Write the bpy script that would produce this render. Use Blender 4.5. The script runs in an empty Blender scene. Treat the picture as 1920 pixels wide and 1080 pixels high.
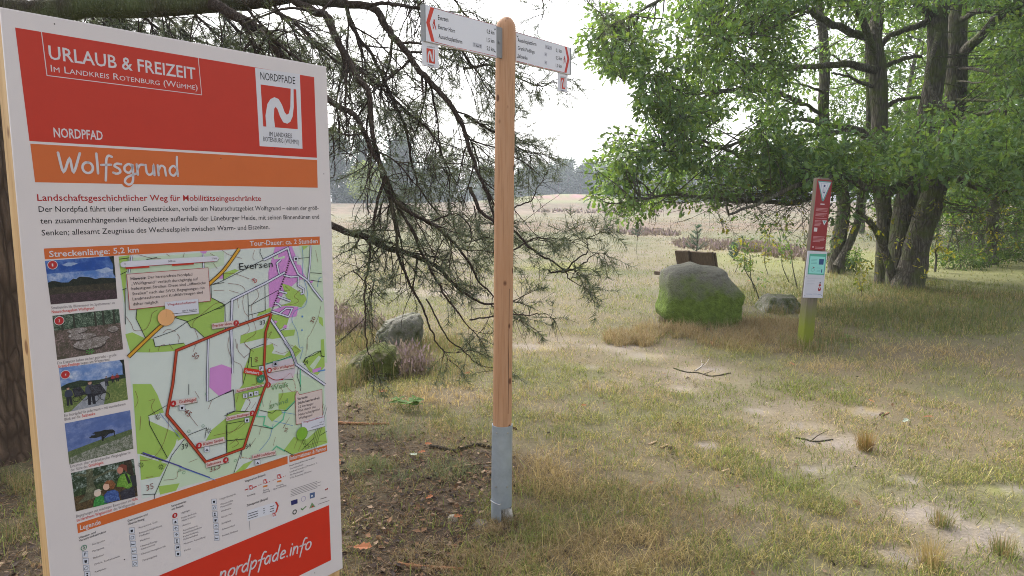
import bpy, math, random
import numpy as np
from mathutils import Vector, Matrix
from mathutils.geometry import tessellate_polygon
rad = math.radians
SC = bpy.context.scene
COL = SC.collection
random.seed(7)
RNG = np.random.default_rng(11)

# ------------------------------------------------------------------ camera
CAM_H, PITCH, FOC = 1.6, 7.2, 1290.0            # metres, degrees down, focal length in 1920-wide pixels
cam_d = bpy.data.cameras.new('camera'); cam = bpy.data.objects.new('camera', cam_d); COL.objects.link(cam)
cam_d.sensor_width = 36.0; cam_d.lens = 36.0 * FOC / 1920.0
cam_d.clip_start = 0.05; cam_d.clip_end = 3000.0
cam.location = (0, 0, CAM_H); cam.rotation_euler = (rad(90 - PITCH), 0, 0)
SC.camera = cam

# ------------------------------------------------------------------ sky, sun, exposure
SUN_EL, SUN_AZ = 48.0, -28.0                     # degrees; azimuth from straight ahead, clockwise
w = bpy.data.worlds.new('World'); SC.world = w; w.use_nodes = True
nt = w.node_tree; nt.nodes.clear()
sky = nt.nodes.new('ShaderNodeTexSky'); sky.sky_type = 'NISHITA'; sky.sun_disc = False
sky.sun_elevation = rad(SUN_EL); sky.sun_rotation = rad(SUN_AZ)
sky.air_density = 1.2; sky.dust_density = 5.0; sky.ozone_density = 0.6
hs = nt.nodes.new('ShaderNodeHueSaturation'); hs.inputs['Saturation'].default_value = 0.24
bg = nt.nodes.new('ShaderNodeBackground'); bg.inputs['Strength'].default_value = 0.15
wo = nt.nodes.new('ShaderNodeOutputWorld')
nt.links.new(sky.outputs[0], hs.inputs['Color']); nt.links.new(hs.outputs[0], bg.inputs['Color'])
nt.links.new(bg.outputs[0], wo.inputs['Surface'])
sd = bpy.data.lights.new('sun', 'SUN'); sun = bpy.data.objects.new('sun', sd); COL.objects.link(sun)
sd.energy = 1.5; sd.angle = rad(24); sd.color = (1.0, 0.965, 0.91)
_el, _az = rad(SUN_EL), rad(SUN_AZ)
SUNV = Vector((math.sin(_az) * math.cos(_el), math.cos(_az) * math.cos(_el), math.sin(_el)))
sun.rotation_euler = SUNV.to_track_quat('Z', 'Y').to_euler(); sun.location = (0, 0, 30)
SC.view_settings.view_transform = 'Standard'; SC.view_settings.look = 'None'
SC.view_settings.exposure = 1.44; SC.view_settings.gamma = 1.0
SC.render.engine = 'CYCLES'
SC.cycles.use_denoising = True; SC.cycles.denoiser = 'OPENIMAGEDENOISE'; SC.cycles.denoising_input_passes = 'RGB_ALBEDO_NORMAL'; SC.cycles.denoising_prefilter = 'NONE'; SC.cycles.filter_width = 1.0
SC.cycles.max_bounces = 6; SC.cycles.diffuse_bounces = 3; SC.cycles.transmission_bounces = 3
SC.cycles.transparent_max_bounces = 4; SC.cycles.volume_bounces = 0

# ------------------------------------------------------------------ helpers
_p = rad(PITCH)
cF = np.array([0, math.cos(_p), -math.sin(_p)]); cU = np.array([0, math.sin(_p), math.cos(_p)]); cR = np.array([1.0, 0, 0])
cC = np.array([0, 0, CAM_H])
def ray(x, y): return cF + (x - 960) / FOC * cR + (540 - y) / FOC * cU
def P(x, y, Y): d = ray(x, y); return cC + d * (Y / d[1])            # a place at distance Y ahead
def S(r, g, b): return tuple(((c / 255 + .055) / 1.055) ** 2.4 if c > 10 else c / 255 / 12.92 for c in (r, g, b))
def A(r, g, b, k=1.3): return tuple(min(.86, c * k * .64) for c in S(r, g, b))
def sst(a, b, x): t = np.clip((x - a) / (b - a), 0, 1); return t * t * (3 - 2 * t)

def _hash(i, j, k, s):
    n = (i.astype(np.int64) * 374761393 + j.astype(np.int64) * 668265263 + k.astype(np.int64) * 2147483647 + s * 974634777) & 0x7fffffff
    n = ((n ^ (n >> 13)) * 1274126177) & 0x7fffffff
    return ((n ^ (n >> 16)) & 0xffff) / 65535.0
def vnoise(Q, s=0):                                # value noise, 0..1
    Q = np.asarray(Q, float); f0 = np.floor(Q); t = Q - f0; t = t * t * (3 - 2 * t); f0 = f0.astype(np.int64)
    r = 0
    for a in (0, 1):
        for b in (0, 1):
            for c in (0, 1):
                wgt = (t[:, 0] if a else 1 - t[:, 0]) * (t[:, 1] if b else 1 - t[:, 1]) * (t[:, 2] if c else 1 - t[:, 2])
                r = r + wgt * _hash(f0[:, 0] + a, f0[:, 1] + b, f0[:, 2] + c, s)
    return r
def fbm(Q, s=0, o=4):
    r = 0; a = .5
    for i in range(o): r = r + a * vnoise(Q * 2 ** i, s + i); a *= .5
    return r / (1 - .5 ** o)
def n2(x, y, sc, s=0, o=3): return fbm(np.stack([x * sc, y * sc, np.zeros_like(x) + .5], 1), s, o)

# ground height and pixel -> ground
def hgt(x, y):
    x = np.asarray(x, float); y = np.asarray(y, float)
    z = 1.35 * sst(35, 130, y)
    z = z + 1.5 * np.exp(-(((x - 9) / 13) ** 2 + ((y - 112) / 9) ** 2))
    z = z + .035 * (n2(x.ravel(), y.ravel(), .9, 3).reshape(x.shape) - .5) * sst(200, 10, np.hypot(x, y))
    z = z + .20 * (n2(x.ravel(), y.ravel(), .12, 5).reshape(x.shape) - .5) * sst(9, 30, np.hypot(x, y))
    return z
def h1(x, y): return float(hgt(np.array([x]), np.array([y]))[0])
def G(px, py):
    d = ray(px, py); t = CAM_H / -d[2] if d[2] < 0 else 100
    for _ in range(8):
        q = cC + d * t; z = h1(q[0], q[1]); t += (q[2] - z) / max(.02, -d[2]) * .8
    return cC + d * t

def tag(o, label=None, cat=None, group=None, kind=None):
    if label: o['label'] = label
    if cat: o['category'] = cat
    if group: o['group'] = group
    if kind: o['kind'] = kind
    return o
def empty(name, loc, label, cat, group=None):
    o = bpy.data.objects.new(name, None); COL.objects.link(o); o.location = tuple(loc); o.empty_display_size = .2
    o['_loc'] = 0; del o['_loc']
    return tag(o, label, cat, group)

class Geo:
    """collects vertices and faces in world metres, links them as one mesh object"""
    def __init__(s): s.V = []; s.F = {}; s.C = []; s.n = 0; s.M = {}
    def add(s, v, f, col=(1, 1, 1), mi=0):
        v = np.asarray(v, float); f = np.asarray(f, np.int64)
        s.V.append(v); k = f.shape[1]
        s.F.setdefault(k, []).append(f + s.n); s.M.setdefault(k, []).append(np.full(len(f), mi, np.int32))
        c = np.asarray(col, float)
        if c.ndim == 1: c = np.tile(c, (len(v), 1))
        s.C.append(c); s.n += len(v)
    def build(s, name, mats, parent=None, smooth=False):
        V = np.concatenate(s.V) if s.V else np.zeros((0, 3)); Cc = np.concatenate(s.C) if s.C else np.zeros((0, 3))
        if parent is not None:
            V = V - np.array(parent_origin(parent))
        me = bpy.data.meshes.new(name)
        me.vertices.add(len(V)); me.vertices.foreach_set('co', V.astype(np.float32).ravel())
        loops = []; starts = []; mi = []; st = 0
        for k in s.F:
            f = np.concatenate(s.F[k]); loops.append(f.ravel()); starts.append(st + np.arange(len(f)) * k); st += f.size
            mi.append(np.concatenate(s.M[k]))
        if loops:
            L = np.concatenate(loops).astype(np.int32); me.loops.add(len(L)); me.loops.foreach_set('vertex_index', L)
            ST = np.concatenate(starts).astype(np.int32); me.polygons.add(len(ST)); me.polygons.foreach_set('loop_start', ST)
            me.polygons.foreach_set('material_index', np.concatenate(mi))
            me.polygons.foreach_set('use_smooth', np.full(len(ST), smooth))
        ca = me.color_attributes.new('Col', 'FLOAT_COLOR', 'POINT')
        ca.data.foreach_set('color', np.concatenate([Cc, np.ones((len(Cc), 1))], 1).astype(np.float32).ravel())
        me.update(calc_edges=True); me.validate()
        for m in (mats if isinstance(mats, (list, tuple)) else [mats]): me.materials.append(m)
        o = bpy.data.objects.new(name, me); COL.objects.link(o)
        if parent is not None: o.parent = parent
        return o
def parent_origin(o):
    v = Vector(o.location)
    while o.parent: o = o.parent; v = v + Vector(o.location)
    return v

def tube(g, pts, r, k=6, col=(1, 1, 1), cap=False, bump=0):
    pts = np.asarray(pts, float); n = len(pts); r = np.broadcast_to(np.asarray(r, float), (n,))
    t = np.gradient(pts, axis=0); t /= np.linalg.norm(t, axis=1)[:, None] + 1e-9
    ref = np.array([0, 0, 1.0]) if abs(t[:, 2].mean()) < .8 else np.array([1.0, 0.2, 0])
    a = np.cross(t, ref); a /= np.linalg.norm(a, axis=1)[:, None] + 1e-9; b = np.cross(t, a)
    th = np.linspace(0, 2 * np.pi, k, endpoint=False)
    rr = r[:, None] * np.ones((1, k))
    if bump:
        q = np.stack([np.cos(th)[None] * 1.6 + 0 * rr, np.sin(th)[None] * 1.6 + 0 * rr, np.arange(n)[:, None] * .35 + 0 * rr], -1).reshape(-1, 3)
        rr = rr * (1 + bump * (fbm(q + pts[0].sum() * 3, 5).reshape(n, k) - .5) * 2)
    v = pts[:, None, :] + rr[..., None] * (np.cos(th)[None, :, None] * a[:, None, :] + np.sin(th)[None, :, None] * b[:, None, :])
    i = np.arange(n - 1)[:, None] * k; j = np.arange(k)[None]; j2 = (j + 1) % k
    f = np.stack([i + j, i + j2, i + k + j2, i + k + j], -1).reshape(-1, 4)
    g.add(v.reshape(-1, 3), f, col)
    if cap:
        for e, o in ((0, -1), (n - 1, 1)):
            c = pts[e] + t[e] * o * r[e] * .15
            vv = np.concatenate([v[e], c[None]]); jj = np.arange(k)
            g.add(vv, np.stack([jj, (jj + 1) % k, np.full(k, k)], 1)[:, ::(1 if o > 0 else -1)], col)
def spline(pts, m=6):
    pts = np.asarray(pts, float)
    if len(pts) < 3: return np.linspace(pts[0], pts[-1], m + 1)
    q = np.concatenate([[2 * pts[0] - pts[1]], pts, [2 * pts[-1] - pts[-2]]]); out = []
    for i in range(1, len(q) - 2):
        for t in np.arange(m) / m:
            out.append(.5 * (2 * q[i] + (q[i + 1] - q[i - 1]) * t + (2 * q[i - 1] - 5 * q[i] + 4 * q[i + 1] - q[i + 2]) * t * t + (3 * q[i] - q[i - 1] - 3 * q[i + 1] + q[i + 2]) * t ** 3))
    out.append(pts[-1]); return np.array(out)
def box(g, o, ax, size, col=(1, 1, 1), bev=.0, mi=0):
    """box centred at o with axes ax (3 unit rows) and half sizes, chamfered by bev"""
    ax = np.asarray(ax, float); hx, hy, hz = size; o = np.asarray(o, float)
    if bev <= 0:
        v = np.array([[x, y, z] for x in (-hx, hx) for y in (-hy, hy) for z in (-hz, hz)]) @ ax + o
        f = [[0, 1, 3, 2], [4, 6, 7, 5], [0, 4, 5, 1], [2, 3, 7, 6], [0, 2, 6, 4], [1, 5, 7, 3]]
        g.add(v, f, col, mi); return
    import bmesh
    bm = bmesh.new(); bmesh.ops.create_cube(bm, size=1.0)
    for q in bm.verts: q.co = Vector((q.co.x * 2 * hx, q.co.y * 2 * hy, q.co.z * 2 * hz))
    bmesh.ops.bevel(bm, geom=bm.edges[:], offset=bev, segments=2, profile=.6, affect='EDGES')
    bm.verts.ensure_lookup_table(); v = np.array([q.co[:] for q in bm.verts]) @ ax + o
    d = {}
    for fc in bm.faces: d.setdefault(len(fc.verts), []).append([q.index for q in fc.verts])
    first = True
    base = s0 = g.n
    g.V.append(v); c = np.asarray(col, float); g.C.append(np.tile(c, (len(v), 1))); g.n += len(v)
    for k, ff in d.items():
        g.F.setdefault(k, []).append(np.array(ff) + base); g.M.setdefault(k, []).append(np.full(len(ff), mi, np.int32))
    bm.free()

# ------------------------------------------------------------------ materials
def newmat(name):
    m = bpy.data.materials.new(name); m.use_nodes = True; t = m.node_tree; b = t.nodes['Principled BSDF']; return m, t, b
def N(t, typ, **kw):
    n = t.nodes.new(typ)
    for k, v in kw.items():
        if k in n.inputs.keys(): n.inputs[k].default_value = v
        else: setattr(n, k, v)
    return n
def mixc(t, fac, a, b, mode='MIX'):
    n = t.nodes.new('ShaderNodeMix'); n.data_type = 'RGBA'; n.blend_type = mode
    for s_, v in ((0, fac), (6, a), (7, b)):
        if hasattr(v, 'is_linked') or hasattr(v, 'links'): t.links.new(v, n.inputs[s_])
        else: n.inputs[s_].default_value = v if s_ == 0 else (*v, 1)[:4]
    return n.outputs[2]
def ramp(t, src, a, b):
    n = t.nodes.new('ShaderNodeMapRange'); n.inputs[1].default_value = a; n.inputs[2].default_value = b; n.clamp = True
    t.links.new(src, n.inputs[0]); return n.outputs[0]
def objco(t, scale=(1, 1, 1)):
    c = t.nodes.new('ShaderNodeTexCoord'); mp = t.nodes.new('ShaderNodeMapping'); mp.inputs['Scale'].default_value = scale
    t.links.new(c.outputs['Object'], mp.inputs[0]); return mp.outputs[0]
def noise(t, co, sc, det=4, rough=.6):
    n = N(t, 'ShaderNodeTexNoise'); n.inputs['Scale'].default_value = sc; n.inputs['Detail'].default_value = det; n.inputs['Roughness'].default_value = rough
    t.links.new(co, n.inputs['Vector']); return n.outputs['Fac']
def bump(t, b, src, strength, dist):
    n = t.nodes.new('ShaderNodeBump'); n.inputs['Strength'].default_value = strength; n.inputs['Distance'].default_value = dist
    t.links.new(src, n.inputs['Height']); t.links.new(n.outputs[0], b.inputs['Normal'])
def attr_col(t):
    a = t.nodes.new('ShaderNodeVertexColor'); a.layer_name = 'Col'; return a.outputs['Color']

def m_simple(name, col, rough=.6, var=.12, sc=30, metal=0, spec=.3, bmp=0):
    m, t, b = newmat(name); co = objco(t)
    f = noise(t, co, sc)
    t.links.new(mixc(t, f, tuple(c * (1 - var) for c in col), tuple(c * (1 + var) for c in col)), b.inputs['Base Color'])
    b.inputs['Roughness'].default_value = rough; b.inputs['Metallic'].default_value = metal; b.inputs['Specular IOR Level'].default_value = spec
    if bmp: bump(t, b, f, bmp, .01)
    return m
def m_leaf(name, trans=.4, gloss=.25, warm=(1.25, 1.15, .5), rough=.45):
    m, t, b = newmat(name); c = attr_col(t); t.links.new(c, b.inputs['Base Color'])
    b.inputs['Roughness'].default_value = rough; b.inputs['Specular IOR Level'].default_value = gloss
    if trans:
        tr = t.nodes.new('ShaderNodeBsdfTranslucent'); t.links.new(mixc(t, 1.0, c, warm, 'MULTIPLY'), tr.inputs['Color'])
        mx = t.nodes.new('ShaderNodeMixShader'); mx.inputs[0].default_value = trans
        t.links.new(b.outputs[0], mx.inputs[1]); t.links.new(tr.outputs[0], mx.inputs[2])
        t.links.new(mx.outputs[0], t.nodes['Material Output'].inputs['Surface'])
    return m
def m_bark(name, c1, c2, moss=None, sc=14, mossamt=(.5, .7), bs=.9):
    m, t, b = newmat(name); co = objco(t, (1, 1, .17))
    f = noise(t, co, sc, 6, .65)
    ds = t.nodes.new('ShaderNodeTexNoise'); ds.inputs['Scale'].default_value = sc * .8; ds.inputs['Detail'].default_value = 3; t.links.new(co, ds.inputs['Vector'])
    wv = mixc(t, .07, (0, 0, 0), ds.outputs['Color'], 'ADD'); t.links.new(co, wv.node.inputs[6])
    v = N(t, 'ShaderNodeTexVoronoi'); v.feature = 'DISTANCE_TO_EDGE'; v.inputs['Scale'].default_value = sc * 2.6; t.links.new(wv, v.inputs['Vector'])
    e0 = ramp(t, v.outputs['Distance'], 0, .26); mm = N(t, 'ShaderNodeMath'); mm.operation = 'MULTIPLY'; t.links.new(e0, mm.inputs[0]); t.links.new(ramp(t, noise(t, co, sc * 2.2, 5, .7), .25, .6), mm.inputs[1]); e = mm.outputs[0]
    k = mixc(t, f, c1, c2); k = mixc(t, e, tuple(x * .5 for x in c1), k)
    if moss:
        f2 = ramp(t, noise(t, objco(t), 3.2, 4), *mossamt); k = mixc(t, f2, k, moss)
    t.links.new(k, b.inputs['Base Color']); b.inputs['Roughness'].default_value = .95; b.inputs['Specular IOR Level'].default_value = .1
    bump(t, b, e, bs, .02); return m
def m_wood(name, c1, c2, dark, knots=True, sc=1.0, mossz=None, rough=.65):
    m, t, b = newmat(name); co = objco(t, (9 * sc, 9 * sc, .6 * sc)); f = noise(t, co, 5, 5)
    f2 = noise(t, objco(t, (40 * sc, 40 * sc, 1.2 * sc)), 3, 3)
    k = mixc(t, ramp(t, f, .3, .7), c1, c2); k = mixc(t, ramp(t, f2, .55, .75), k, tuple(x * .72 for x in c1))
    if knots:
        v = N(t, 'ShaderNodeTexVoronoi'); v.inputs['Scale'].default_value = 13; v.inputs['Randomness'].default_value = 1
        t.links.new(objco(t, (1, 1, .62)), v.inputs['Vector']); k = mixc(t, ramp(t, v.outputs['Distance'], .16, .10), k, dark)
    if mossz:
        sep = N(t, 'ShaderNodeSeparateXYZ'); t.links.new(objco(t), sep.inputs[0]); ad = N(t, 'ShaderNodeMath'); ad.operation = 'MULTIPLY_ADD'
        t.links.new(f, ad.inputs[0]); ad.inputs[1].default_value = .25; t.links.new(sep.outputs[2], ad.inputs[2])
        k = mixc(t, ramp(t, ad.outputs[0], mossz[0], mossz[1]), k, mossz[2])
    t.links.new(k, b.inputs['Base Color']); b.inputs['Roughness'].default_value = rough; b.inputs['Specular IOR Level'].default_value = .25
    bump(t, b, f2, .25, .004); return m
_pm = {}
def pm(c, k=1.3):                                    # printed ink on the signs, colour as the photo shows it
    if c not in _pm: _pm[c] = m_simple('print_%d_%d_%d' % c, A(*c, k), .5, .06, 22, 0, .3)
    return _pm[c]
def pmn(c1, c2, sc, lo=.38, hi=.62, stretch=(1, 1, 1)):   # printed photograph texture: two mottled tones
    key = (c1, c2, sc)
    if key in _pm: return _pm[key]
    m, t, b = newmat('photo_ink'); f = noise(t, objco(t, stretch), sc, 7, .7); f2 = noise(t, objco(t), sc * 4, 3, .7)
    k = mixc(t, ramp(t, f, lo, hi), A(*c1), A(*c2)); k = mixc(t, ramp(t, f2, .35, .7), tuple(x * .8 for x in A(*c1)), k); t.links.new(k, b.inputs['Base Color']); b.inputs['Roughness'].default_value = .5; b.inputs['Specular IOR Level'].default_value = .3; _pm[key] = m
    return m

# ------------------------------------------------------------------ ground
def ell(spec):                                       # patches of ground: photo ellipse -> world ellipse
    out = []
    for cx, cy, rx, ry in spec:
        c = G(cx, cy); a = G(cx, cy - ry); b = G(cx, cy + ry); out.append((c[0], c[1], rx / FOC * c[1], abs(a[1] - b[1]) / 2))
    return out
SAND = ell([(1165, 652, 62, 8), (1215, 668, 48, 8), (1320, 695, 75, 12), (1280, 730, 38, 6), (1560, 828, 80, 13), (1500, 800, 50, 8), (1625, 772, 36, 9),
            (1860, 1000, 95, 34), (1760, 965, 70, 18), (1700, 1045, 70, 20), (1000, 651, 60, 5), (1420, 770, 40, 6), (1330, 835, 40, 7), (1540, 880, 50, 8),
            (740, 545, 34, 5), (830, 548, 46, 7), (900, 553, 40, 6), (1700, 900, 45, 8), (1880, 920, 50, 10), (1100, 690, 40, 5)])
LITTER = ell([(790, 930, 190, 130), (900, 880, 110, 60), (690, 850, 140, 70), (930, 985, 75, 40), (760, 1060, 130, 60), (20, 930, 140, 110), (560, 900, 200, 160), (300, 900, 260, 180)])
DRY = ell([(1420, 640, 130, 26), (1225, 640, 70, 20), (1160, 1040, 190, 60), (1010, 890, 90, 60), (1480, 620, 120, 22), (1120, 725, 70, 14), (1720, 660, 140, 22), (1600, 690, 120, 16), (820, 745, 110, 22), (1690, 562, 100, 14), (1830, 556, 130, 8), (1500, 570, 90, 10)])
HEATH = ell([(1340, 462, 110, 14), (1215, 440, 60, 6), (1450, 470, 90, 16), (665, 618, 65, 20), (1060, 397, 200, 3), (760, 690, 50, 16)])
MOSS = ell([(670, 590, 60, 10), (1305, 662, 40, 7), (1380, 655, 50, 9), (1630, 900, 60, 14), (1050, 500, 80, 10), (860, 665, 60, 8)])
def patch(E_, x, y, s, soft=.55):
    m = np.zeros_like(x); wob = n2(x, y, 2.2, 40 + s, 5) * 1.8 - .85
    for cx, cy, a, b in E_:
        d = np.hypot((x - cx) / a, (y - cy) / b) + wob; m = np.maximum(m, 1 - sst(1 - soft, 1 + soft * .6, d))
    return m
WORN = ell([(1900, 1040, 170, 90), (1750, 960, 150, 60), (1600, 860, 150, 46), (1450, 775, 150, 36), (1320, 710, 140, 26), (1200, 665, 120, 18), (1060, 640, 100, 14), (1020, 590, 80, 14), (960, 560, 90, 10), (840, 548, 90, 9)])
def zones(x, y):
    return dict(sand=patch(SAND, x, y, 1), lit=patch(LITTER, x, y, 2), dry=patch(DRY, x, y, 3), heath=patch(HEATH, x, y, 4), moss=patch(MOSS, x, y, 5), worn=patch(WORN, x, y, 6, .7))
def lerp(a, b, t): return a + (b - a) * t[:, None]
def gcol(x, y, z=None):
    z = z or zones(x, y); one = np.ones((len(x), 1)); v = lambda *c: one * np.array(c)
    nA = n2(x, y, .8, 21, 4); nB = n2(x, y, 2.7, 22, 3); nC = n2(x, y, .15, 23, 3)
    near = lerp(v(.22, .175, .090), v(.165, .165, .065), sst(.42, .62, nA)); near = lerp(near, v(.235, .19, .115), sst(.5, .75, nB) * .8)
    mid = lerp(v(.265, .235, .15), v(.295, .25, .195), sst(.4, .65, nA)); mid = lerp(mid, v(.195, .205, .115), sst(.48, .68, n2(x, y, .45, 24, 3)))
    c = lerp(near, mid, sst(7, 13, y))
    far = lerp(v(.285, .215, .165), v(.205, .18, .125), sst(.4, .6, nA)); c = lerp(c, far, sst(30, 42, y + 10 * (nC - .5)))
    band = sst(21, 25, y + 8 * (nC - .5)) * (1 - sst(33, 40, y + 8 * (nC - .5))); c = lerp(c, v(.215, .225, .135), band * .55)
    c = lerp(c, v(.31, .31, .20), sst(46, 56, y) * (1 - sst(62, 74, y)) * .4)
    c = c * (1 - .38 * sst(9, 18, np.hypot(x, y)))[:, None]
    dune = np.exp(-(((x - 9) / 15) ** 2 + ((y - 108) / 8) ** 2)); c = lerp(c, v(.20, .21, .11), sst(.25, .6, dune) * .8)
    c = lerp(c, v(.29, .17, .17), sst(.75, .95, dune) * sst(.4, .55, nA))
    rt = sst(3.5, 6, x - (y - 9) * .05) * sst(6, 9, y) * (1 - sst(20, 26, y)); c = lerp(c, v(.19, .20, .08), rt * .75)
    c = lerp(c, v(.24, .18, .105), z['dry'] * .75); c = lerp(c, v(.24, .19, .15), z['heath'] * .6); c = lerp(c, v(.21, .22, .065), z['moss'] * .6)
    c = lerp(c, v(.235, .195, .145), z['worn'] * (.5 + .4 * sst(.4, .65, n2(x, y, 3.3, 28, 3))))
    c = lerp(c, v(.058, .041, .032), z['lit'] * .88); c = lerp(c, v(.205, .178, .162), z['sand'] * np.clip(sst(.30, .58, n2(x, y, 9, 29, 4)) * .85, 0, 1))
    c = c * (1.02 - .0 * z['sand'])[:, None] * (.78 + .44 * n2(x, y, 5, 27, 4))[:, None]
    return c
def soil_shade_col(x, y):                                   # dark soil between the blades close by, with shade painted into its colour
    z = zones(x, y); c = gcol(x, y, z); k = (1 - np.clip(z['sand'] + .5 * z['worn'] * n2(x, y, 8, 33, 2) + .8 * z['lit'], 0, 1)) * sst(22, 8, np.hypot(x, y)) * .62
    return lerp(c, np.array([.095, .080, .064])[None] * np.ones((len(x), 1)), k)
az = np.concatenate([np.linspace(-180, -62, 40)[:-1], np.linspace(-62, 62, 420)[:-1], np.linspace(62, 180, 40)])
rr_ = .35 * (700 / .35) ** np.linspace(0, 1, 330)
AZ, RR = np.meshgrid(np.radians(az[:-1]), rr_); gx, gy = (RR * np.sin(AZ)).ravel(), (RR * np.cos(AZ)).ravel()
g = Geo(); gz = hgt(gx, gy); na = len(az) - 1; nr = len(rr_)
i = np.arange(nr - 1)[:, None] * na; j = np.arange(na)[None]; j2 = (j + 1) % na
g.add(np.stack([gx, gy, gz], 1), np.stack([i + j, i + na + j, i + na + j2, i + j2], -1).reshape(-1, 4)[:, ::-1], soil_shade_col(gx, gy))
g.add(np.concatenate([[[0, 0, float(hgt(np.array([0.]), np.array([0.]))[0])]], np.stack([gx, gy, gz], 1)[:na]]), np.stack([np.zeros(na, int), 1 + np.arange(na), 1 + (np.arange(na) + 1) % na], 1)[:, ::-1], (.2, .17, .08))
mg, t, b = newmat('soil_and_turf'); co = objco(t)
f1 = noise(t, co, 38, 5, .7); f2 = noise(t, co, 190, 3, .7); c = attr_col(t)
k = mixc(t, f1, tuple([.55] * 3), tuple([1.4] * 3)); k2 = mixc(t, f2, tuple([.7] * 3), tuple([1.3] * 3))
k = mixc(t, 1.0, mixc(t, 1.0, c, k, 'MULTIPLY'), k2, 'MULTIPLY')
t.links.new(k, b.inputs['Base Color']); b.inputs['Roughness'].default_value = .97; b.inputs['Specular IOR Level'].default_value = .08
bump(t, b, f1, .8, .02)
ground = g.build('ground', mg, smooth=True); tag(ground, 'sandy heath ground with worn turf and bare sand patches', 'ground', kind='structure')

# ------------------------------------------------------------------ flat printed things: sheets on a plane
class Plane:
    def __init__(s, O, d, up=(0, 0, 1)):
        s.O = np.array(O, float); s.d = np.array(d, float); s.up = np.array(up, float); s.n = np.cross(s.d, s.up)   # n faces the viewer
    def uv(s, x, y):
        r = ray(x, y); t = ((s.O - cC) @ s.n) / (r @ s.n); X = cC + r * t - s.O; return np.array([X @ s.d, X @ s.up])
    def to3(s, uv, h=0): uv = np.asarray(uv, float); return s.O + uv[:, :1] * s.d + uv[:, 1:2] * s.up + h * s.n
_txt = {}
def text_mesh(body, bold, caps):
    k = (body, bold, caps)
    if k not in _txt:
        c = bpy.data.curves.new('lettering', 'FONT'); c.body = body; c.resolution_u = 2; c.offset = bold
        if caps:
            c.small_caps_scale = .74
            for ch, fm in zip(body, c.body_format): fm.use_small_caps = ch.islower()
        o = bpy.data.objects.new('lettering', c); COL.objects.link(o); dg = bpy.context.evaluated_depsgraph_get(); dg.update()
        me = bpy.data.meshes.new_from_object(o.evaluated_get(dg)); v = np.array([q.co[:2] for q in me.vertices]).reshape(-1, 2); f = [tuple(p.vertices) for p in me.polygons]
        bpy.data.objects.remove(o); bpy.data.curves.remove(c); bpy.data.meshes.remove(me); _txt[k] = (v, f)
    return _txt[k]
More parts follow.
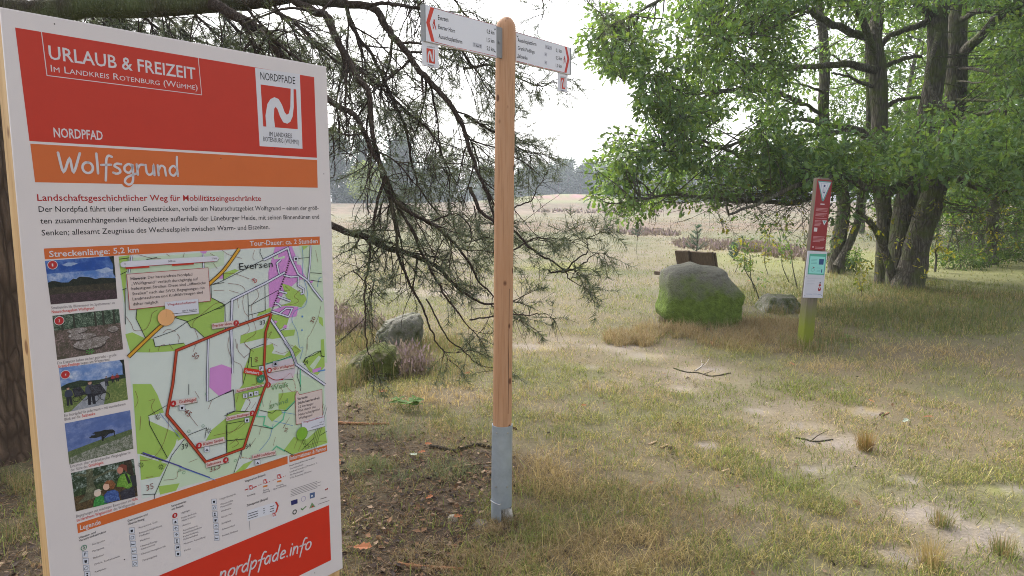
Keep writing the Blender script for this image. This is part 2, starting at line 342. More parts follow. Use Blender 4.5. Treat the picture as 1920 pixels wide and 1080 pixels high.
class Sheet:
    """flat print made of coloured shapes lying .25 mm over one another"""
    def __init__(s, plane, zoom=(0, 0, 1), base=.0): s.p = plane; s.z = zoom; s.g = {}; s.base = base; s.geo = Geo(); s.mats = []
    def px(s, x, y): return s.p.uv(s.z[0] + x / s.z[2], s.z[1] + y / s.z[2])
    def mi(s, c):
        m = pm(c) if isinstance(c, tuple) else c
        if m not in s.mats: s.mats.append(m)
        return s.mats.index(m)
    def h(s, L): return s.base + .00025 * L
    def puv(s, uv, c, L):
        uv = [Vector((*q, 0)) for q in uv]; tri = tessellate_polygon([uv])
        if not tri: return
        V = np.array([q[:2] for q in uv]); T = np.array(tri)
        e1 = V[T[:, 1]] - V[T[:, 0]]; e2 = V[T[:, 2]] - V[T[:, 0]]; fl = e1[:, 0] * e2[:, 1] - e1[:, 1] * e2[:, 0] < 0; T[fl] = T[fl][:, ::-1]
        s.geo.add(s.p.to3(V, s.h(L)), T, mi=s.mi(c))
    def poly(s, pts, c, L): s.puv([s.px(*q) for q in pts], c, L)
    def luv(s, uv, wd, c, L, close=False):
        uv = np.array(uv, float)
        if close: uv = np.concatenate([uv, uv[:1]])
        d = np.diff(uv, axis=0); d /= np.linalg.norm(d, axis=1)[:, None] + 1e-12; nn = np.stack([-d[:, 1], d[:, 0]], 1)
        m = np.concatenate([nn[:1], nn[:-1] + nn[1:], nn[-1:]]); 
        m /= np.maximum(np.linalg.norm(m, axis=1)[:, None], .3); k = np.concatenate([[1], 1 / np.maximum(.5, (m[1:-1] * nn[1:]).sum(1)), [1]])[:, None]
        a = uv + m * k * wd / 2; b = uv - m * k * wd / 2; n = len(uv); V = np.concatenate([a, b]); i = np.arange(n - 1)
        s.geo.add(s.p.to3(V, s.h(L)), np.stack([i, i + n, i + n + 1, i + 1], 1), mi=s.mi(c))
    def line(s, pts, wd, c, L, smooth=0, close=False):
        uv = np.array([s.px(*q) for q in pts])
        if smooth: uv = spline(uv, smooth)
        s.luv(uv, wd, c, L, close)
    def road(s, pts, wd, c, edge, L, smooth=0): s.line(pts, wd * 1.7, edge, L, smooth); s.line(pts, wd, c, L + 1, smooth)
    def dots(s, pts, r, c, L, step):
        uv = spline(np.array([s.px(*q) for q in pts]), 12); dl = np.concatenate([[0], np.cumsum(np.linalg.norm(np.diff(uv, axis=0), axis=1))])
        for q in np.arange(0, dl[-1], step): s.duv((np.interp(q, dl, uv[:, 0]), np.interp(q, dl, uv[:, 1])), r, c, L, 8)
    def duv(s, c0, r, c, L, n=24, ry=None):
        t = np.linspace(0, 2 * np.pi, n, endpoint=False); s.puv(np.stack([c0[0] + r * np.cos(t), c0[1] + (ry or r) * np.sin(t)], 1), c, L)
    def disc(s, x, y, r, c, L, n=24, ry=None): s.duv(s.px(x, y), r, c, L, n, ry)
    def ring(s, x, y, r, wd, c, L):
        t = np.linspace(0, 2 * np.pi, 18); o = s.px(x, y); s.luv(np.stack([o[0] + r * np.cos(t), o[1] + r * np.sin(t)], 1), wd, c, L)
    def text(s, body, a, b, cap, c, L, bold=0.0, caps=False, level=False):
        """body set from photo point a to photo point b on its baseline, cap height in photo pixels at a"""
        A0, B0 = s.px(*a), s.px(*b)
        if level: A0[1] = B0[1] = (A0[1] + B0[1]) / 2
        hgt_ = np.linalg.norm(s.px(a[0], a[1] - cap) - s.px(*a)); v, f = text_mesh(body, bold, caps)
        if len(v) == 0: return
        x0, x1 = v[:, 0].min(), v[:, 0].max(); D = B0 - A0; ln = np.linalg.norm(D); D /= ln; U_ = np.array([-D[1], D[0]])
        X = (v[:, :1] - x0) / (x1 - x0) * ln; Y = v[:, 1:] / .69 * hgt_
        W = s.p.to3(A0 + X * D + Y * U_, s.h(L)); m = s.mi(c); d = {}
        for q in f: d.setdefault(len(q), []).append(q)
        first = True
        base = s.geo.n; s.geo.V.append(W); s.geo.C.append(np.ones((len(W), 3))); s.geo.n += len(W)
        for k_, ff in d.items(): s.geo.F.setdefault(k_, []).append(np.array(ff) + base); s.geo.M.setdefault(k_, []).append(np.full(len(ff), m, np.int32))
    def build(s, name, parent): return s.geo.build(name, s.mats, parent)

HW = {  # handwritten letters as pen strokes, x-height 1
 'W': (1.35, [[(0, 1.75), (.28, .05), (.66, 1.25), (.88, .05), (1.3, 1.8)]]), 'o': (.85, 'O'), 'l': (.38, [[(.12, 1.85), (.16, .9), (.18, 0)]]),
 'f': (.72, [[(.72, 1.62), (.5, 1.7), (.36, 1.3), (.33, .5), (.28, -.65)], [(.02, .8), (.66, .86)]]),
 's': (.72, [[(.6, .95), (.3, .98), (.16, .75), (.45, .5), (.52, .2), (.3, .02), (.06, .12)]]),
 'g': (.85, [[(.62, .75), (.4, 1.0), (.12, .75), (.12, .35), (.38, .15), (.6, .5), (.64, .9), (.66, 0), (.6, -.75), (.35, -1.0), (.1, -.75), (.2, -.35), (.6, -.05), (.9, .1)]]),
 'r': (.62, [[(.08, 1.0), (.14, 0)], [(.13, .55), (.3, .95), (.56, .98)]]), 'u': (.85, [[(.08, .98), (.14, .25), (.35, .02), (.58, .3), (.64, .98), (.68, 0)]]),
 'n': (.85, [[(.08, 1.0), (.13, 0)], [(.13, .5), (.3, .95), (.55, .85), (.62, .4), (.66, 0)]]), 'd': (.9, [[(.62, .8), (.36, 1.0), (.1, .65), (.14, .2), (.4, .02), (.62, .4)], [(.66, 1.95), (.64, .9), (.7, 0)]]),
 'p': (.88, [[(.1, 1.0), (.16, -.9)], [(.14, .6), (.4, 1.0), (.68, .75), (.6, .25), (.35, .02), (.16, .2)]]), 'a': (.9, [[(.62, .8), (.36, 1.0), (.1, .65), (.14, .2), (.4, .02), (.62, .5), (.66, .95), (.7, 0)]]),
 'e': (.8, [[(.1, .5), (.6, .62), (.5, .95), (.25, .95), (.1, .5), (.25, .05), (.62, .12)]]), '.': (.4, [[(.14, .08), (.2, 0)]]), 'i': (.34, [[(.1, 1.0), (.15, 0)], [(.1, 1.5), (.13, 1.42)]])}
def handwrite(s, txt, a, b, xh, wd, c, L, slant=0):
    A0, B0 = s.px(*a), s.px(*b); D = B0 - A0; ln = np.linalg.norm(D); D /= ln; U_ = np.array([-D[1], D[0]]); hh = np.linalg.norm(s.px(a[0], a[1] - xh) - s.px(*a))
    tot = sum(HW[q][0] for q in txt); x = 0; kx = ln / tot
    for q in txt:
        adv, st = HW[q]
        if st == 'O': st = [[(.4 + .32 * math.cos(t_), .5 + .5 * math.sin(t_)) for t_ in np.linspace(1.4, 1.4 + 6.4, 12)]]
        for pl in st:
            pl = np.array(pl, float); pl[:, 0] += pl[:, 1] * slant
            pl = spline(pl, 5); uv = A0 + ((x + pl[:, :1]) * kx) * D + pl[:, 1:] * hh * U_
            s.luv(uv, wd, c, L)
            for e in (uv[0], uv[-1]): s.duv(e, wd / 2, c, L, 10)
        x += adv
RED, ORG, WHT, BLK, DRED, PANEL = (194, 52, 34), (207, 104, 50), (212, 206, 213), (30, 28, 34), (170, 32, 38), (205, 197, 200)

# ------------------------------------------------------------------ information board
a_ = rad(38.385); bd = np.array([math.sin(a_), math.cos(a_), 0]); bp = Plane(P(612, 125, 2.05), bd); bn = bp.n
W_, H_ = .785, 1.538
base_c = bp.to3(np.array([[-W_ / 2, 0]]))[0]
board = empty('information_board', (base_c[0], base_c[1], 0), 'tall white hiking trail board with red header, orange title band and map, on wooden posts', 'sign board')
wood_b = m_wood('board_timber', (.50, .30, .13), (.62, .42, .22), (.25, .12, .05))
pan = m_simple('board_laminate', A(*PANEL, 1.52), .38, .05, 5, 0, .4)
dark_gap = m_simple('board_shadow_gap', (.05, .035, .03), .8)
ax3 = np.stack([bd, bn, [0, 0, 1]])
def bbox(name, u0, u1, v0, v1, n0, n1, mat, bev, parent=board):
    g = Geo(); c = bp.to3(np.array([[(u0 + u1) / 2, (v0 + v1) / 2]]), (n0 + n1) / 2)[0]
    box(g, c, ax3, ((u1 - u0) / 2, (n1 - n0) / 2, (v1 - v0) / 2), bev=bev); return g.build(name, mat, parent)
bbox('panel', -W_, 0, -H_, 0, -.008, 0, pan, .0015)
bbox('gap_shade', -W_ + .004, -.004, -H_ + .004, -.004, -.012, -.0081, dark_gap, 0)  # dark sheet standing in for the shade in the gap behind the panel
zt = bp.O[2]
for u in (-W_ + .05, -.05):
    bbox('post', u - .047, u + .047, -zt - .3, -.006, -.066, -.0121, wood_b, .004)
for v in (-.12, -1.42):
    bbox('rail', -W_ + .0985, -.0985, v - .045, v + .045, -.050, -.0123, wood_b, .003)
sc_g = m_simple('screw_steel', (.45, .45, .45), .4, metal=1)
z1, z2, z3, zc, zh, zd, zB = (0, 0, 3), (0, 340, 3), (0, 720, 3), (400, 440, 4.5), (220, 460, 5.4), (420, 640, 4.909), (130, 860, 3.765)
uL, uR = -.757, -.0436
# header
s = Sheet(bp); 
s.puv([(-.7625, -.0352), (uR, -.0352), (uR, -.2609), (-.7545, -.2609)], RED, 1)
for q in ([(77.5, 59.5), (88, 142)], [(87.5, 141.5), (378.5, 178)], [(378, 178), (371.5, 108.5)]): s.line(q, .0016, WHT, 2)
hdr = s.build('header_panel', board)
s = Sheet(bp)
s.text('URLAUB & FREIZEIT', (92, 110.5), (367, 149), 25, WHT, 2, .012); s.text('Im Landkreis Rotenburg (Wümme)', (95.5, 134), (370.5, 169), 12.5, WHT, 2, 0, True)
s.text('NORDPFAD', (101, 257), (193, 262.5), 17.5, WHT, 2, .016); s.build('lettering', hdr)
# trail emblem
def nwave(s, pts, c, L): s.poly(pts, c, L)
s = Sheet(bp, z1)
s.poly([(1434, 381), (1686, 418), (1701, 837), (1460, 822)], (215, 214, 224), 2)
s.poly([(1465, 475), (1665, 503), (1674, 727), (1480, 711)], RED, 3)
s.poly([(1497, 713), (1492, 650), (1503, 585), (1520, 558), (1542, 547), (1566, 557), (1585, 590), (1600, 632), (1612, 646), (1624, 638), (1632, 600), (1634, 496), (1650, 498.5), (1651, 600), (1645, 655), (1632, 685), (1615, 696), (1592, 688), (1574, 655), (1560, 615), (1549, 601), (1541, 612), (1539, 660), (1546, 717)], (215, 214, 224), 4)
s.text('NORDPFADE', (1465, 447), (1660, 474), 42, BLK, 3, .002); s.text('IM LANDKREIS', (1515, 766), (1643, 777), 26, BLK, 3); s.text('ROTENBURG (WÜMME)', (1480, 794), (1681, 812), 26, BLK, 3)
s.build('trail_emblem', board)
# title band
s = Sheet(bp, z1)
s.poly([(170, 808), (1783, 900), (1787, 1056), (197, 1025)], ORG, 1); tb = s.build('title_band', board)
s = Sheet(bp, z1)
s.disc(716, 1026, .0125, ORG, 2, 24, .0115)
handwrite(s, 'Wolfsgrund', (330, 968), (1015, 990), 62, .0052, WHT, 4, .02); s.build('lettering', tb)
# intro text
s = Sheet(bp, z2)
s.text('Landschaftsgeschichtlicher Weg für Mobilitätseingeschränkte', (210, 109), (1468, 110), 37, DRED, 1, .012, level=True)
s.text('Der Nordpfad führt über einen Geestrücken, vorbei am Naturschutzgebiet Wolfsgrund – einem der größ-', (218, 172), (1792, 161), 32, BLK, 1, .005)
s.text('ten zusammenhängenden Heidegebiete außerhalb der Lüneburger Heide, mit seinen Binnendünen und', (227, 238), (1795, 210), 32, BLK, 1, .005)
s.text('Senken; allesamt Zeugnisse des Wechselspiels zwischen Warm- und Eiszeiten.', (235, 305), (1516, 268), 32, BLK, 1, .005)
s.build('intro_text', board)
# bars
def bar(quads, texts, zoom):
    s = Sheet(bp, zoom)
    for q in quads: s.poly(q, ORG, 1)
    for tx in texts: s.text(*tx[:4], WHT, 2, .014)
    return s.build('orange_bar', board)
bar([[(246, 378), (1798, 310), (1799, 356), (252, 439)]], [('Streckenlänge: 5,2 km', (277, 426), (781, 399), 34), ('Tour-Dauer: ca. 2 Stunden', (1405, 363), (1787, 347), 27)], z2)
bar([[(433, 787), (1617, 404), (1618, 448), (438, 840)]], [('Legende', (450, 822), (566, 787), 27)], z3)
bar([[(1627, 402), (1839, 343), (1840, 377), (1628, 441)]], [('Informationen & Partner', (1633, 428), (1835, 370), 22)], z3)

# ---- map
s = Sheet(bp)
GRN, PALE, WHT2, MAG, BRN, K, WROAD, YEL, ROUTE, BLUE, BOX = (160, 192, 96), (196, 214, 190), (208, 216, 214), (206, 140, 208), (128, 70, 62), (28, 28, 34), (214, 214, 234), (212, 158, 52), (184, 70, 44), (90, 140, 206), (214, 196, 194)
s.poly([(222, 480), (599, 461), (614, 834), (541, 857), (266, 936)], WHT2, 1)
def zz(z): s.z = z
zz(zh)
for q in ([(195, 640), (185, 740), (280, 935), (300, 940), (430, 820), (590, 730), (700, 770), (740, 830), (780, 840), (885, 940), (1080, 868), (1085, 600), (950, 530), (820, 580), (480, 590)], [(12, 115), (125, 98), (90, 280), (75, 600), (45, 380)],
          [(360, 945), (380, 1025), (670, 990), (700, 1012), (590, 1070), (350, 1085), (130, 1082), (290, 935)], [(80, 900), (150, 880), (280, 940), (130, 1080)]): s.poly(q, GRN, 2)
s.poly([(608, 890), (770, 840), (882, 940), (690, 1012)], WHT2, 3); s.poly([(100, 130), (1080, 60), (1080, 200), (930, 240), (100, 285)], PALE, 2)
for q in ([(835, 62), (910, 56), (890, 85), (840, 72)], [(1010, 320), (1058, 270), (1075, 332), (1040, 342)]): s.poly(q, MAG, 3)
zz(zc)
s.poly([(720, 92), (905, 86), (960, 1080), (600, 1080), (640, 760), (700, 690), (770, 560), (800, 400)], PALE, 2)
for q in ([(225, 920), (230, 850), (420, 790), (470, 680), (490, 672), (640, 690), (620, 760), (550, 810), (690, 800), (680, 850), (500, 880), (430, 870), (240, 916)], [(300, 1082), (310, 970), (500, 920), (512, 960), (490, 1000), (600, 1020), (690, 930), (740, 980), (670, 1060), (640, 1030), (520, 1080)],
          [(82, 325), (180, 290), (215, 302), (85, 380)], [(365, 690), (380, 660), (480, 615), (486, 650)], [(885, 690), (920, 700), (927, 780), (890, 740)], [(905, 885), (932, 880), (940, 1030), (905, 970)], [(745, 96), (805, 92), (760, 130)]): s.poly(q, GRN, 3)
for q in ([(463, 318), (520, 104), (660, 98), (690, 170), (705, 250), (735, 258), (760, 330), (785, 372), (720, 380), (655, 440), (600, 470), (540, 600), (470, 615)], [(612, 595), (715, 612), (700, 688), (620, 702), (490, 640)], [(512, 722), (540, 730), (518, 762)], [(580, 788), (600, 758), (622, 765), (614, 790)], [(800, 388), (842, 388), (830, 412)]): s.poly(q, MAG, 4)
s.poly([(575, 410), (640, 430), (700, 468), (765, 500), (785, 545), (740, 612), (690, 600), (560, 600), (650, 570), (610, 520)], GRN, 5)
s.poly([(505, 190), (545, 170), (545, 195), (600, 178), (600, 200), (510, 208)], PALE, 5)
zz((0, 0, 1)); s.poly([(393, 690), (415, 683), (434, 690), (433, 735), (410, 742), (392, 726)], MAG, 3)
zz(z3)
for q in ([(745, 0), (850, 0), (885, 60), (922, 160), (835, 180), (835, 205), (1002, 280), (985, 345), (940, 420), (900, 440), (868, 400), (772, 392)], [(1190, 258), (1310, 160), (1425, 140), (1420, 192), (1366, 360), (1275, 387), (1275, 312), (1150, 330)], [(890, 575), (1010, 558), (990, 600), (900, 622)], [(1318, 502), (1370, 450), (1425, 428), (1380, 480)], [(785, 400), (940, 450), (900, 520), (792, 540)], [(980, 250), (1040, 300), (1000, 320)]): s.poly(q, GRN, 2)
s.poly([(942, 450), (1040, 310), (1160, 440), (1360, 362), (1320, 500), (870, 618)], PALE, 1.6)
zz(zd)
s.poly([(300, 690), (375, 690), (640, 560), (900, 620), (960, 930), (600, 1040), (150, 1080), (250, 770)], PALE, 2)
s.poly([(380, 330), (650, 300), (700, 300), (920, 390), (920, 640), (560, 660), (310, 640)], PALE, 3)
for q in ([(232, 130), (370, 60), (378, 30), (362, 280), (330, 300), (372, 400), (355, 480), (300, 640), (108, 640), (95, 490), (170, 400), (170, 290)], [(20, 680), (100, 640), (300, 650), (192, 990), (20, 1022)], [(500, 480), (660, 460), (645, 560), (570, 632), (500, 622)], [(722, 180), (890, 80), (922, 132), (925, 230), (860, 310), (790, 280)], [(550, 1000), (640, 880), (760, 900), (920, 760), (948, 935), (620, 1042)], [(400, 640), (515, 625), (540, 660), (440, 740), (400, 690)]): s.poly(q, GRN, 4)
s.poly([(150, 640), (200, 530), (342, 500), (290, 640)], WHT2, 5); s.poly([(785, 230), (870, 130), (892, 150), (820, 262)], PALE, 5); s.poly([(392, 205), (640, 120), (630, 200), (655, 260), (640, 330), (398, 405)], (206, 192, 206), 5); s.poly([(810, 260), (895, 235), (880, 275), (815, 290)], MAG, 5)
for q in ([(385, 400), (300, 690), (375, 692), (360, 770), (442, 802), (540, 720), (560, 640), (650, 550)], [(385, 210), (620, 140), (700, 245), (700, 420)], [(420, 1030), (480, 965), (560, 1010)]): s.line(q, .004, (104, 190, 150), 6)
# contour lines, streams
for z, L in ((zh, [[(85, 720), (140, 800), (170, 860), (280, 850), (330, 770), (350, 690), (410, 650)], [(460, 885), (510, 850), (590, 870)], [(760, 830), (770, 770), (850, 700), (920, 640), (990, 590), (1080, 570)], [(210, 95), (350, 130), (440, 135)], [(490, 85), (530, 112)], [(675, 75), (665, 120)], [(935, 80), (980, 105)], [(970, 180), (1010, 240)], [(600, 895), (625, 930), (612, 985)], [(780, 850), (815, 950), (790, 1010), (765, 1075)], [(520, 995), (560, 1050)], [(410, 1070), (430, 1020), (480, 1000)], [(320, 1080), (325, 1045)]]),
             (zc, [[(75, 325), (180, 330), (300, 372)], [(345, 130), (330, 190), (345, 215)], [(120, 410), (220, 425), (265, 470), (245, 560), (260, 650), (295, 690)], [(0, 470), (90, 468)], [(130, 470), (170, 480), (210, 492)], [(350, 430), (380, 520), (320, 600), (335, 720), (355, 830), (260, 910), (340, 990)], [(235, 850), (290, 820), (300, 780), (270, 720)], [(200, 540), (210, 620)], [(185, 880), (195, 960)], [(600, 430), (640, 470), (590, 470)], [(700, 480), (730, 470), (680, 520), (720, 560), (650, 590), (540, 590)], [(905, 600), (880, 700), (820, 830), (790, 880), (795, 970)], [(860, 130), (880, 235)], [(460, 840), (490, 820), (450, 890)], [(480, 910), (540, 940)], [(130, 860), (120, 950), (150, 1040)], [(70, 130), (130, 170), (240, 200)]]),
             (zd, [[(190, 20), (240, 90), (180, 150)], [(120, 20), (130, 90), (190, 155)], [(80, 180), (160, 230), (170, 380)], [(280, 270), (300, 380), (250, 400)], [(190, 520), (240, 560), (190, 640)], [(290, 560), (250, 620)], [(130, 490), (110, 560)], [(345, 520), (360, 600)], [(430, 540), (420, 580), (450, 610)], [(500, 400), (540, 470), (500, 560)], [(20, 860), (90, 820), (180, 730)], [(100, 900), (130, 940), (70, 980)], [(240, 960), (290, 890)], [(320, 860), (340, 790)], [(600, 700), (540, 800), (560, 760)], [(450, 960), (470, 880)], [(690, 860), (640, 990)], [(740, 880), (680, 1010)], [(760, 960), (880, 920), (940, 920)], [(610, 30), (690, 80), (640, 110)], [(470, 90), (530, 110), (590, 90)], [(760, 20), (750, 130)]]),
             (z3, [[(760, 40), (775, 90), (760, 130)], [(835, 95), (870, 85), (850, 130), (890, 200)], [(945, 175), (945, 240), (910, 350), (850, 420), (785, 430)], [(790, 180), (785, 260)], [(1020, 110), (1060, 170), (1110, 235)], [(1095, 40), (1120, 80)], [(1190, 90), (1170, 140)], [(1380, 60), (1405, 100), (1380, 150)], [(920, 540), (990, 530), (1000, 490), (1060, 480)], [(1060, 440), (1110, 420)], [(820, 525), (860, 520)], [(1200, 290), (1320, 260), (1390, 210)], [(1290, 340), (1340, 300)]])):
    zz(z)
    for q in L: s.line(q, .0009, BRN, 7, 4)
zz(zc); 
for q in ([(745, 100), (755, 200), (750, 330), (790, 480), (770, 600), (690, 640), (660, 720), (705, 820), (725, 950), (755, 950), (730, 1050)], [(910, 362), (890, 370), (875, 440)]): s.line(q, .0014, (110, 150, 200), 7, 4)
s.disc(748, 690, .003, BLUE, 8); s.disc(745, 805, .0025, BLUE, 8)
zz(zd); s.line([(450, 730), (630, 775)], .0012, BLUE, 7); s.line([(525, 650), (650, 670)], .0012, BLUE, 7); s.line([(320, 1010), (410, 900), (440, 800), (450, 760)], .0014, (110, 150, 200), 7, 4); s.line([(860, 275), (930, 262)], .004, BLUE, 7)
zz(z3); s.line([(1005, 465), (1210, 540)], .0014, BLUE, 7); s.line([(895, 160), (960, 240), (1010, 300)], .0014, (120, 140, 190), 7)
# tracks
for z, L in ((zh, [[(195, 640), (185, 740), (280, 935), (300, 940)], [(360, 940), (570, 865), (700, 775), (780, 740), (960, 660), (1085, 600), (950, 530), (945, 400), (1080, 375)], [(590, 735), (700, 768), (740, 830), (780, 840), (885, 940)], [(360, 945), (380, 1025), (670, 988)], [(12, 140), (118, 126)], [(28, 295), (95, 262)], [(45, 452), (90, 432)], [(75, 440), (78, 800)], [(290, 145), (400, 120)]]),
             (zc, [[(0, 415), (50, 400), (230, 310), (420, 212)], [(395, 118), (390, 150), (420, 214)], [(0, 540), (95, 592), (150, 555)], [(0, 633), (65, 618), (95, 592), (100, 800)], [(288, 490), (297, 725)], [(432, 415), (436, 640), (297, 678)], [(297, 602), (545, 468)], [(715, 200), (805, 192)], [(815, 320), (910, 327)], [(812, 382), (912, 398)], [(82, 320), (82, 385)], [(560, 812), (612, 790)], [(310, 965), (425, 920)], [(310, 965), (295, 1080)], [(755, 1080), (780, 1040), (860, 990), (905, 978), (908, 1025), (935, 1028)]]),
             (zd, [[(370, 210), (520, 170), (620, 130)], [(240, 70), (370, 22)], [(240, 70), (215, 230), (170, 400)], [(235, 150), (250, 148), (250, 232), (370, 218)], [(0, 485), (85, 450), (98, 640), (300, 652)], [(0, 685), (98, 642)], [(310, 628), (440, 660), (480, 630), (575, 635), (645, 560)], [(255, 768), (445, 803)], [(18, 760), (180, 730)], [(18, 770), (20, 1022)], [(25, 915), (190, 898)], [(520, 345), (630, 350)], [(680, 245), (670, 320), (705, 420), (700, 455)], [(150, 1080), (165, 990)], [(550, 1000), (640, 1050)], [(730, 190), (745, 150), (830, 125), (885, 90), (890, 130), (922, 138)], [(710, 1000), (830, 885)], [(880, 865), (945, 825)], [(265, 480), (340, 492)]]),
             (z3, [[(830, 180), (935, 120)], [(835, 185), (840, 230), (940, 415)], [(1035, 310), (965, 400), (870, 620)], [(1055, 288), (1160, 245), (1150, 305)], [(1170, 98), (1310, 30), (1320, 150), (1275, 165), (1275, 385)], [(1060, 0), (1060, 60)], [(800, 622), (868, 618), (868, 645)], [(1313, 502), (1360, 362)], [(790, 390), (945, 440)], [(1275, 318), (1375, 308)]])):
    zz(z)
    for q in L: s.line(q, .0015, K, 8)
for dx in (0, 14, 28, 42): zz(zd); s.line([(800 + dx, 985), (895 + dx * 1.2, 560 + dx)], .0011, K, 8)
zz(z3); s.line([(800, 385), (1020, 465)], .003, (80, 70, 150), 8); s.line([(1020, 466), (1180, 525)], .002, (80, 70, 150), 8)
for x, y in ((1060, 265), (1140, 235), (1008, 485), (1032, 497), (1322, 430), (1160, 55)): s.ring(x, y, .0035, .0009, (90, 150, 110), 8)
for x, y in ((885, 185), (790, 455), (905, 465), (1172, 262), (1705, 325), (1725, 350)):
    for a in range(8): s.line([(x + 5 * math.cos(a * .785), y + 5 * math.sin(a * .785)), (x + 17 * math.cos(a * .785), y + 17 * math.sin(a * .785))], .0012, (40, 50, 30), 8)
# roads
zz((0, 0, 1)); s.road([(448, 466), (420, 505), (392, 532), (340, 582), (300, 612), (240, 669)], .0062, YEL, (90, 66, 30), 9, 4)
zz(zc)
for q in ([(160, 1085), (145, 820), (152, 640), (155, 550), (435, 410), (600, 318)], [(590, 342), (650, 356), (708, 352)], [(420, 214), (625, 112), (650, 200), (712, 330), (795, 390), (840, 460), (918, 558)], [(795, 392), (812, 250), (820, 90)], [(712, 350), (712, 430), (760, 460), (755, 495), (732, 500)], [(552, 332), (532, 240), (568, 210)], [(488, 645), (630, 692), (662, 622), (612, 620), (560, 660)], [(540, 520), (648, 560)], [(550, 475), (618, 493)], [(515, 575), (545, 585), (568, 608)]): s.road(q, .0038 if len(q) < 6 else .0046, WROAD, (62, 62, 96), 9)
s.road([(472, 700), (560, 830), (660, 985), (695, 1085)], .0052, WROAD, (62, 62, 96), 9)
zz(zd); s.road([(555, 0), (612, 80), (662, 212), (692, 232), (800, 310), (928, 400)], .0052, WROAD, (62, 62, 96), 9)
zz(zh); s.road([(862, 80), (870, 230)], .003, WROAD, (62, 62, 96), 9); s.road([(145, 98), (115, 275)], .003, WROAD, (62, 62, 96), 9)
zz((0, 0, 1)); s.road([(390, 635), (388, 700), (388, 752)], .0034, WROAD, (62, 62, 96), 9); s.road([(434, 620), (436, 662), (435, 700)], .003, WROAD, (62, 62, 96), 9)
zz(zc); rl = spline(np.array([(642, 200), (605, 330), (555, 470), (505, 600), (485, 662)], float), 7)
for i in range(len(rl) - 1): s.line([rl[i], rl[i] * .45 + rl[i + 1] * .55], .0050, (60, 30, 50), 9)
zz((0, 0, 1)); s.road([(508, 588), (440, 612), (330, 657), (323, 720), (312, 777), (350, 822), (385, 866), (456, 840), (476, 780), (500, 715), (494, 690), (497, 623), (508, 588)], .0047, ROUTE, (110, 36, 22), 11)
zz(zd); s.line([(385, 310), (440, 345), (480, 355), (540, 350)], .002, DRED, 10, 4); s.dots([(480, 355), (540, 340), (590, 300), (620, 310), (655, 440), (610, 455), (560, 400)], .0011, DRED, 11, .0045); s.dots([(430, 415), (480, 390), (560, 380)], .0011, DRED, 11, .0045); s.dots([(150, 1065), (260, 1080)], .0011, DRED, 11, .0045)
zz(z3)
mp = s.build('map', board)
# map lettering and boxes
s = Sheet(bp); s.z = zc
s.text('Eversen', (215, 298), (497, 272), 58, K, 12); s.text('33', (388, 762), (433, 753), 36, K, 12); s.text('40', (312, 385), (352, 412), 34, DRED, 12); s.text('30', (836, 750), (860, 700), 34, BRN, 12)
s.z = zd; s.text('29', (730, 218), (772, 206), 36, K, 12); s.text('40', (312, 190), (305, 140), 34, BRN, 12); s.text('34', (195, 988), (243, 972), 40, K, 12); s.text('Wolfs', (430, 455), (585, 415), 48, (110, 150, 100), 11); s.text('grund', (412, 612), (585, 560), 40, (110, 150, 100), 11); s.text('35', (574, 838), (588, 795), 34, BRN, 12)
s.z = z3; s.text('45', (1028, 160), (1058, 186), 30, BRN, 12); s.text('39', (1018, 368), (1055, 360), 30, K, 12); s.text('35', (822, 600), (862, 585), 32, BRN, 12); s.text('32,5', (1180, 495), (1238, 470), 30, BRN, 12)
s.z = z2; s.text('50', (1075, 980), (1098, 1005), 30, BRN, 12)
def plate(pts, c=BOX, edge=None, L=13):
    s.poly([(x + 3, y + 4) for x, y in pts], (120, 120, 110), L - .5); s.poly(pts, c, L)
    if edge: s.line(pts, .0011, edge, L + 1, close=True)
def stop(num, tx, quad, ta, tb, disc, z):
    s.z = z; plate(quad); s.text(tx, ta, tb, .55 * abs(quad[3][1] - quad[0][1]), DRED, 15, .01); s.disc(*disc, .0078, (180, 40, 44), 15, 20)
    k = z[2]; s.text(num, (disc[0] - 1.7 * k, disc[1] + 2.4 * k), (disc[0] + 1.7 * k, disc[1] + 2.1 * k), 4.8 * k, WHT, 16, .012)
plate([(25, 180), (50, 165), (1000, 105), (1020, 130), (1000, 160), (60, 222), (30, 215)], (214, 212, 226)) if False else None
s.z = zh; plate([(25, 182), (48, 164), (1000, 106), (1024, 128), (1004, 160), (60, 222), (28, 212)], (214, 212, 226))
s.poly([(78, 224), (318, 208), (318, 224), (78, 240)], RED, 15); s.poly([(548, 192), (768, 178), (768, 192), (548, 208)], RED, 15); s.line([(78, 222), (78, 205), (78, 224), (318, 206), (545, 190), (768, 176), (975, 162)], .001, DRED, 16); s.text('500 m', (510, 172), (580, 167), 20, BLK, 15); s.text('0', (66, 196), (77, 195), 18, BLK, 15); s.text('1 km', (952, 142), (1000, 138), 20, BLK, 15)
plate([(88, 292), (912, 226), (938, 562), (118, 650)], BOX, DRED)
for tx, a, b, bo in (('Hinweis:', (128, 352), (285, 340), .02), ('Der barrierefreie Nordpfad', (303, 337), (752, 304), .002), ('„Wolfsgrund“ verläuft durchgängig auf', (136, 402), (808, 350), .002), ('befestigten Straßen. Diese sind „öffentliche', (138, 452), (888, 390), .002), ('Straßen“ nach der StVO. Begegnungen mit', (145, 504), (878, 440), .002), ('Landmaschinen und Kraftfahrzeugen sind', (148, 556), (858, 486), .002), ('daher möglich.', (152, 608), (415, 584), .002)): s.text(tx, a, b, 29, (50, 46, 50), 15, bo)
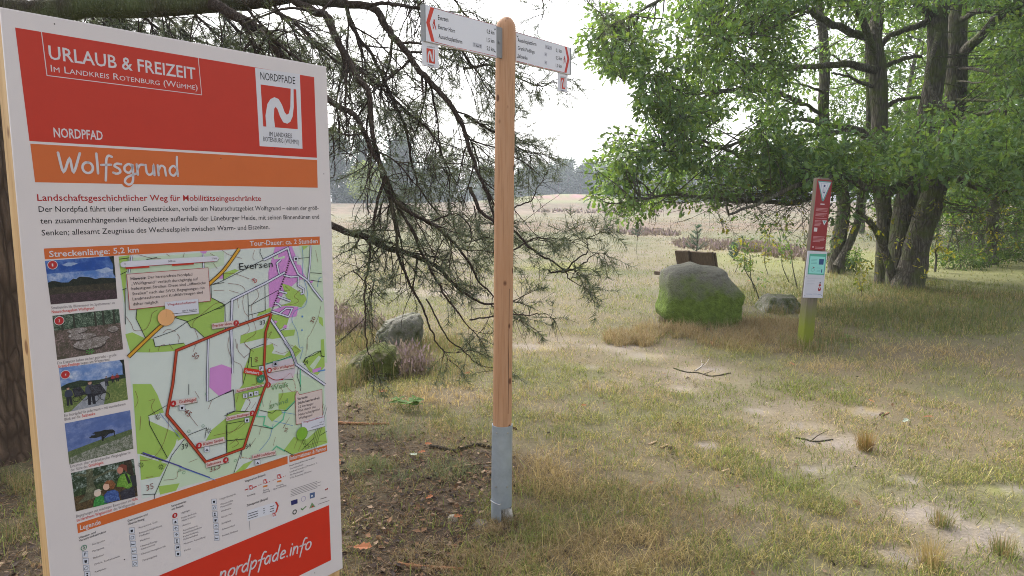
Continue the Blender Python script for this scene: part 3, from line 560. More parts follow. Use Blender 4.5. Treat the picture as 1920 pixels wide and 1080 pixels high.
plate([(472, 574), (808, 540), (818, 688), (484, 722)], (212, 212, 226), None, 17); s.text('Wegebeschaffenheit:', (498, 610), (792, 582), 22, DRED, 18, .01); s.text('100 % Asphalt', (648, 672), (798, 655), 18, (60, 60, 70), 18); s.line([(560, 692), (798, 664)], .0009, K, 19)
s.disc(487, 730, .0205, (120, 110, 90), 17.5, 32); s.disc(486, 728, .0202, (230, 172, 118), 18, 32); s.line([(487, 638), (486, 725)], .0006, (205, 150, 100), 19); s.line([(548, 692), (600, 690)], .0014, (60, 40, 30), 19)
stop('7', 'Everser Horn', [(1187, 800), (1335, 778), (1340, 808), (1190, 830)], (1192, 820), (1302, 806), (1324, 797), z2)
stop('1', 'NSG Wolfsgrund', [(385, 248), (640, 203), (645, 240), (390, 290)], (442, 264), (636, 227), (411, 266), zd)
stop('2', 'Aussichtsplattform', [(105, 440), (360, 392), (362, 408), (104, 474)], (108, 468), (342, 412), (401, 400), zd)
stop('3', 'Granit-Findlinge', [(12, 692), (250, 640), (262, 676), (14, 732)], (16, 722), (222, 676), (253, 660), zd)
stop('6', 'Grabhügel', [(960, 92), (1100, 72), (1105, 100), (965, 125)], (1002, 108), (1096, 94), (970, 109), z3)
stop('5', 'Kleine Senke', [(1100, 330), (1258, 295), (1262, 325), (1105, 360)], (1140, 345), (1250, 318), (1115, 345), z3)
stop('4', 'Salzsenke', [(1153, 442), (1278, 408), (1282, 438), (1156, 470)], (1158, 462), (1240, 440), (1265, 426), z3)
s.z = z3; plate([(1412, 398), (1545, 370), (1548, 396), (1415, 424)]); s.text('Laubfroschbiotop', (1416, 416), (1542, 390), 16, DRED, 15, .008)
s.z = zd; s.poly([(183, 240), (318, 260), (320, 246), (352, 298), (305, 328), (307, 312), (172, 290)], (206, 52, 34), 15); s.text('Standort', (184, 284), (314, 303), 26, WHT, 16, .015); s.disc(331, 342, .0118, (60, 132, 96), 15); s.text('S1', (318, 356), (346, 350), 20, WHT, 16, .01)
def icon(x, y, w, L=15, kind=0, bg=(212, 214, 228), fg=(34, 34, 48)):
    s.poly([(x - w, y - w), (x + w, y - w * 1.15), (x + w * 1.05, y + w * .9), (x - w * .95, y + w)], (110, 120, 140), L - .4)
    s.poly([(x - w * .9, y - w * .88), (x + w * .9, y - w * 1.02), (x + w * .94, y + w * .8), (x - w * .85, y + w * .9)], bg, L)
    if kind == 0: s.disc(x, y, .0022 * w / 18, fg, L + 1, 12); s.poly([(x - w * .6, y + w * .4), (x + w * .5, y + w * .2), (x + w * .5, y + w * .5), (x - w * .6, y + w * .6)], fg, L + 1)
    elif kind == 1: s.poly([(x - w * .5, y - w * .6), (x + w * .4, y - w * .6), (x, y), (x + w * .5, y + w * .6), (x - w * .5, y + w * .6), (x - w * .1, y)], fg, L + 1)
    elif kind == 2: s.poly([(x - w * .5, y - w * .3), (x + w * .5, y - w * .45), (x + w * .3, y + w * .5), (x - w * .35, y + w * .55)], fg, L + 1)
    elif kind == 3: s.line([(x - w * .6, y + w * .1), (x, y - w * .5), (x + w * .6, y)], .0012, fg, L + 1); s.line([(x - w * .1, y - w * .3), (x, y + w * .5)], .0012, fg, L + 1)
    elif kind == 4: s.ring(x, y, .0032 * w / 18, .001, fg, L + 1)
    elif kind == 5: s.line([(x - w * .6, y + w * .2), (x + w * .6, y - w * .05)], .002, fg, L + 1); s.line([(x - w * .55, y - w * .3), (x - w * .5, y + w * .4)], .001, fg, L + 1)
icon(336, 250, 22, kind=9); s.text('P', (328, 262), (345, 259), 24, (34, 40, 60), 17, .015)
icon(466, 202, 21); icon(188, 500, 21, kind=1); icon(239, 487, 21); icon(290, 476, 21, kind=3); icon(205, 724, 22, kind=2)
s.z = zc; icon(690, 203, 20, kind=2); s.z = z3; icon(1020, 132, 16, kind=2); icon(1160, 366, 16); icon(1445, 440, 15); s.z = z2; icon(1545, 1025, 14)
s.z = zd; plate([(650, 498), (665, 455), (690, 490), (895, 440), (900, 720), (658, 762)], BOX, DRED)
for tx, a, b, bo in (('Variante', (668, 540), (762, 517), .015), ('(nicht barrierefrei)', (674, 578), (872, 527), .015), ('1,2 km langer', (676, 614), (818, 578), 0), ('Pfad durch das', (678, 648), (836, 608), 0), ('Naturschutzgebiet', (680, 684), (876, 630), 0), ('Wolfsgrund', (682, 718), (805, 685), 0)): s.text(tx, a, b, 22, (60, 54, 58), 15, bo)
plate([(706, 738), (914, 676), (922, 778), (712, 836)], (212, 212, 226), None, 17); s.text('Wegebeschaffenheit', (722, 752), (908, 696), 16, DRED, 18, .01); s.text('100 %', (872, 752), (910, 740), 12, (60, 60, 70), 18); s.text('natürliche Wege', (795, 795), (912, 760), 12, (60, 60, 70), 18)
s.disc(711, 848, .0192, (90, 120, 60), 17.5, 32); s.disc(710, 845, .019, (128, 178, 58), 18, 32); s.line([(710, 782), (710, 843)], .0006, (150, 200, 90), 19)
s.build('map_lettering', board)
# ---- photographs printed on the board
def photo(quad):
    s = Sheet(bp); (x0, y0), (x1, y1), (x2, y2), (x3, y3) = quad
    q = lambda a, b: ((x0 * (1 - a) + x1 * a) * (1 - b) + (x3 * (1 - a) + x2 * a) * b, (y0 * (1 - a) + y1 * a) * (1 - b) + (y3 * (1 - a) + y2 * a) * b)
    s.q = lambda pts, c, L: s.poly([q(*p_) for p_ in pts], c, L); s.q1 = q
    return s
def pband(s, b0, b1, c0, c1, L, n=6):
    for i in range(n):
        t0, t1 = i / n, (i + 1) / n; c = tuple(int(c0[k] + (c1[k] - c0[k]) * (i + .5) / n) for k in range(3)); s.q([(0, b0 + (b1 - b0) * t0), (1, b0 + (b1 - b0) * t0), (1, b0 + (b1 - b0) * t1), (0, b0 + (b1 - b0) * t1)], c, L)
def blob(s, x, y, rx, ry, c, L, seed, n=14, jag=.3):
    r = random.Random(seed); s.q([(min(1, max(0, x + rx * math.cos(i / n * 6.283) * (1 - jag * r.random()))), min(1, max(0, y + ry * math.sin(i / n * 6.283) * (1 - jag * r.random())))) for i in range(n)], c, L)
def speck(s, n, x0, x1, y0, y1, r0, r1, cols, L, seed):
    r = random.Random(seed)
    for i in range(n): blob(s, r.uniform(x0, x1), r.uniform(y0, y1), r.uniform(r0, r1), r.uniform(r0, r1) * .8, r.choice(cols), L + i * .02, seed + i, 7, .4)
def fig(s, x, y, h, top, leg, hair, L, face=(190, 150, 132), bend=0):   # a small walker in the printed picture
    w_ = h * .5 * .62
    s.q([(x - w_ * .30, y + h * .48), (x - w_ * .34, y + h), (x - w_ * .08, y + h), (x, y + h * .6), (x + w_ * .1, y + h), (x + w_ * .36, y + h), (x + w_ * .3, y + h * .48)], leg, L)
    s.q([(x - w_ * .42, y + h * .26), (x - w_ * .2, y + h * .17), (x + w_ * .2, y + h * .17), (x + w_ * .45, y + h * .27), (x + w_ * .52, y + h * .5), (x + w_ * .3, y + h * .54), (x - w_ * .32, y + h * .54), (x - w_ * .5, y + h * .48)], top, L + 1)
    blob(s, x + bend, y + h * .09, h * .055, h * .085, face, L + 2, 3, 12, .05); s.q([(x - h * .05 + bend, y + h * .08), (x - h * .04 + bend, y + h * .01), (x + h * .03 + bend, y), (x + h * .055 + bend, y + h * .05), (x + h * .02 + bend, y + h * .06)], hair, L + 3)
SKY = lambda a, b_: pmn(a, b_, 16, .42, .66, (1, 1, 2.2))
s = photo([(84, 489), (213, 480), (220, 560), (95, 571)]); s.q([(0, 0), (1, 0), (1, .3), (0, .3)], SKY((36, 80, 166), (120, 154, 212)), 1); s.q([(0, .3), (1, .3), (1, .56), (0, .56)], SKY((84, 126, 198), (206, 212, 228)), 1); s.q([(0, .56), (1, .56), (1, .78), (0, .78)], pmn((52, 50, 44), (92, 82, 66), 110), 1); s.q([(0, .78), (1, .78), (1, 1), (0, 1)], pmn((58, 48, 50), (104, 78, 92), 120), 1)
blob(s, .35, .12, .13, .05, SKY((150, 172, 214), (206, 212, 228)), 2, 1, 18, .5); blob(s, .85, .32, .15, .07, SKY((150, 172, 214), (212, 216, 230)), 2, 2, 18, .5)
s.q([(0, .5), (.06, .47), (.12, .48), (.2, .52), (.3, .53), (.38, .45), (.42, .47), (.47, .42), (.55, .43), (.62, .45), (.7, .5), (.8, .48), (.9, .5), (1, .52), (1, .62), (0, .62)], pmn((24, 32, 32), (56, 62, 50), 130), 3); s.q([(.93, 0), (1, 0), (1, .5), (.97, .4), (.98, .2)], pmn((24, 32, 32), (56, 62, 50), 130), 4); s.build('photo_print', board)
s = photo([(98, 592), (223, 579), (231, 655), (107, 675)]); s.q([(0, 0), (1, 0), (1, .34), (0, .34)], pmn((40, 60, 46), (150, 168, 150), 90), 1); s.q([(0, .34), (1, .34), (1, 1), (0, 1)], pmn((84, 78, 66), (156, 130, 134), 80), 1)
for x in (.12, .3, .62, .74, .9): s.q([(x, 0), (x + .025, 0), (x + .03, .36), (x - .005, .36)], (54, 56, 48), 2)
RK = pmn((120, 110, 106), (204, 196, 198), 100)
for x, y, rx, ry in ((.35, .4, .17, .07), (.42, .55, .22, .08), (.5, .74, .26, .15), (.88, .47, .09, .08), (.66, .66, .18, .07), (.28, .5, .1, .05)): blob(s, x, y + ry * .3, rx, ry, (66, 58, 56), 3 + y, int(x * 99), 16, .25); blob(s, x, y, rx, ry, RK, 4 + y, int(x * 99), 16, .25)
for k in range(7): a0 = k * .9; s.q([(.5, .92), (.5 + .075 * math.cos(a0), .92 + .07 * math.sin(a0)), (.5 + .06 * math.cos(a0 + .35), .92 + .06 * math.sin(a0 + .35))], (86, 150, 74), 6)
s.build('photo_print', board)
s = photo([(110, 690), (232, 674), (240, 749), (120, 774)]); s.q([(0, 0), (1, 0), (1, .42), (0, .46)], SKY((110, 144, 206), (220, 224, 236)), 1); s.q([(0, .46), (1, .42), (1, 1), (0, 1)], pmn((96, 118, 66), (150, 156, 96), 70), 1); s.q([(0, .42), (.1, .37), (.3, .34), (.42, .38), (.6, .40), (.8, .37), (1, .36), (1, .46), (0, .50)], pmn((36, 52, 44), (72, 88, 66), 110), 2)
s.q([(.1, 1), (.3, .8), (.62, .46), (.72, .46), (.66, .8), (.62, 1)], pmn((146, 150, 164), (176, 178, 188), 40), 3); s.q([(.93, 0), (1, 0), (1, .4), (.96, .34), (.97, .1)], pmn((24, 32, 32), (56, 62, 50), 130), 3)
for x, y, h, tp in ((.1, .44, .42, (58, 64, 84)), (.44, .38, .56, (70, 74, 92)), (.7, .34, .24, (60, 62, 74)), (.80, .32, .2, (150, 60, 64)), (.87, .31, .2, (140, 56, 60))): fig(s, x, y, h, tp, (40, 42, 54), (60, 48, 42), 4)
for x, y, h in ((.26, .5, .34), (.55, .5, .44)): s.q([(x - h * .3, y), (x + h * .1, y - .02), (x + h * .3, y + h * .5), (x - h * .2, y + h * .6)], pmn((34, 34, 44), (96, 98, 110), 120), 8); [s.luv(np.array([s.px(*s.q1(x + dx + h * .17 * math.cos(t_), y + h * .7 + h * .2 * math.sin(t_))) for t_ in np.linspace(0, 6.3, 14)]), .0013, (36, 36, 44), 9) for dx in (-h * .15, h * .22)]
s.build('photo_print', board)
s = photo([(121, 794), (244, 769), (250, 841), (130, 871)]); s.q([(0, 0), (1, 0), (1, .6), (0, .7)], SKY((92, 114, 176), (152, 164, 206)), 1); s.q([(0, .69), (.5, .58), (1, .49), (1, 1), (0, 1)], pmn((82, 100, 66), (120, 130, 92), 120), 2); s.q([(.02, .84), (.5, .72), (1, .62), (1, .97), (0, 1)], pmn((96, 106, 84), (186, 184, 180), 130, .42, .56), 3)
TR = pmn((30, 34, 38), (66, 70, 66), 140); blob(s, .56, .42, .2, .1, TR, 4, 5, 22, .5); blob(s, .44, .46, .1, .06, TR, 4.3, 8, 16, .5); blob(s, .68, .44, .08, .05, TR, 4.3, 9, 14, .5); s.q([(.53, .45), (.57, .45), (.555, .62), (.53, .62)], (36, 38, 44), 4.6); s.q([(.545, .55), (.63, .46), (.64, .48), (.555, .58)], (36, 38, 44), 4.6); s.q([(.72, .46), (.735, .44), (.74, .58), (.725, .59)], TR, 4.6); s.build('photo_print', board)
s = photo([(133, 887), (251, 860), (258, 930), (142, 959)]); s.q([(0, 0), (1, 0), (1, .62), (0, .62)], pmn((44, 62, 42), (190, 206, 202), 60, .45, .66), 1); s.q([(0, .5), (.2, .42), (.6, .46), (1, .4), (1, .7), (0, .7)], pmn((40, 56, 38), (104, 126, 84), 80), 2); s.q([(0, .62), (1, .6), (1, 1), (0, 1)], pmn((66, 54, 40), (120, 96, 66), 80), 3)
BK = pmn((80, 82, 64), (132, 138, 112), 60); s.q([(.04, .82), (.17, .66), (.22, .4), (.24, 0), (.34, 0), (.33, .4), (.38, .64), (.46, .74)], BK, 5); s.q([(.3, .22), (.45, .2), (.6, .14), (.82, .2), (.6, .19), (.44, .25), (.32, .32)], BK, 5); s.q([(.24, .2), (.1, .1), (.02, .12), (.1, .06), (.25, .12)], BK, 5); s.q([(.84, 0), (.95, 0), (1, .9), (.9, .9)], pmn((46, 42, 38), (86, 74, 62), 90), 5)
s.q([(.28, 1), (.30, .84), (.34, .76), (.42, .74), (.50, .82), (.50, 1)], pmn((48, 130, 62), (96, 176, 96), 70), 6); blob(s, .37, .67, .06, .085, (218, 196, 184), 7, 3, 14, .06); s.q([(.31, .66), (.33, .58), (.4, .56), (.44, .62), (.38, .62)], (206, 196, 186), 8)
s.q([(.46, .97), (.47, .76), (.53, .68), (.64, .68), (.70, .76), (.71, .98)], pmn((48, 76, 150), (110, 140, 196), 70), 6); blob(s, .52, .55, .055, .095, (216, 178, 160), 7, 4, 14, .06); s.q([(.49, .46), (.54, .40), (.62, .42), (.67, .54), (.63, .66), (.57, .62), (.56, .5)], pmn((120, 74, 48), (176, 120, 84), 80), 8)
s.q([(.68, .62), (.72, .42), (.78, .33), (.87, .34), (.96, .48), (.97, .66), (.86, .76), (.78, .66)], pmn((96, 146, 52), (150, 196, 90), 60), 6); s.q([(.72, .78), (.86, .72), (.95, .72), (.96, 1), (.74, 1)], pmn((42, 42, 56), (80, 80, 96), 70), 6); blob(s, .765, .21, .05, .1, (190, 130, 112), 7, 5, 14, .06); s.q([(.74, .1), (.80, .06), (.87, .12), (.87, .3), (.83, .24), (.80, .16)], (122, 66, 56), 8); s.q([(.83, .35), (.86, .34), (.91, .6), (.87, .62)], (46, 46, 46), 8); s.q([(.90, .42), (1, .44), (1, .72), (.93, .7)], (52, 54, 60), 8); s.build('photo_print', board)
s = Sheet(bp, z2); GR = (96, 88, 92)
s.text('Strahlendes lila Blütenmeer im Spätsommer im', (288, 720), (645, 690), 16, GR, 1); s.text('Naturschutzgebiet Wolfsgrund', (291, 743), (530, 720), 17, (200, 60, 50), 1, .012); s.text('Die Eiszeiten haben sie her gebracht – große', (323, 1030), (655, 982), 16, GR, 1); s.text('Granit-Findlinge', (327, 1050), (448, 1032), 17, (200, 60, 50), 1, .012); s.text('liegen am Wegesrand', (455, 1031), (615, 1008), 16, GR, 1)
s.z = z3; s.text('Ein Nordpfad für jedermann – mit wunderbarem', (361, 186), (706, 118), 16, GR, 1); s.text('Blick auf die', (363, 207), (452, 189), 16, GR, 1); s.text('Salzsenke', (460, 188), (536, 173), 17, (200, 60, 50), 1, .012); s.text('Einsamer, aber eindrucksvoller Wegbegleiter in', (396, 471), (733, 391), 16, GR, 1); s.text('der Nähe des', (398, 492), (492, 470), 16, GR, 1); s.text('Grabhügels', (498, 468), (582, 448), 17, (200, 60, 50), 1, .012)
s.text('Begegnungen mit mächtigen Baumriesen im', (429, 752), (735, 663), 16, GR, 1); s.text('nicht', (741, 660), (775, 650), 16, (200, 60, 50), 1, .012); s.text('barrierefreien Wegabschnitt', (432, 775), (632, 715), 17, (200, 60, 50), 1, .012); s.text('des Wolfsgrundes', (638, 713), (760, 677), 16, GR, 1)
s.z = (60, 460, 2.16)
for n_, x, y in (('1', 82, 79), ('3', 109, 305), ('4', 134, 523)): s.disc(x, y, .0098, WHT, 7); s.disc(x, y, .0086, (180, 44, 48), 8); s.text(n_, (x - 3, y + 6), (x + 3, y + 5.6), 11, WHT, 9, .012)
s.build('caption_text', board)
# ---- legend
s = Sheet(bp, zB); GL = (66, 62, 68)
def row(x, y, tx, x2, slope, cap=11, c=GL, bo=0): s.text(tx, (x, y), (x2, y - (x2 - x) * slope), cap, c, 1, bo)
for tx, x, y, x2 in (('Wander- und', 66, 568, 186), ('Verkehrsinfrastruktur', 68, 588, 262), ('Gastronomie und', 411, 447, 552), ('Übernachtung', 414, 470, 530), ('Sehenswertes', 720, 343, 826), ('und Freizeit', 722, 365, 806), ('Wegemarken (Beispiel)', 1238, 168, 1384), ('Zielwegweiser (Beispiel)', 1252, 338, 1402)): row(x, y, tx, x2, .36 if x < 300 else .34, 15, BLK, .014)
for tx, x, y, x2 in (('Startpunkt', 160, 612, 252), ('Parkplatz', 164, 660, 246), ('Bahnhof', 170, 708, 242), ('ÖPNV, Bushaltestelle', 174, 755, 358), ('Rastplatz', 180, 806, 262), ('Restaurant, Café', 490, 494, 622), ('Einkaufsmöglichkeit,', 494, 532, 656), ('Hofladen', 496, 552, 566), ('Melkhus', 500, 586, 566), ('Übernachtung,', 502, 626, 620), ('Gastronomie', 505, 645, 605), ('Übernachtungsbetrieb', 508, 680, 680), ('Campingplatz', 512, 726, 620),
                     ('Highlight', 788, 390, 854), ('Naturdenkmal,', 792, 424, 898), ('Naturerlebnis', 794, 444, 890), ('Aussicht', 798, 478, 856), ('Aussichtsturm,', 800, 514, 908), ('Aussichtsplattform', 802, 534, 935), ('Kulturdenkmal,', 804, 556, 912), ('Kulturerlebnis', 806, 576, 908), ('Museum, Ausstellung', 808, 608, 960), ('Kirche', 812, 655, 856), ('Hügel-/Steingrab', 1062, 292, 1174), ('Wassermühle,', 1066, 330, 1158), ('Motormühle', 1068, 348, 1146), ('Windmühle', 1070, 378, 1142), ('Garten, Park', 1072, 420, 1152), ('Spielplatz', 1074, 464, 1140), ('Schwimmbad', 1076, 506, 1166), ('Freibad, Badesee', 1080, 550, 1190),
                     ('Rundweg', 1254, 270, 1312), ('Zuweg,', 1366, 232, 1410), ('Abzweig', 1364, 248, 1416), ('Variante,', 1460, 200, 1512), ('Querverbindung', 1440, 222, 1532), ('Touristikverband', 1556, 78, 1650), ('Landkreis Rotenburg (Wümme) e. V.', 1556, 100, 1750), ('Am Pferdemarkt 1', 1556, 122, 1655), ('27356 Rotenburg (Wümme)', 1556, 144, 1708)): row(x, y, tx, x2, .34, 12)
row(1552, 56, 'Aktuelle Hinweise & Infos zu den Nordpfaden', 1735, .33, 10, BLK, .01)
s.disc(102, 628, .0066, (62, 130, 96), 2); s.disc(102, 628, .0050, PANEL, 3); s.text('S', (95, 637), (110, 633), 20, (40, 110, 76), 4, .014); s.disc(744, 401, .0066, (180, 44, 48), 2); s.text('1', (740, 409), (748, 407), 16, WHT, 4, .01)
for i, (x, y) in enumerate([(110, 676), (115, 724), (119, 773), (126, 818)]): icon(x, y, 21, 2, (9, 2, 4, 1)[i])
s.text('P', (101, 686), (118, 682), 22, (30, 40, 60), 4, .012)
for i, (x, y) in enumerate([(440, 508), (444, 557), (449, 604), (455, 650), (459, 696), (463, 742)]): icon(x, y, 20, 2, (2, 4, 5, 5, 5, 4)[i])
for i, (x, y) in enumerate([(747, 445), (751, 492), (755, 537), (759, 581), (763, 627), (767, 671)]): icon(x, y, 19, 2, (0, 3, 3, 1, 9, 2)[i])
s.text('M', (754, 636), (774, 631), 18, (30, 40, 60), 4, .016)
for i, (x, y) in enumerate([(1021, 303), (1024, 347), (1027, 392), (1031, 434), (1035, 477), (1037, 519), (1040, 561)]): icon(x, y, 18, 2, (2, 4, 1, 2, 3, 5, 5)[i])
for x, y, q in ((1281, 205, 1), (1382, 163, 0), (1480, 128, 0)):
    s.poly([(x - 15, y - 24), (x + 15, y - 32), (x + 16, y + 22), (x - 14, y + 30)], (220, 220, 228), 2); s.poly([(x - 13, y - 16), (x + 12, y - 22), (x + 13, y + 10), (x - 12, y + 17)], RED, 3); s.line([(x - 8, y + 14), (x - 6, y - 8), (x + 2, y + 5), (x + 8, y - 18)], .0022, (224, 220, 228), 4)
    if not q: s.poly([(x - 14, y + 28), (x + 16, y + 21), (x + 16, y + 33), (x - 14, y + 40)], (214, 130, 60), 3)
s.line([(1238, 222), (1262, 213)], .003, DRED, 2); s.line([(1298, 203), (1322, 195)], .003, DRED, 2); s.dots([(1338, 188), (1364, 178)], .0014, DRED, 2, .006); s.dots([(1400, 166), (1424, 157)], .0014, DRED, 2, .006); s.dots([(1438, 152), (1464, 142)], .0014, DRED, 2, .006); s.dots([(1497, 131), (1523, 122)], .0014, DRED, 2, .006)
s.poly([(1254, 368), (1462, 302), (1476, 330), (1462, 378), (1256, 440)], (218, 218, 230), 2); s.poly([(1450, 306), (1462, 302), (1478, 330), (1464, 378), (1452, 382), (1466, 334)], RED, 3)
for i, (a, b) in enumerate((('Guyhof', 1), ('Am Weg', 1), ('Horn', 1))): s.line([(1262, 390 + i * 17), (1330, 368 + i * 17)], .002, (60, 60, 70), 3); s.line([(1415, 340 + i * 17), (1445, 331 + i * 17)], .002, (60, 60, 70), 3); s.line([(1368, 352 + i * 16), (1378, 349 + i * 16)], .002, (60, 60, 70), 3)
s.line([(1270, 440), (1275, 505)], .0016, (150, 150, 160), 2); s.poly([(1430, 380), (1458, 371), (1460, 416), (1432, 424)], (218, 218, 230), 2); s.poly([(1433, 386), (1455, 379), (1457, 402), (1435, 409)], RED, 3); s.line([(1437, 405), (1440, 391), (1449, 400), (1452, 384)], .0018, (224, 220, 228), 4)
for i in range(5): s.line([(1562, 222 + i * 11), (1750 + 25 * (i % 2), 222 + i * 11 - 62 - 8 * (i % 2))], .0013, (110, 106, 110), 1)
s.poly([(1564, 298), (1610, 284), (1611, 315), (1566, 330)], (44, 44, 104), 2); s.ring(1652, 283, .0075, .0012, (140, 130, 180), 2); s.poly([(1696, 245), (1732, 235), (1733, 272), (1698, 283)], (80, 100, 140), 2); s.disc(1712, 262, .003, (214, 216, 226), 3)
s.ring(1590, 376, .006, .003, (60, 66, 60), 2); s.line([(1634, 352), (1646, 360), (1672, 335)], .0035, (90, 130, 80), 2); s.poly([(1692, 352), (1712, 308), (1736, 338)], (120, 150, 110), 2); s.poly([(1706, 346), (1716, 330), (1726, 341)], (190, 60, 50), 3); s.disc(1810, 218, .0026, (150, 40, 44), 2); s.disc(1820, 213, .0026, (150, 40, 44), 2); s.line([(1772, 285), (1815, 272)], .0022, (120, 110, 110), 2); s.line([(1755, 322), (1835, 295)], .0016, (120, 110, 110), 2)
s.build('legend', board)
# ---- web banner
s = Sheet(bp, zB); s.puv([(-.752, -1.3125), (uR, -1.3125), (uR, -1.492), (-.752, -1.492)], (206, 48, 28), 1); wb = s.build('web_banner', board)
s = Sheet(bp, zB); handwrite(s, 'nordpfade.info', (1052, 862), (1706, 632), 56, .0046, WHT, 2, .16); s.build('lettering', wb)
# small dirt specks on the laminate
s = Sheet(bp); 
for x, y in ((102, 45), (607, 326), (515, 279), (233, 1049), (414, 297), (590, 1074)): s.disc(x, y, .0016, (70, 64, 64), 2, 7)
s.build('dirt_specks', board)

# ------------------------------------------------------------------ fingerpost
b0 = G(940, 977); PB = np.array([b0[0], b0[1], h1(b0[0], b0[1])]); PT = P(948.5, 31, PB[1] + .01)
fp = empty('fingerpost', PB, 'peeled round wooden fingerpost in a galvanised ground sleeve with two white arrow signs', 'signpost')
pine_w = m_wood('peeled_larch', (.395, .205, .11), (.47, .27, .16), (.13, .05, .025), True, 1.0, None, .55)
pdir = (PT - PB); pl = np.linalg.norm(pdir); pdir /= pl
def along(t): return PB + pdir * t
g = Geo(); t0 = .46
ts = np.concatenate([np.linspace(t0, pl - .055, 30), [pl - .045, pl - .03, pl - .018, pl - .008, pl - .002, pl]])
rs = np.concatenate([np.full(30, .0462), [.0455, .041, .034, .025, .014, .003]])
tube(g, np.array([along(q) for q in ts]), rs, 40, bump=.03); post_o = g.build('post', pine_w, fp, True)
g = Geo()                                            # drying crack: a thin dark inlay running down the post
ph = [P(955, 540 + 8 * i, PB[1]) for i in range(30)]
crk = m_simple('drying_crack', (.05, .025, .012), .9)
cx_ = []
for q in ph:
    tt = (q - PB) @ pdir; o = along(tt); v_ = np.array([.62, -.785, 0]); cx_.append(o + v_ * .0463)
tube(g, np.array(cx_), .0012, 4); g.build('drying_crack', crk, post_o)
galv = m_simple('galvanised_steel', (.37, .42, .49), .48, .3, 16, .6, .5, .15)
g = Geo(); R1, R0 = .0515, .0475; KN = 64; top_z = .505
th = np.linspace(0, 2 * np.pi, KN, endpoint=False)
# the sleeve has a cut-out low on the camera's right side
front = np.arctan2(-PB[1], -PB[0])
def lowz(a):
    dd = (a - front + np.pi) % (2 * np.pi) - np.pi   # >0: counter-clockwise = right side seen from the camera
    return .085 if .0 < dd < 1.9 else -.25
for k in range(KN):
    a, b2 = th[k], th[(k + 1) % KN]; zl = lowz((a + .02)); rows = [zl, .2, .35, top_z]
    for r, fl in ((R1, False), (R0, True)):
        v = [along(z) + np.array([r * math.cos(q), r * math.sin(q), 0]) for z in rows for q in (a, b2)]
        f = [[2 * i, 2 * i + 1, 2 * i + 3, 2 * i + 2] for i in range(3)]; g.add(v, [x[::-1] for x in f] if fl else f)
    v = [along(z) + np.array([r * math.cos(q), r * math.sin(q), 0]) for z in (top_z, zl) for r in (R0, R1) for q in (a, b2)]
    g.add(v, [[0, 1, 3, 2], [4, 6, 7, 5]])
sl = g.build('ground_sleeve', galv, fp, False)
for p_ in sl.data.polygons: p_.use_smooth = False
g = Geo()
for a in (-.55, .55):
    for z in (.475, .2):
        q = front + a; c = along(z) + np.array([math.cos(q), math.sin(q), 0]) * R1; n_ = np.array([math.cos(q), math.sin(q), 0]); tube(g, np.array([c - n_ * .002, c + n_ * .003, c + n_ * .004]), [.005, .005, .001], 10, cap=True)
g.build('bolt', sc_g, sl)
g = Geo(); q = front - .75; c = along(.115); pts = [c + np.array([math.cos(front + w_), math.sin(front + w_), 0]) * (R1 + .004) + np.array([0, 0, dz]) for w_, dz in ((-1.25, .012), (-1.2, .002), (-.6, 0), (-.15, -.004), (-.05, .004))]
tube(g, spline(pts, 4), .0028, 6); g.build('wire_clip', sc_g, sl)
def finger(O, az, roll, L, Hh, zoom, left):
    a = rad(az); ro = rad(roll); d = np.array([math.sin(a) * math.cos(ro), math.cos(a) * math.cos(ro), math.sin(ro)]); u = np.array([-math.sin(a) * math.sin(ro), -math.cos(a) * math.sin(ro), math.cos(ro)])
    pl_ = Plane(O, d, u); ax = np.stack([d, pl_.n, u])
    g = Geo(); c = pl_.to3(np.array([[L / 2, -Hh / 2]]), -.009)[0]; box(g, c, ax, (L / 2, .009, Hh / 2), bev=.0015); o = g.build('finger_sign', m_simple('sign_white', A(214, 214, 224, 1.5), .4, .02), fp)
    o['label'] = 'arrow sign pointing left, three destinations' if left else 'arrow sign pointing right, three destinations'
    return pl_, o, ax
EDGE = m_simple('anodised_edge', (.23, .235, .25), .5, .08, 20, .2)
# left
pL, oL, axL = finger((-.3515, 2.8937, 2.3868), 39.77, .136, .4398, .143, None, True)
g = Geo(); box(g, pL.to3(np.array([[-.0015, -.0715]]), -.0100)[0], axL, (.003, .0125, .0725), bev=.0008); g.build('edge_strip', EDGE, oL)
zp = (770, 0, 6); s = Sheet(pL, zp)
s.poly([(222, 78), (266, 90), (214, 256), (270, 474), (232, 465), (174, 252)], (208, 62, 40), 1); s.line([(266, 92), (958, 284)], .0022, (150, 60, 60), 1); s.line([(270, 472), (420, 510)], .0026, (170, 50, 50), 1); s.line([(820, 602), (958, 634)], .0026, (170, 50, 50), 1)
s.build('arrow_marking', oL)
s = Sheet(pL, zp); s.text('Eversen', (308, 222), (424, 246), 52, BLK, 1, .016); s.text('Everser Horn', (311, 322), (498, 372), 48, BLK, 1, .016); s.text('Aussichtsplattform', (313, 428), (580, 494), 48, BLK, 1, .016)
for tx, y in (('0,8 km', 374), ('1,5 km', 470), ('5,0 km', 564)): s.text(tx, (856, y), (942, y + 16), 46, BLK, 1, .016)
s.text('Gemeinde Ahausen', (412, 518), (630, 562), 12, (190, 90, 90), 1) if False else None
s.line([(416, 512), (508, 532)], .003, (205, 130, 130), 1); s.line([(520, 538), (630, 560)], .003, (205, 130, 130), 1); s.line([(662, 566), (815, 600)], .003, (205, 130, 130), 1)
s.poly([(698, 474), (800, 500), (800, 548), (698, 524)], (190, 190, 204), 1); s.text('T', (708, 512), (722, 515), 24, BLK, 2, .01); s.disc(742, 508, .002, BLK, 2); s.line([(735, 516), (765, 526)], .003, BLK, 2); s.line([(774, 515), (784, 508), (795, 520)], .0016, BLK, 2); s.line([(785, 510), (785, 538)], .0016, BLK, 2)
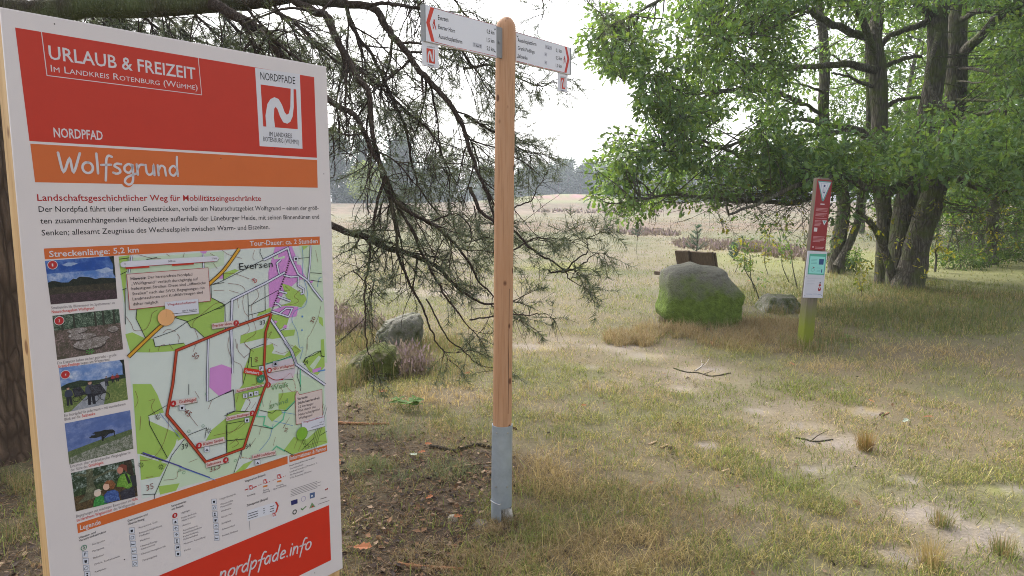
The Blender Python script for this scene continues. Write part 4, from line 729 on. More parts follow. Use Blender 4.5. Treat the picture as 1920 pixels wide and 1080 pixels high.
def walker(s, x, y, k, c):
    s.disc(x, y - 40 * k, .0042 * k, c, 2, 12); s.poly([(x - 16 * k, y - 24 * k), (x + 6 * k, y - 32 * k), (x + 10 * k, y + 8 * k), (x - 2 * k, y + 10 * k)], c, 2); s.line([(x, y + 6 * k), (x - 4 * k, y + 32 * k), (x - 14 * k, y + 60 * k)], .0042 * k, c, 2); s.line([(x + 4 * k, y + 6 * k), (x + 14 * k, y + 34 * k), (x + 20 * k, y + 66 * k)], .0042 * k, c, 2); s.line([(x - 2 * k, y - 18 * k), (x - 18 * k, y + 8 * k)], .0026 * k, c, 2); s.line([(x - 18 * k, y + 2 * k), (x - 12 * k, y + 62 * k)], .0014 * k, c, 2)
walker(s, 264, 268, 1, (200, 60, 44)); s.line([(936, 318), (946, 338), (958, 322)], .003, BLK, 2); s.line([(936, 585), (946, 575), (958, 592)], .003, BLK, 2); s.build('lettering', oL)
# right
pR, oR, axR = finger((.0202, 3.372, 2.3934), 39.55, .067, .4465, .1375, None, False)
g = Geo(); box(g, pR.to3(np.array([[.4480, -.06875]]), -.0100)[0], axR, (.003, .0125, .0697), bev=.0008); g.build('edge_strip', EDGE, oR)
s = Sheet(pR, zp); s.poly([(1732, 520), (1755, 526), (1786, 668), (1752, 822), (1728, 815), (1762, 664)], (200, 58, 48), 1); s.line([(1186, 364), (1732, 520)], .0020, (150, 60, 60), 1); s.line([(1186, 686), (1310, 716)], .0026, (170, 50, 50), 1); s.line([(1635, 796), (1728, 816)], .0026, (170, 50, 50), 1); s.line([(1320, 718), (1388, 736)], .003, (205, 130, 130), 1); s.line([(1400, 740), (1490, 762)], .003, (205, 130, 130), 1); s.line([(1510, 768), (1630, 794)], .003, (205, 130, 130), 1); s.build('arrow_marking', oR)
s = Sheet(pR, zp); s.text('Aussichtsplattform', (1205, 468), (1414, 518), 42, BLK, 1, .016); s.text('Granit-Findlinge', (1205, 558), (1394, 604), 42, BLK, 1, .016); s.text('Salzsenke', (1205, 646), (1314, 674), 42, BLK, 1, .016)
for tx, y in (('0,1 km', 584), ('0,5 km', 668), ('1,0 km', 754)): s.text(tx, (1633, y), (1702, y + 12), 40, BLK, 1, .016)
s.poly([(1510, 500), (1588, 522), (1588, 566), (1510, 546)], (190, 190, 204), 1); s.text('T', (1518, 540), (1530, 543), 22, BLK, 2, .01); s.disc(1546, 534, .002, BLK, 2); s.line([(1540, 545), (1562, 552)], .003, BLK, 2); s.line([(1570, 540), (1578, 535), (1586, 546)], .0016, BLK, 2)
for y in (612, 704): s.poly([(1506, y - 24), (1534, y - 17), (1534, y + 24), (1506, y + 17)], (190, 190, 204), 1); s.disc(1520, y, .003, BLK, 2)
walker(s, 1732, 668, .8, (180, 60, 60)); s.line([(1192, 400), (1200, 414), (1210, 402)], .003, BLK, 2); s.line([(1192, 654), (1200, 640), (1210, 656)], .003, BLK, 2); s.build('lettering', oR)
# bracket and plaques
g = Geo(); c = pL.to3(np.array([[.4600, -.0710]]), -.006)[0]; box(g, c, axL, (.0195, .005, .068), bev=.001); box(g, c + axL[0] * .0225 - axL[1] * .010, axL, (.0025, .015, .068), bev=.0005); tube(g, np.array([c - axL[0] * .004 + axL[1] * q for q in (.004, .010, .012)]), [.006, .006, .001], 10, cap=True); g.build('bracket', EDGE, fp)
g = Geo(); c = pR.to3(np.array([[-.008, -.069]]), -.010)[0]; box(g, c, axR, (.006, .006, .066), bev=.001); g.build('bracket', EDGE, fp)
for pq, quad, lab, own, ax in ((pL, [(145, 485), (329, 520), (328, 762), (145, 736)], (196, 515, 282, 526, 204, 718, 272, 742), oL, axL), (pR, [(1672, 836), (1779, 848), (1774, 1038), (1672, 1024)], (1694, 858, 1756, 866, 1698, 1010, 1750, 1024), oR, axR)):
    s = Sheet(pq, zp); q0, q1, q2, q3 = [s.px(*q) for q in quad]; u0, u1, v0, v1 = (q0[0] + q3[0]) / 2, (q1[0] + q2[0]) / 2, (q2[1] + q3[1]) / 2, min(q0[1], q1[1]) + .006
    if pq is pL: v1 = -.1445
    else: v1 = -.139
    g = Geo(); box(g, pq.to3(np.array([[(u0 + u1) / 2, (v0 + v1) / 2]]), -.0085)[0], ax, ((u1 - u0) / 2, .0018, (v1 - v0) / 2), bev=.0006); po = g.build('trail_plaque', m_simple('plaque_white', A(214, 214, 224, 1.5), .4, .02), fp)
    s = Sheet(pq, zp, -.0064); um = (u0 + u1) / 2; w2 = (u1 - u0) / 2 * .50; vt = v1 - (v1 - v0) * .24; vb = v1 - (v1 - v0) * .84
    s.puv([(um - w2, vb), (um + w2, vb), (um + w2, vt), (um - w2, vt)], (200, 62, 42), 1)
    X = lambda a, b_: (um - w2 + 2 * w2 * a, vb + (vt - vb) * b_)
    cl = spline(np.array([X(.18, .0), X(.20, .5), X(.36, .78), X(.5, .6), X(.6, .28), X(.76, .2), X(.82, .5), X(.84, .98)]), 4); s.luv(cl, w2 * .34, (216, 214, 222), 2)
    s.text('NORDPFADE', (lab[0], lab[1] + 14), (lab[2], lab[3] + 14), 15, (70, 70, 84), 1); s.text('Wolfsgrund', (lab[4], lab[5] + 12), (lab[6], lab[7] + 4), 15, (70, 70, 84), 1, .01); s.build('trail_emblem', po)

# ------------------------------------------------------------------ rocks
def rock(name, planes, c, scale, noise_a, seed, mat, label, cat, p=9, sub=5, col=None, group=None):
    import bmesh
    bm = bmesh.new(); bmesh.ops.create_icosphere(bm, subdivisions=sub, radius=1.0)
    v = np.array([q.co[:] for q in bm.verts]); f = np.array([[q.index for q in fc.verts] for fc in bm.faces]); bm.free()
    pn = np.array([q[:3] for q in planes], float); pdist = np.array([q[3] for q in planes], float); pn /= np.linalg.norm(pn, axis=1)[:, None]
    k = np.maximum(v @ pn.T / pdist, 0); r = (k ** p).sum(1) ** (-1 / p); q = v * r[:, None]
    q = q * (1 + noise_a * ((fbm(q * 2.2 + seed, seed, 4) - .5) * 2 + .35 * (fbm(q * 9 + seed, seed + 9, 3) - .5)))[:, None]
    q = q * np.array(scale) + np.array(c); g = Geo(); o_ = empty_none = None
    g.add(q, f); ob = g.build(name, mat, None, True)
    loc = np.array([c[0], c[1], h1(c[0], c[1])]); ob.data.transform(Matrix.Translation(Vector(-loc))); ob.location = loc
    return tag(ob, label, cat, group)
def m_rock(name, c1, c2, moss, mz=None, mossamt=(.45, .65), lichen=(.42, .44, .38), msc=3.0):
    m, t, b = newmat(name); co = objco(t); f = noise(t, co, 6, 6, .65); f2 = noise(t, co, 45, 4, .7)
    k = mixc(t, ramp(t, f, .3, .7), c1, c2); k = mixc(t, ramp(t, f2, .6, .75), k, lichen); k = mixc(t, ramp(t, f2, .42, .3), k, tuple(x * .45 for x in c1))
    fm = noise(t, co, msc, 5, .7); src = fm
    if mz:                                            # moss grows on the foot of the stone, ragged upper edge
        sep = N(t, 'ShaderNodeSeparateXYZ'); t.links.new(co, sep.inputs[0]); ad = N(t, 'ShaderNodeMath'); ad.operation = 'MULTIPLY_ADD'; t.links.new(sep.outputs[2], ad.inputs[0]); ad.inputs[1].default_value = mz; t.links.new(fm, ad.inputs[2]); src = ad.outputs[0]
    mk = ramp(t, src, *mossamt); f3 = noise(t, co, 14, 4, .7); mc = mixc(t, ramp(t, f3, .3, .7), moss, tuple(x * .45 for x in moss)); k = mixc(t, mk, k, mc)
    t.links.new(k, b.inputs['Base Color']); b.inputs['Roughness'].default_value = .95; b.inputs['Specular IOR Level'].default_value = .12
    ad2 = N(t, 'ShaderNodeMath'); ad2.operation = 'ADD'; t.links.new(f, ad2.inputs[0]); t.links.new(f2, ad2.inputs[1]); bump(t, b, ad2.outputs[0], 1.0, .035); return m
bc = P(1308, 560, 9.0); zb = h1(bc[0], bc[1])
def ridge(o, amt, sc, seed, keep=None):              # broken facets and pits on a stone
    me = o.data; n = len(me.vertices); v = np.empty(n * 3); me.vertices.foreach_get('co', v); v = v.reshape(-1, 3); nn = np.empty(n * 3); me.vertices.foreach_get('normal', nn); nn = nn.reshape(-1, 3)
    d = np.abs(fbm(v * sc + seed, seed, 4) - .5) * 2; d2 = fbm(v * sc * 4 + seed, seed + 3, 3) - .5
    v = v + nn * (amt * (d - .35) + amt * .35 * d2)[:, None]; me.vertices.foreach_set('co', v.ravel()); me.update()
def rock2(outline, Y, depth, noise_a, seed, mat, label, e=.5, tilt=.0, sub=6):
    """a stone with the outline seen in the photo, real width and height at its distance, and a rounded body behind it"""
    import bmesh
    bm = bmesh.new(); bmesh.ops.create_icosphere(bm, subdivisions=sub, radius=1.0)
    v = np.array([q.co[:] for q in bm.verts]); f = np.array([[q.index for q in fc.verts] for fc in bm.faces]); bm.free()
    O_ = np.array([P(outline[i][0] + (outline[(i + 1) % len(outline)][0] - outline[i][0]) * k / 10, outline[i][1] + (outline[(i + 1) % len(outline)][1] - outline[i][1]) * k / 10, Y) for i in range(len(outline)) for k in range(10)]); c = (O_.min(0) + O_.max(0)) / 2; d = O_ - c; th_ = np.arctan2(d[:, 2], d[:, 0]); R_ = np.hypot(d[:, 0], d[:, 2]); o_ = np.argsort(th_); th_, R_ = th_[o_], R_[o_]
    th_ = np.concatenate([th_ - 6.2832, th_, th_ + 6.2832]); R_ = np.tile(R_, 3); t_ = np.arctan2(v[:, 2], v[:, 0]); s_ = np.hypot(v[:, 0], v[:, 2]); y_ = v[:, 1]
    r = np.interp(t_, th_, R_); ss = s_ ** e; yy = np.sign(y_) * np.abs(y_) ** (e * 1.25)
    q = np.stack([r * ss * np.cos(t_), depth * yy + tilt * (r * ss * np.sin(t_)), r * ss * np.sin(t_)], 1)
    nrm = v * [1, .8, 1]; q = q + nrm * (noise_a * ((fbm(q * 3.2 + seed, seed, 4) - .5) * 2))[:, None]; fac = np.abs(fbm(q * 4.5 + seed, seed + 5, 3) - .5); q = q - nrm * (noise_a * .9 * sst(.10, .0, fac))[:, None] + nrm * (noise_a * .22 * (fbm(q * 22 + seed, seed + 9, 3) - .5))[:, None]
    g = Geo(); g.add(q + c, f); ob = g.build('boulder', mat, None, True); loc = np.array([c[0], c[1], h1(c[0], c[1])]); ob.data.transform(Matrix.Translation(Vector(-loc))); ob.location = loc; return tag(ob, label, 'boulder')
rock2([(1246, 508), (1264, 501), (1285, 498), (1302, 493), (1318, 499), (1346, 501), (1357, 508), (1363, 522), (1375, 536), (1386, 549), (1384, 562), (1379, 582), (1378, 612), (1345, 622), (1300, 620), (1268, 612), (1250, 600), (1236, 590), (1233, 580), (1240, 563), (1243, 545), (1242, 526)], 9.0, .36, .016, 3, m_rock('granite_green_foot', (.16, .155, .135), (.275, .265, .22), (.165, .235, .045), -.95, (-.16, .16), (.30, .29, .24)), 'large squat grey boulder with green algae on its lower half, in front of the bench', .27, .10)
rock2([(703, 648), (708, 622), (722, 603), (745, 592), (772, 586), (786, 590), (793, 606), (793, 632), (786, 652), (760, 662), (725, 662)], 7.5, .24, .028, 12, m_rock('granite_pale', (.165, .16, .135), (.25, .24, .205), (.105, .125, .05), None, (.42, .64), (.32, .32, .28), 4), 'pale grey lichened boulder behind the mossy one, left of the fingerpost', .5, .15)
rock2([(632, 712), (644, 692), (664, 669), (690, 653), (715, 647), (738, 654), (751, 672), (756, 692), (748, 708), (715, 722), (670, 722)], 6.25, .26, .024, 21, m_rock('granite_mossy', (.19, .15, .125), (.27, .215, .185), (.105, .122, .03), None, (.30, .50), (.3, .26, .22), 4), 'low rounded boulder almost covered in green moss, beside the information board', .55, .25)
q = G(1470, 584); rock('boulder', [(-1, 0, .6, .19), (1, 0, .4, .2), (0, 0, 1, .115), (0, -1, .6, .22), (0, 1, .3, .25), (0, 0, -1, .4)], (q[0], q[1] + .2, h1(q[0], q[1]) + .09), (1.1, 1, 1.0), .1, 33, m_rock('granite_small', (.19, .18, .15), (.29, .28, .24), (.11, .13, .05), None, (.40, .60), (.4, .4, .36), 5), 'small pale boulder half hidden behind the leaning red sign post', 'boulder', 16); ridge(bpy.data.objects['boulder.003'], .04, 5, 11)
q = G(949, 968); rock('stone', [(-1, 0, .3, .03), (1, 0, .2, .032), (0, 0, 1, .034), (0, -1, .3, .026), (0, 1, 0, .03), (0, 0, -1, .04), (.6, -.4, .7, .034)], (q[0], q[1] - .03, h1(q[0], q[1]) + .03), (1, 1, 1), .12, 41, m_rock('white_flint', (.62, .58, .54), (.74, .70, .66), (.4, .36, .33), None, (.7, .8), (.7, .68, .64)), 'fist sized white stone wedged in the cut-out of the fingerpost sleeve', 'stone', 6, 4)
q = G(900, 985); rock('stone', [(-1, .3, .4, .040), (-.7, -.8, .4, .046), (1, .2, .4, .045), (.6, -.9, .5, .042), (.05, .1, 1, .016), (-.3, 0, 1, .019), (0, -1, .7, .045), (.3, 1, .3, .05), (0, 0, -1, .05)], (q[0], q[1], h1(q[0], q[1]) + .008), (1, 1, 1), .3, 47, m_rock('grey_flat', (.15, .13, .115), (.21, .185, .165), (.2, .17, .14), None, (.7, .8), (.24, .22, .2)), 'flat grey stone in the soil left of the sleeve foot', 'stone', 7, 4)
q = G(848, 974); rock('stone', [(-1, 0, .4, .02), (1, 0, .4, .025), (0, 0, 1, .014), (0, -1, .7, .02), (0, 1, .3, .02), (0, 0, -1, .03)], (q[0], q[1], h1(q[0], q[1]) + .01), (1, 1, 1), .1, 53, m_rock('tan_pebble', (.36, .31, .24), (.44, .39, .32), (.3, .25, .2), None, (.7, .8)), 'small tan pebble lying left of the flat grey stone', 'stone', 7, 3)
# ------------------------------------------------------------------ reserve post, leaning
r0 = G(1508, 652); r0[2] = h1(r0[0], r0[1]); r1 = P(1541, 334, r0[1] + .05); rp = empty('reserve_sign_post', r0, 'weathered leaning timber post with a dark red reserve sign over a white notice', 'sign post')
ud = r1 - r0; rl_ = np.linalg.norm(ud); ud /= rl_; fa = rad(16); fd = np.array([math.cos(fa), math.sin(fa), 0]); fd -= (fd @ ud) * ud; fd /= np.linalg.norm(fd); fn = np.cross(fd, ud)   # sign plane: d, up, n
if fn @ (cC - r0) < 0: fn = -fn
axP = np.stack([fd, fn, ud])
grey_w = m_wood('weathered_post', (.125, .105, .082), (.18, .155, .12), (.06, .05, .04), False, .8, (.66, .36, (.185, .215, .025)), .9)
g = Geo(); box(g, r0 + ud * (rl_ / 2 - .1), axP, (.066, .05, rl_ / 2 + .1), bev=.008); g.build('post', grey_w, rp)
pP = Plane(r0 + fn * .062, fd, ud); pP.n = fn
def psign(name, quad, th_, mat, base):
    s = Sheet(pP); uv = np.array([s.px(*q) for q in quad]); u0, u1, v0, v1 = uv[[0, 3], 0].mean(), uv[[1, 2], 0].mean(), uv[[2, 3], 1].mean(), uv[[0, 1], 1].mean()
    g = Geo(); box(g, pP.to3(np.array([[(u0 + u1) / 2, (v0 + v1) / 2]]), base - th_ / 2)[0], axP, ((u1 - u0) / 2, th_ / 2, (v1 - v0) / 2), bev=.001); return g.build(name, mat, rp), (u0, u1, v0, v1)
red_s, (u0, u1, v0, v1) = psign('reserve_sign', [(1531, 338), (1560, 336), (1548, 468), (1521, 471)], .006, m_simple('sign_dark_red', A(140, 40, 44, 1.35), .5, .05), 0)
zr = (1460, 320, 3); WH = (206, 186, 192)
s = Sheet(pP, (0, 0, 1)); X = lambda a, b_: (u0 + (u1 - u0) * a, v1 - (v1 - v0) * b_)
s.puv([X(.04, .02), X(.96, .02), X(.56, .30), X(.44, .30)], (90, 150, 150), 1); s.puv([X(.1, .035), X(.9, .035), X(.5, .28)], (206, 208, 220), 2); s.puv([X(.24, .05), X(.76, .05), X(.5, .24)], (150, 170, 200), 2.5); s.puv([X(.28, .055), X(.72, .055), X(.5, .225)], (214, 214, 224), 3); s.puv([X(.44, .07), X(.57, .07), X(.56, .19), X(.47, .19)], (70, 72, 120), 4); s.puv([X(.46, .1), X(.55, .1), X(.545, .17), X(.48, .17)], (206, 208, 220), 5)
s.build('reserve_emblem', red_s)
s = Sheet(pP); o_ = s.p.O
s.puv([X(.36, .335), X(.64, .335), X(.64, .352), X(.36, .352)], WH, 1)
for i, (a, b_, y) in enumerate([(.1, .9, .40), (.1, .88, .418), (.1, .86, .436), (.1, .9, .47), (.1, .8, .488), (.1, .7, .506), (.1, .9, .54), (.1, .55, .575), (.1, .5, .593), (.1, .55, .611), (.1, .5, .629), (.1, .5, .647), (.1, .9, .80), (.1, .85, .818), (.1, .9, .836), (.1, .84, .854), (.1, .6, .872), (.3, .9, .95), (.3, .86, .967)]): s.puv([X(a, y), X(b_, y), X(b_, y + .0085), X(a, y + .0085)], (186, 130, 136), 1)
s.puv([X(.6, .57), X(.92, .57), X(.76, .64)], (206, 208, 220), 1); s.puv([X(.68, .58), X(.84, .58), X(.76, .615)], (90, 150, 150), 2); s.puv([X(.1, .68), X(.32, .68), X(.32, .735), X(.1, .735)], (212, 206, 212), 1); s.disc(*(0, 0), .0001, WH, 1) if False else None
s.puv([X(.12, .945), X(.2, .945), X(.2, .965), X(.12, .965)], (214, 190, 196), 1); s.build('lettering', red_s)
wh_s, (u0, u1, v0, v1) = psign('notice', [(1515.5, 472), (1553, 470.5), (1541, 557), (1505, 560)], .008, m_simple('notice_white', A(214, 214, 228, 1.2), .4, .03), 0)
s = Sheet(pP); s.puv([X(.10, .06), X(.97, .045), X(.96, .50), X(.10, .50)], (84, 172, 150), 1); s.puv([X(.15, .11), X(.92, .11), X(.92, .475), X(.15, .475)], (150, 220, 216), 2)
s.puv([X(.62, .16), X(.86, .16), X(.86, .28), X(.62, .28)], (44, 78, 130), 3)
for y in (.17, .2, .23, .26): s.puv([X(.22, y), X(.52, y), X(.52, y + .008), X(.22, y + .008)], (100, 170, 170), 3)
cc = X(.34, .40); s.luv(np.stack([cc[0] + .022 * np.cos(np.linspace(0, 6.28, 14)), cc[1] + .016 * np.sin(np.linspace(0, 6.28, 14))], 1), .003, (90, 130, 140), 3); s.puv([X(.3, .33), X(.4, .34), X(.44, .36), X(.36, .355)], (120, 60, 70), 3.5); s.puv([X(.78, .38), X(.83, .38), X(.83, .45), X(.78, .45)], (44, 78, 130), 3)
for y in (.35, .4, .43): s.puv([X(.55, y), X(.73, y), X(.73, y + .008), X(.55, y + .008)], (110, 180, 180), 3)
for y, a in ((.57, .82), (.63, .5), (.69, .5)): s.puv([X(.12, y), X(a, y - .01), X(a, y + .014), X(.12, y + .024)], (196, 198, 212), 1)
s.puv([X(.72, .74), X(.79, .66), X(.86, .74)], (150, 40, 50), 2); s.puv([X(.70, .80), X(.79, .74), X(.88, .80), X(.84, .85), X(.74, .85)], (150, 44, 54), 2); s.disc(0, 0, .001, BLK, 1) if False else s.duv(X(.79, .665), .0075, (50, 36, 44), 3); s.puv([X(.76, .77), X(.82, .77), X(.82, .80), X(.76, .80)], (210, 200, 210), 3)
for a, b_, y in ((.15, .45, .915), (.5, .7, .91), (.72, .9, .915)): s.puv([X(a, y), X(b_, y), X(b_, y + .012), X(a, y + .012)], (150, 160, 196), 1)
for a, b_ in ((.07, .54), (.93, .52), (.07, .96), (.93, .94)): s.duv(X(a, b_), .004, (60, 60, 70), 2, 8)
s.build('lettering', wh_s)

# ------------------------------------------------------------------ bench behind the big boulder
bw = m_wood('bench_oak', (.085, .058, .04), (.135, .10, .072), (.04, .025, .02), False, 1.2, None, .9)
rt_ = P(1346, 560, 10.35); lf_ = P(1238, 560, 11.15)
B0 = np.array([(rt_[0] + lf_[0]) / 2, (rt_[1] + lf_[1]) / 2, 0]); B0[2] = h1(B0[0], B0[1]); bench = empty('bench', B0, 'dark weathered wooden bench facing the heath, behind the big boulder', 'bench')
bl = rad(122); e1 = np.array([math.cos(bl), math.sin(bl), 0]); e1 = lf_ - rt_; e1[2] = 0; e1 /= np.linalg.norm(e1); e2 = np.array([-e1[1], e1[0], 0]); e2 = -e2 if e2[1] < 0 else e2; ez = np.array([0, 0, 1.0])
g = Geo(); box(g, B0 + e2 * .20 + ez * .43 + e1 * .20, np.stack([e1, e2, ez]), (.47, .2, .03), bev=.008); g.build('seat', bw, bench)
lean = rad(17); eb = np.array(ez * math.cos(lean) - e2 * math.sin(lean)); en = np.cross(e1, eb)
c = P(1305, 486, B0[1] - .12); axb = np.stack([e1, en, eb])
g = Geo(); box(g, c, axb, (.36, .022, .125), bev=.006); g.build('backrest', bw, bench)
for sx in (-.30, .12):
    g = Geo(); box(g, c + e1 * sx - en * .045 * np.sign(en[1]) - eb * .02, axb, (.045, .022, .17), bev=.005); g.build('support', bw, bench)
for sx in (-.2, .5):
    for sy in (.06, .34):
        g = Geo(); box(g, B0 + e1 * sx + e2 * sy + ez * .19, np.stack([e1, e2, ez]), (.04, .04, .205), bev=.005); g.build('leg', bw, bench)
# ------------------------------------------------------------------ sticks and bits on the ground
stick_m = m_bark('stick_bark', (.10, .085, .065), (.16, .135, .10), (.09, .10, .04), 30, (.55, .75)); pale_m = m_simple('dry_wood', (.42, .30, .20), .9, .25, 20, 0, .1); org_m = m_simple('torn_bark', (.27, .13, .07), .9, .25, 30, 0, .1); gre_m = m_simple('bleached_wood', (.40, .36, .33), .9, .2, 20, 0, .1)
def stick(pts, r, mat, label, name='stick', forks=(), k=7):
    w_ = []
    for x, y in pts: q = G(x, y); w_.append([q[0], q[1], h1(q[0], q[1]) + r * .7])
    w_ = spline(w_, 6); g = Geo(); n = len(w_); rr = r * (1 - .35 * np.linspace(0, 1, n)) * (1 + .15 * np.sin(np.arange(n) * 1.7)); tube(g, w_, rr, k, cap=True)
    for fk in forks:
        f_ = [];
        for i, (x, y) in enumerate(fk): q = G(x, y); f_.append([q[0], q[1], h1(q[0], q[1]) + r * .7 + .02 * i])
        tube(g, spline(f_, 4), r * np.linspace(.6, .25, len(spline(f_, 4))), 5)
    o = g.build(name, mat, None, True); l0 = Vector(w_[0]); o.data.transform(Matrix.Translation(-l0)); o.location = l0; return tag(o, label, 'stick' if name == 'stick' else name.replace('_', ' '))
stick([(806, 840), (825, 842), (850, 848), (872, 842), (895, 836), (925, 842)], .014, stick_m, 'thick dark crooked stick lying behind the fingerpost sleeve')
stick([(634, 795), (665, 796), (700, 797), (730, 796)], .011, org_m, 'straight reddish stick lying between board and fingerpost')
stick([(1263, 691), (1285, 698), (1310, 700), (1335, 706), (1370, 700)], .0065, stick_m, 'long thin dark branch lying across the bare sand', forks=([(1335, 706), (1350, 709), (1362, 712)], [(1320, 702), (1336, 700)]))
stick([(1303, 696), (1312, 690), (1318, 683)], .0065, gre_m, 'short bleached forked twig standing up from the sand patch', forks=([(1311, 690), (1322, 688), (1330, 680)], [(1316, 685), (1314, 677)]))
stick([(1492, 822), (1510, 825), (1528, 829), (1562, 825)], .0065, stick_m, 'dark forked stick beside the dry grass tuft', forks=([(1522, 827), (1535, 822), (1553, 818)],))
stick([(740, 1060), (790, 1066), (830, 1068), (870, 1070)], .011, org_m, 'orange brown bark strip near the bottom of the board post')
stick([(660, 985), (680, 972), (698, 962)], .006, pale_m, 'pale straight twig pointing at the soil beside the board')
stick([(830, 882), (860, 875), (925, 868)], .005, pale_m, 'thin tan twig leading towards the sleeve from the left')
stick([(1340, 880), (1360, 886), (1385, 892)], .006, stick_m, 'dark twig on the turf right of the fingerpost')
for (x, y), mat, lab in (((1248, 948), pale_m, 'pale bark chip on the grass right of the fingerpost, nearest the post base'), ((1224, 832), pale_m, 'small upright pale chip on the turf, left one of a close pair'), ((1246, 838), pale_m, 'small rusty tipped chip on the turf, right one of a close pair'), ((1163, 960), gre_m, 'greyish chip in the dry grass patch'), ((1360, 884), pale_m, 'orange ended wood chip on the green turf'), ((1018, 1028), gre_m, 'bone coloured chip close to the picture foot'), ((1250, 1033), pale_m, 'white sliver of wood in the foreground grass'), ((1660, 778), org_m, 'dark reddish chip on the sandy path')):
    q = G(x, y); o = stick([(x - 7, y + 3), (x, y), (x + 7, y - 3)], .008, mat, lab, 'bark_chip', k=5)
cone_m = m_simple('pine_cone', (.12, .08, .06), .9, .4, 40)
def cone(x, y, lab):
    q = G(x, y); g = Geo(); c = np.array([q[0], q[1], h1(q[0], q[1]) + .018]); d = np.array([math.cos(x), math.sin(x), .1]); d /= np.linalg.norm(d); a = np.cross(d, [0, 0, 1.]); a /= np.linalg.norm(a); b_ = np.cross(d, a)
    for i in range(46):
        t_ = i / 46; an = i * 2.4; r = .014 * math.sin(math.pi * (.12 + .86 * t_)) ** .7; n_ = a * math.cos(an) + b_ * math.sin(an); e = np.cross(n_, d); p0 = c + d * (t_ - .5) * .04
        g.add([p0 + n_ * r * .3 - e * .006, p0 + n_ * r * .3 + e * .006, p0 + n_ * r + e * .005 + d * .008, p0 + n_ * r - e * .005 + d * .008], [[0, 1, 2, 3]])
    tube(g, np.array([c - d * .024, c, c + d * .022]), [.009, .012, .004], 7, cap=True)
    o = g.build('pine_cone', cone_m, None); o.data.transform(Matrix.Translation(Vector(-c))); o.location = c; tag(o, lab, 'pine cone', 'pine cones on the ground')
for x, y, lab in ((1273, 799, 'dark pine cone on the worn path beyond the turf'), (1260, 846, 'pine cone lying next to the rusty wood chip'), (820, 962, 'pine cone in the soil left of the white stone'), (756, 955, 'pine cone in the needle litter beside the board'), (1653, 781, 'single pine cone on the sandy path, far right')): cone(x, y, lab)

# ------------------------------------------------------------------ trees: helpers
def unit(v): v = np.asarray(v, float); return v / (np.linalg.norm(v) + 1e-9)
def rvec(r): v = r.normal(size=3); return v / np.linalg.norm(v)
def wander(r, p, d, length, n, wob, droop=0.0, up=0.0):
    pts = [np.array(p, float)]; d = unit(d); st = length / n
    for i in range(n):
        d = unit(d + rvec(r) * wob + np.array([0, 0, (up - droop)])); pts.append(pts[-1] + d * st)
    return np.array(pts)
def blades(g, base, dirs, ln, wd, cols, r):           # thin triangles: needles
    n = len(base); pr = np.cross(dirs, r.normal(size=(n, 3))); pr /= np.linalg.norm(pr, axis=1)[:, None] + 1e-9
    a = base - pr * wd / 2; b_ = base + pr * wd / 2; c = base + dirs * ln[:, None]
    v = np.stack([a, b_, c], 1).reshape(-1, 3); g.add(v, np.arange(3 * n).reshape(-1, 3), np.repeat(cols, 3, 0))
LEAF = np.array([[0, 0, 0], [.16, .22, .02], [.09, .34, .02], [.28, .52, .05], [.16, .64, .03], [.24, .84, .04], [0, 1.02, -.05], [-.24, .84, .04], [-.16, .64, .03], [-.28, .52, .05], [-.09, .34, .02], [-.16, .22, .02]])
def leaves(g, base, axis, normal, size, cols, simple=False):
    n = len(base); t_ = np.cross(axis, normal); t_ /= np.linalg.norm(t_, axis=1)[:, None] + 1e-9; nn = np.cross(t_, axis)
    L = LEAF if not simple else np.array([[0, 0, 0], [.30, .45, .06], [0, 1, -.04], [-.30, .45, .06]])
    v = base[:, None] + size[:, None, None] * (L[None, :, :1] * t_[:, None] + L[None, :, 1:2] * axis[:, None] + L[None, :, 2:] * nn[:, None]); k = len(L)
    if simple: f = np.array([[0, 1, 2, 3]])
    else: f = np.array([[0, 1, 2, 3, 4, 5, 6], [6, 7, 8, 9, 10, 11, 0]])
    g.add(v.reshape(-1, 3), (np.arange(n)[:, None, None] * k + f[None]).reshape(-1, f.shape[1]), np.repeat(cols, k, 0))

# ------------------------------------------------------------------ the Scots pine over the board
bark_p = m_bark('pine_bark', (.125, .085, .062), (.20, .14, .10), None, 7, bs=1.0)
bark_t = m_bark('pine_twig_bark', (.066, .050, .042), (.118, .088, .072), (.085, .088, .05), 30, (.55, .8), .5)
needle_m = m_leaf('pine_needles', .25, .3, (1.1, 1.1, .6), .5)
rp_ = np.random.default_rng(5)
tb0 = P(-18, 862, 4.25); tb0[2] = h1(tb0[0], tb0[1]); pine = empty('pine_tree', tb0, 'old Scots pine behind the board with reddish bark and long drooping half bare branches', 'tree')
g = Geo(); tr = spline([tb0 + [0, 0, -.2], tb0 + [0, 0, .12], tb0 + [-.02, .03, .7], tb0 + [-.05, .08, 1.8], tb0 + [-.08, .1, 2.8], tb0 + [-.2, .2, 5], tb0 + [-.1, .3, 8.5]], 12)
hz = tr[:, 2] - tb0[2]; tube(g, tr, np.interp(hz, [-.2, .1, .5, 2, 5, 8.5], [.40, .335, .285, .265, .22, .1]), 26, bump=.10); g.build('trunk', bark_p, pine, True)
def pp(l, Y0, Y1): n = len(l); return np.array([P(x, y, Y0 + (Y1 - Y0) * i / (n - 1)) for i, (x, y) in enumerate(l)])
limb = spline(np.concatenate([[tr[np.argmin(abs(hz - 2.78))]], pp([(60, 24), (160, 12), (260, 14), (380, 8), (480, 0), (560, -14), (650, -50), (760, -120)], 4.3, 4.9)]), 7)
g = Geo(); tube(g, limb, np.linspace(.075, .042, len(limb)), 12, bump=.12); limb_o = g.build('limb', m_bark('limb_bark', (.085, .07, .05), (.14, .11, .08), (.085, .10, .045), 22, (.42, .62), .8), pine, True)
tw = Geo(); nd = Geo()
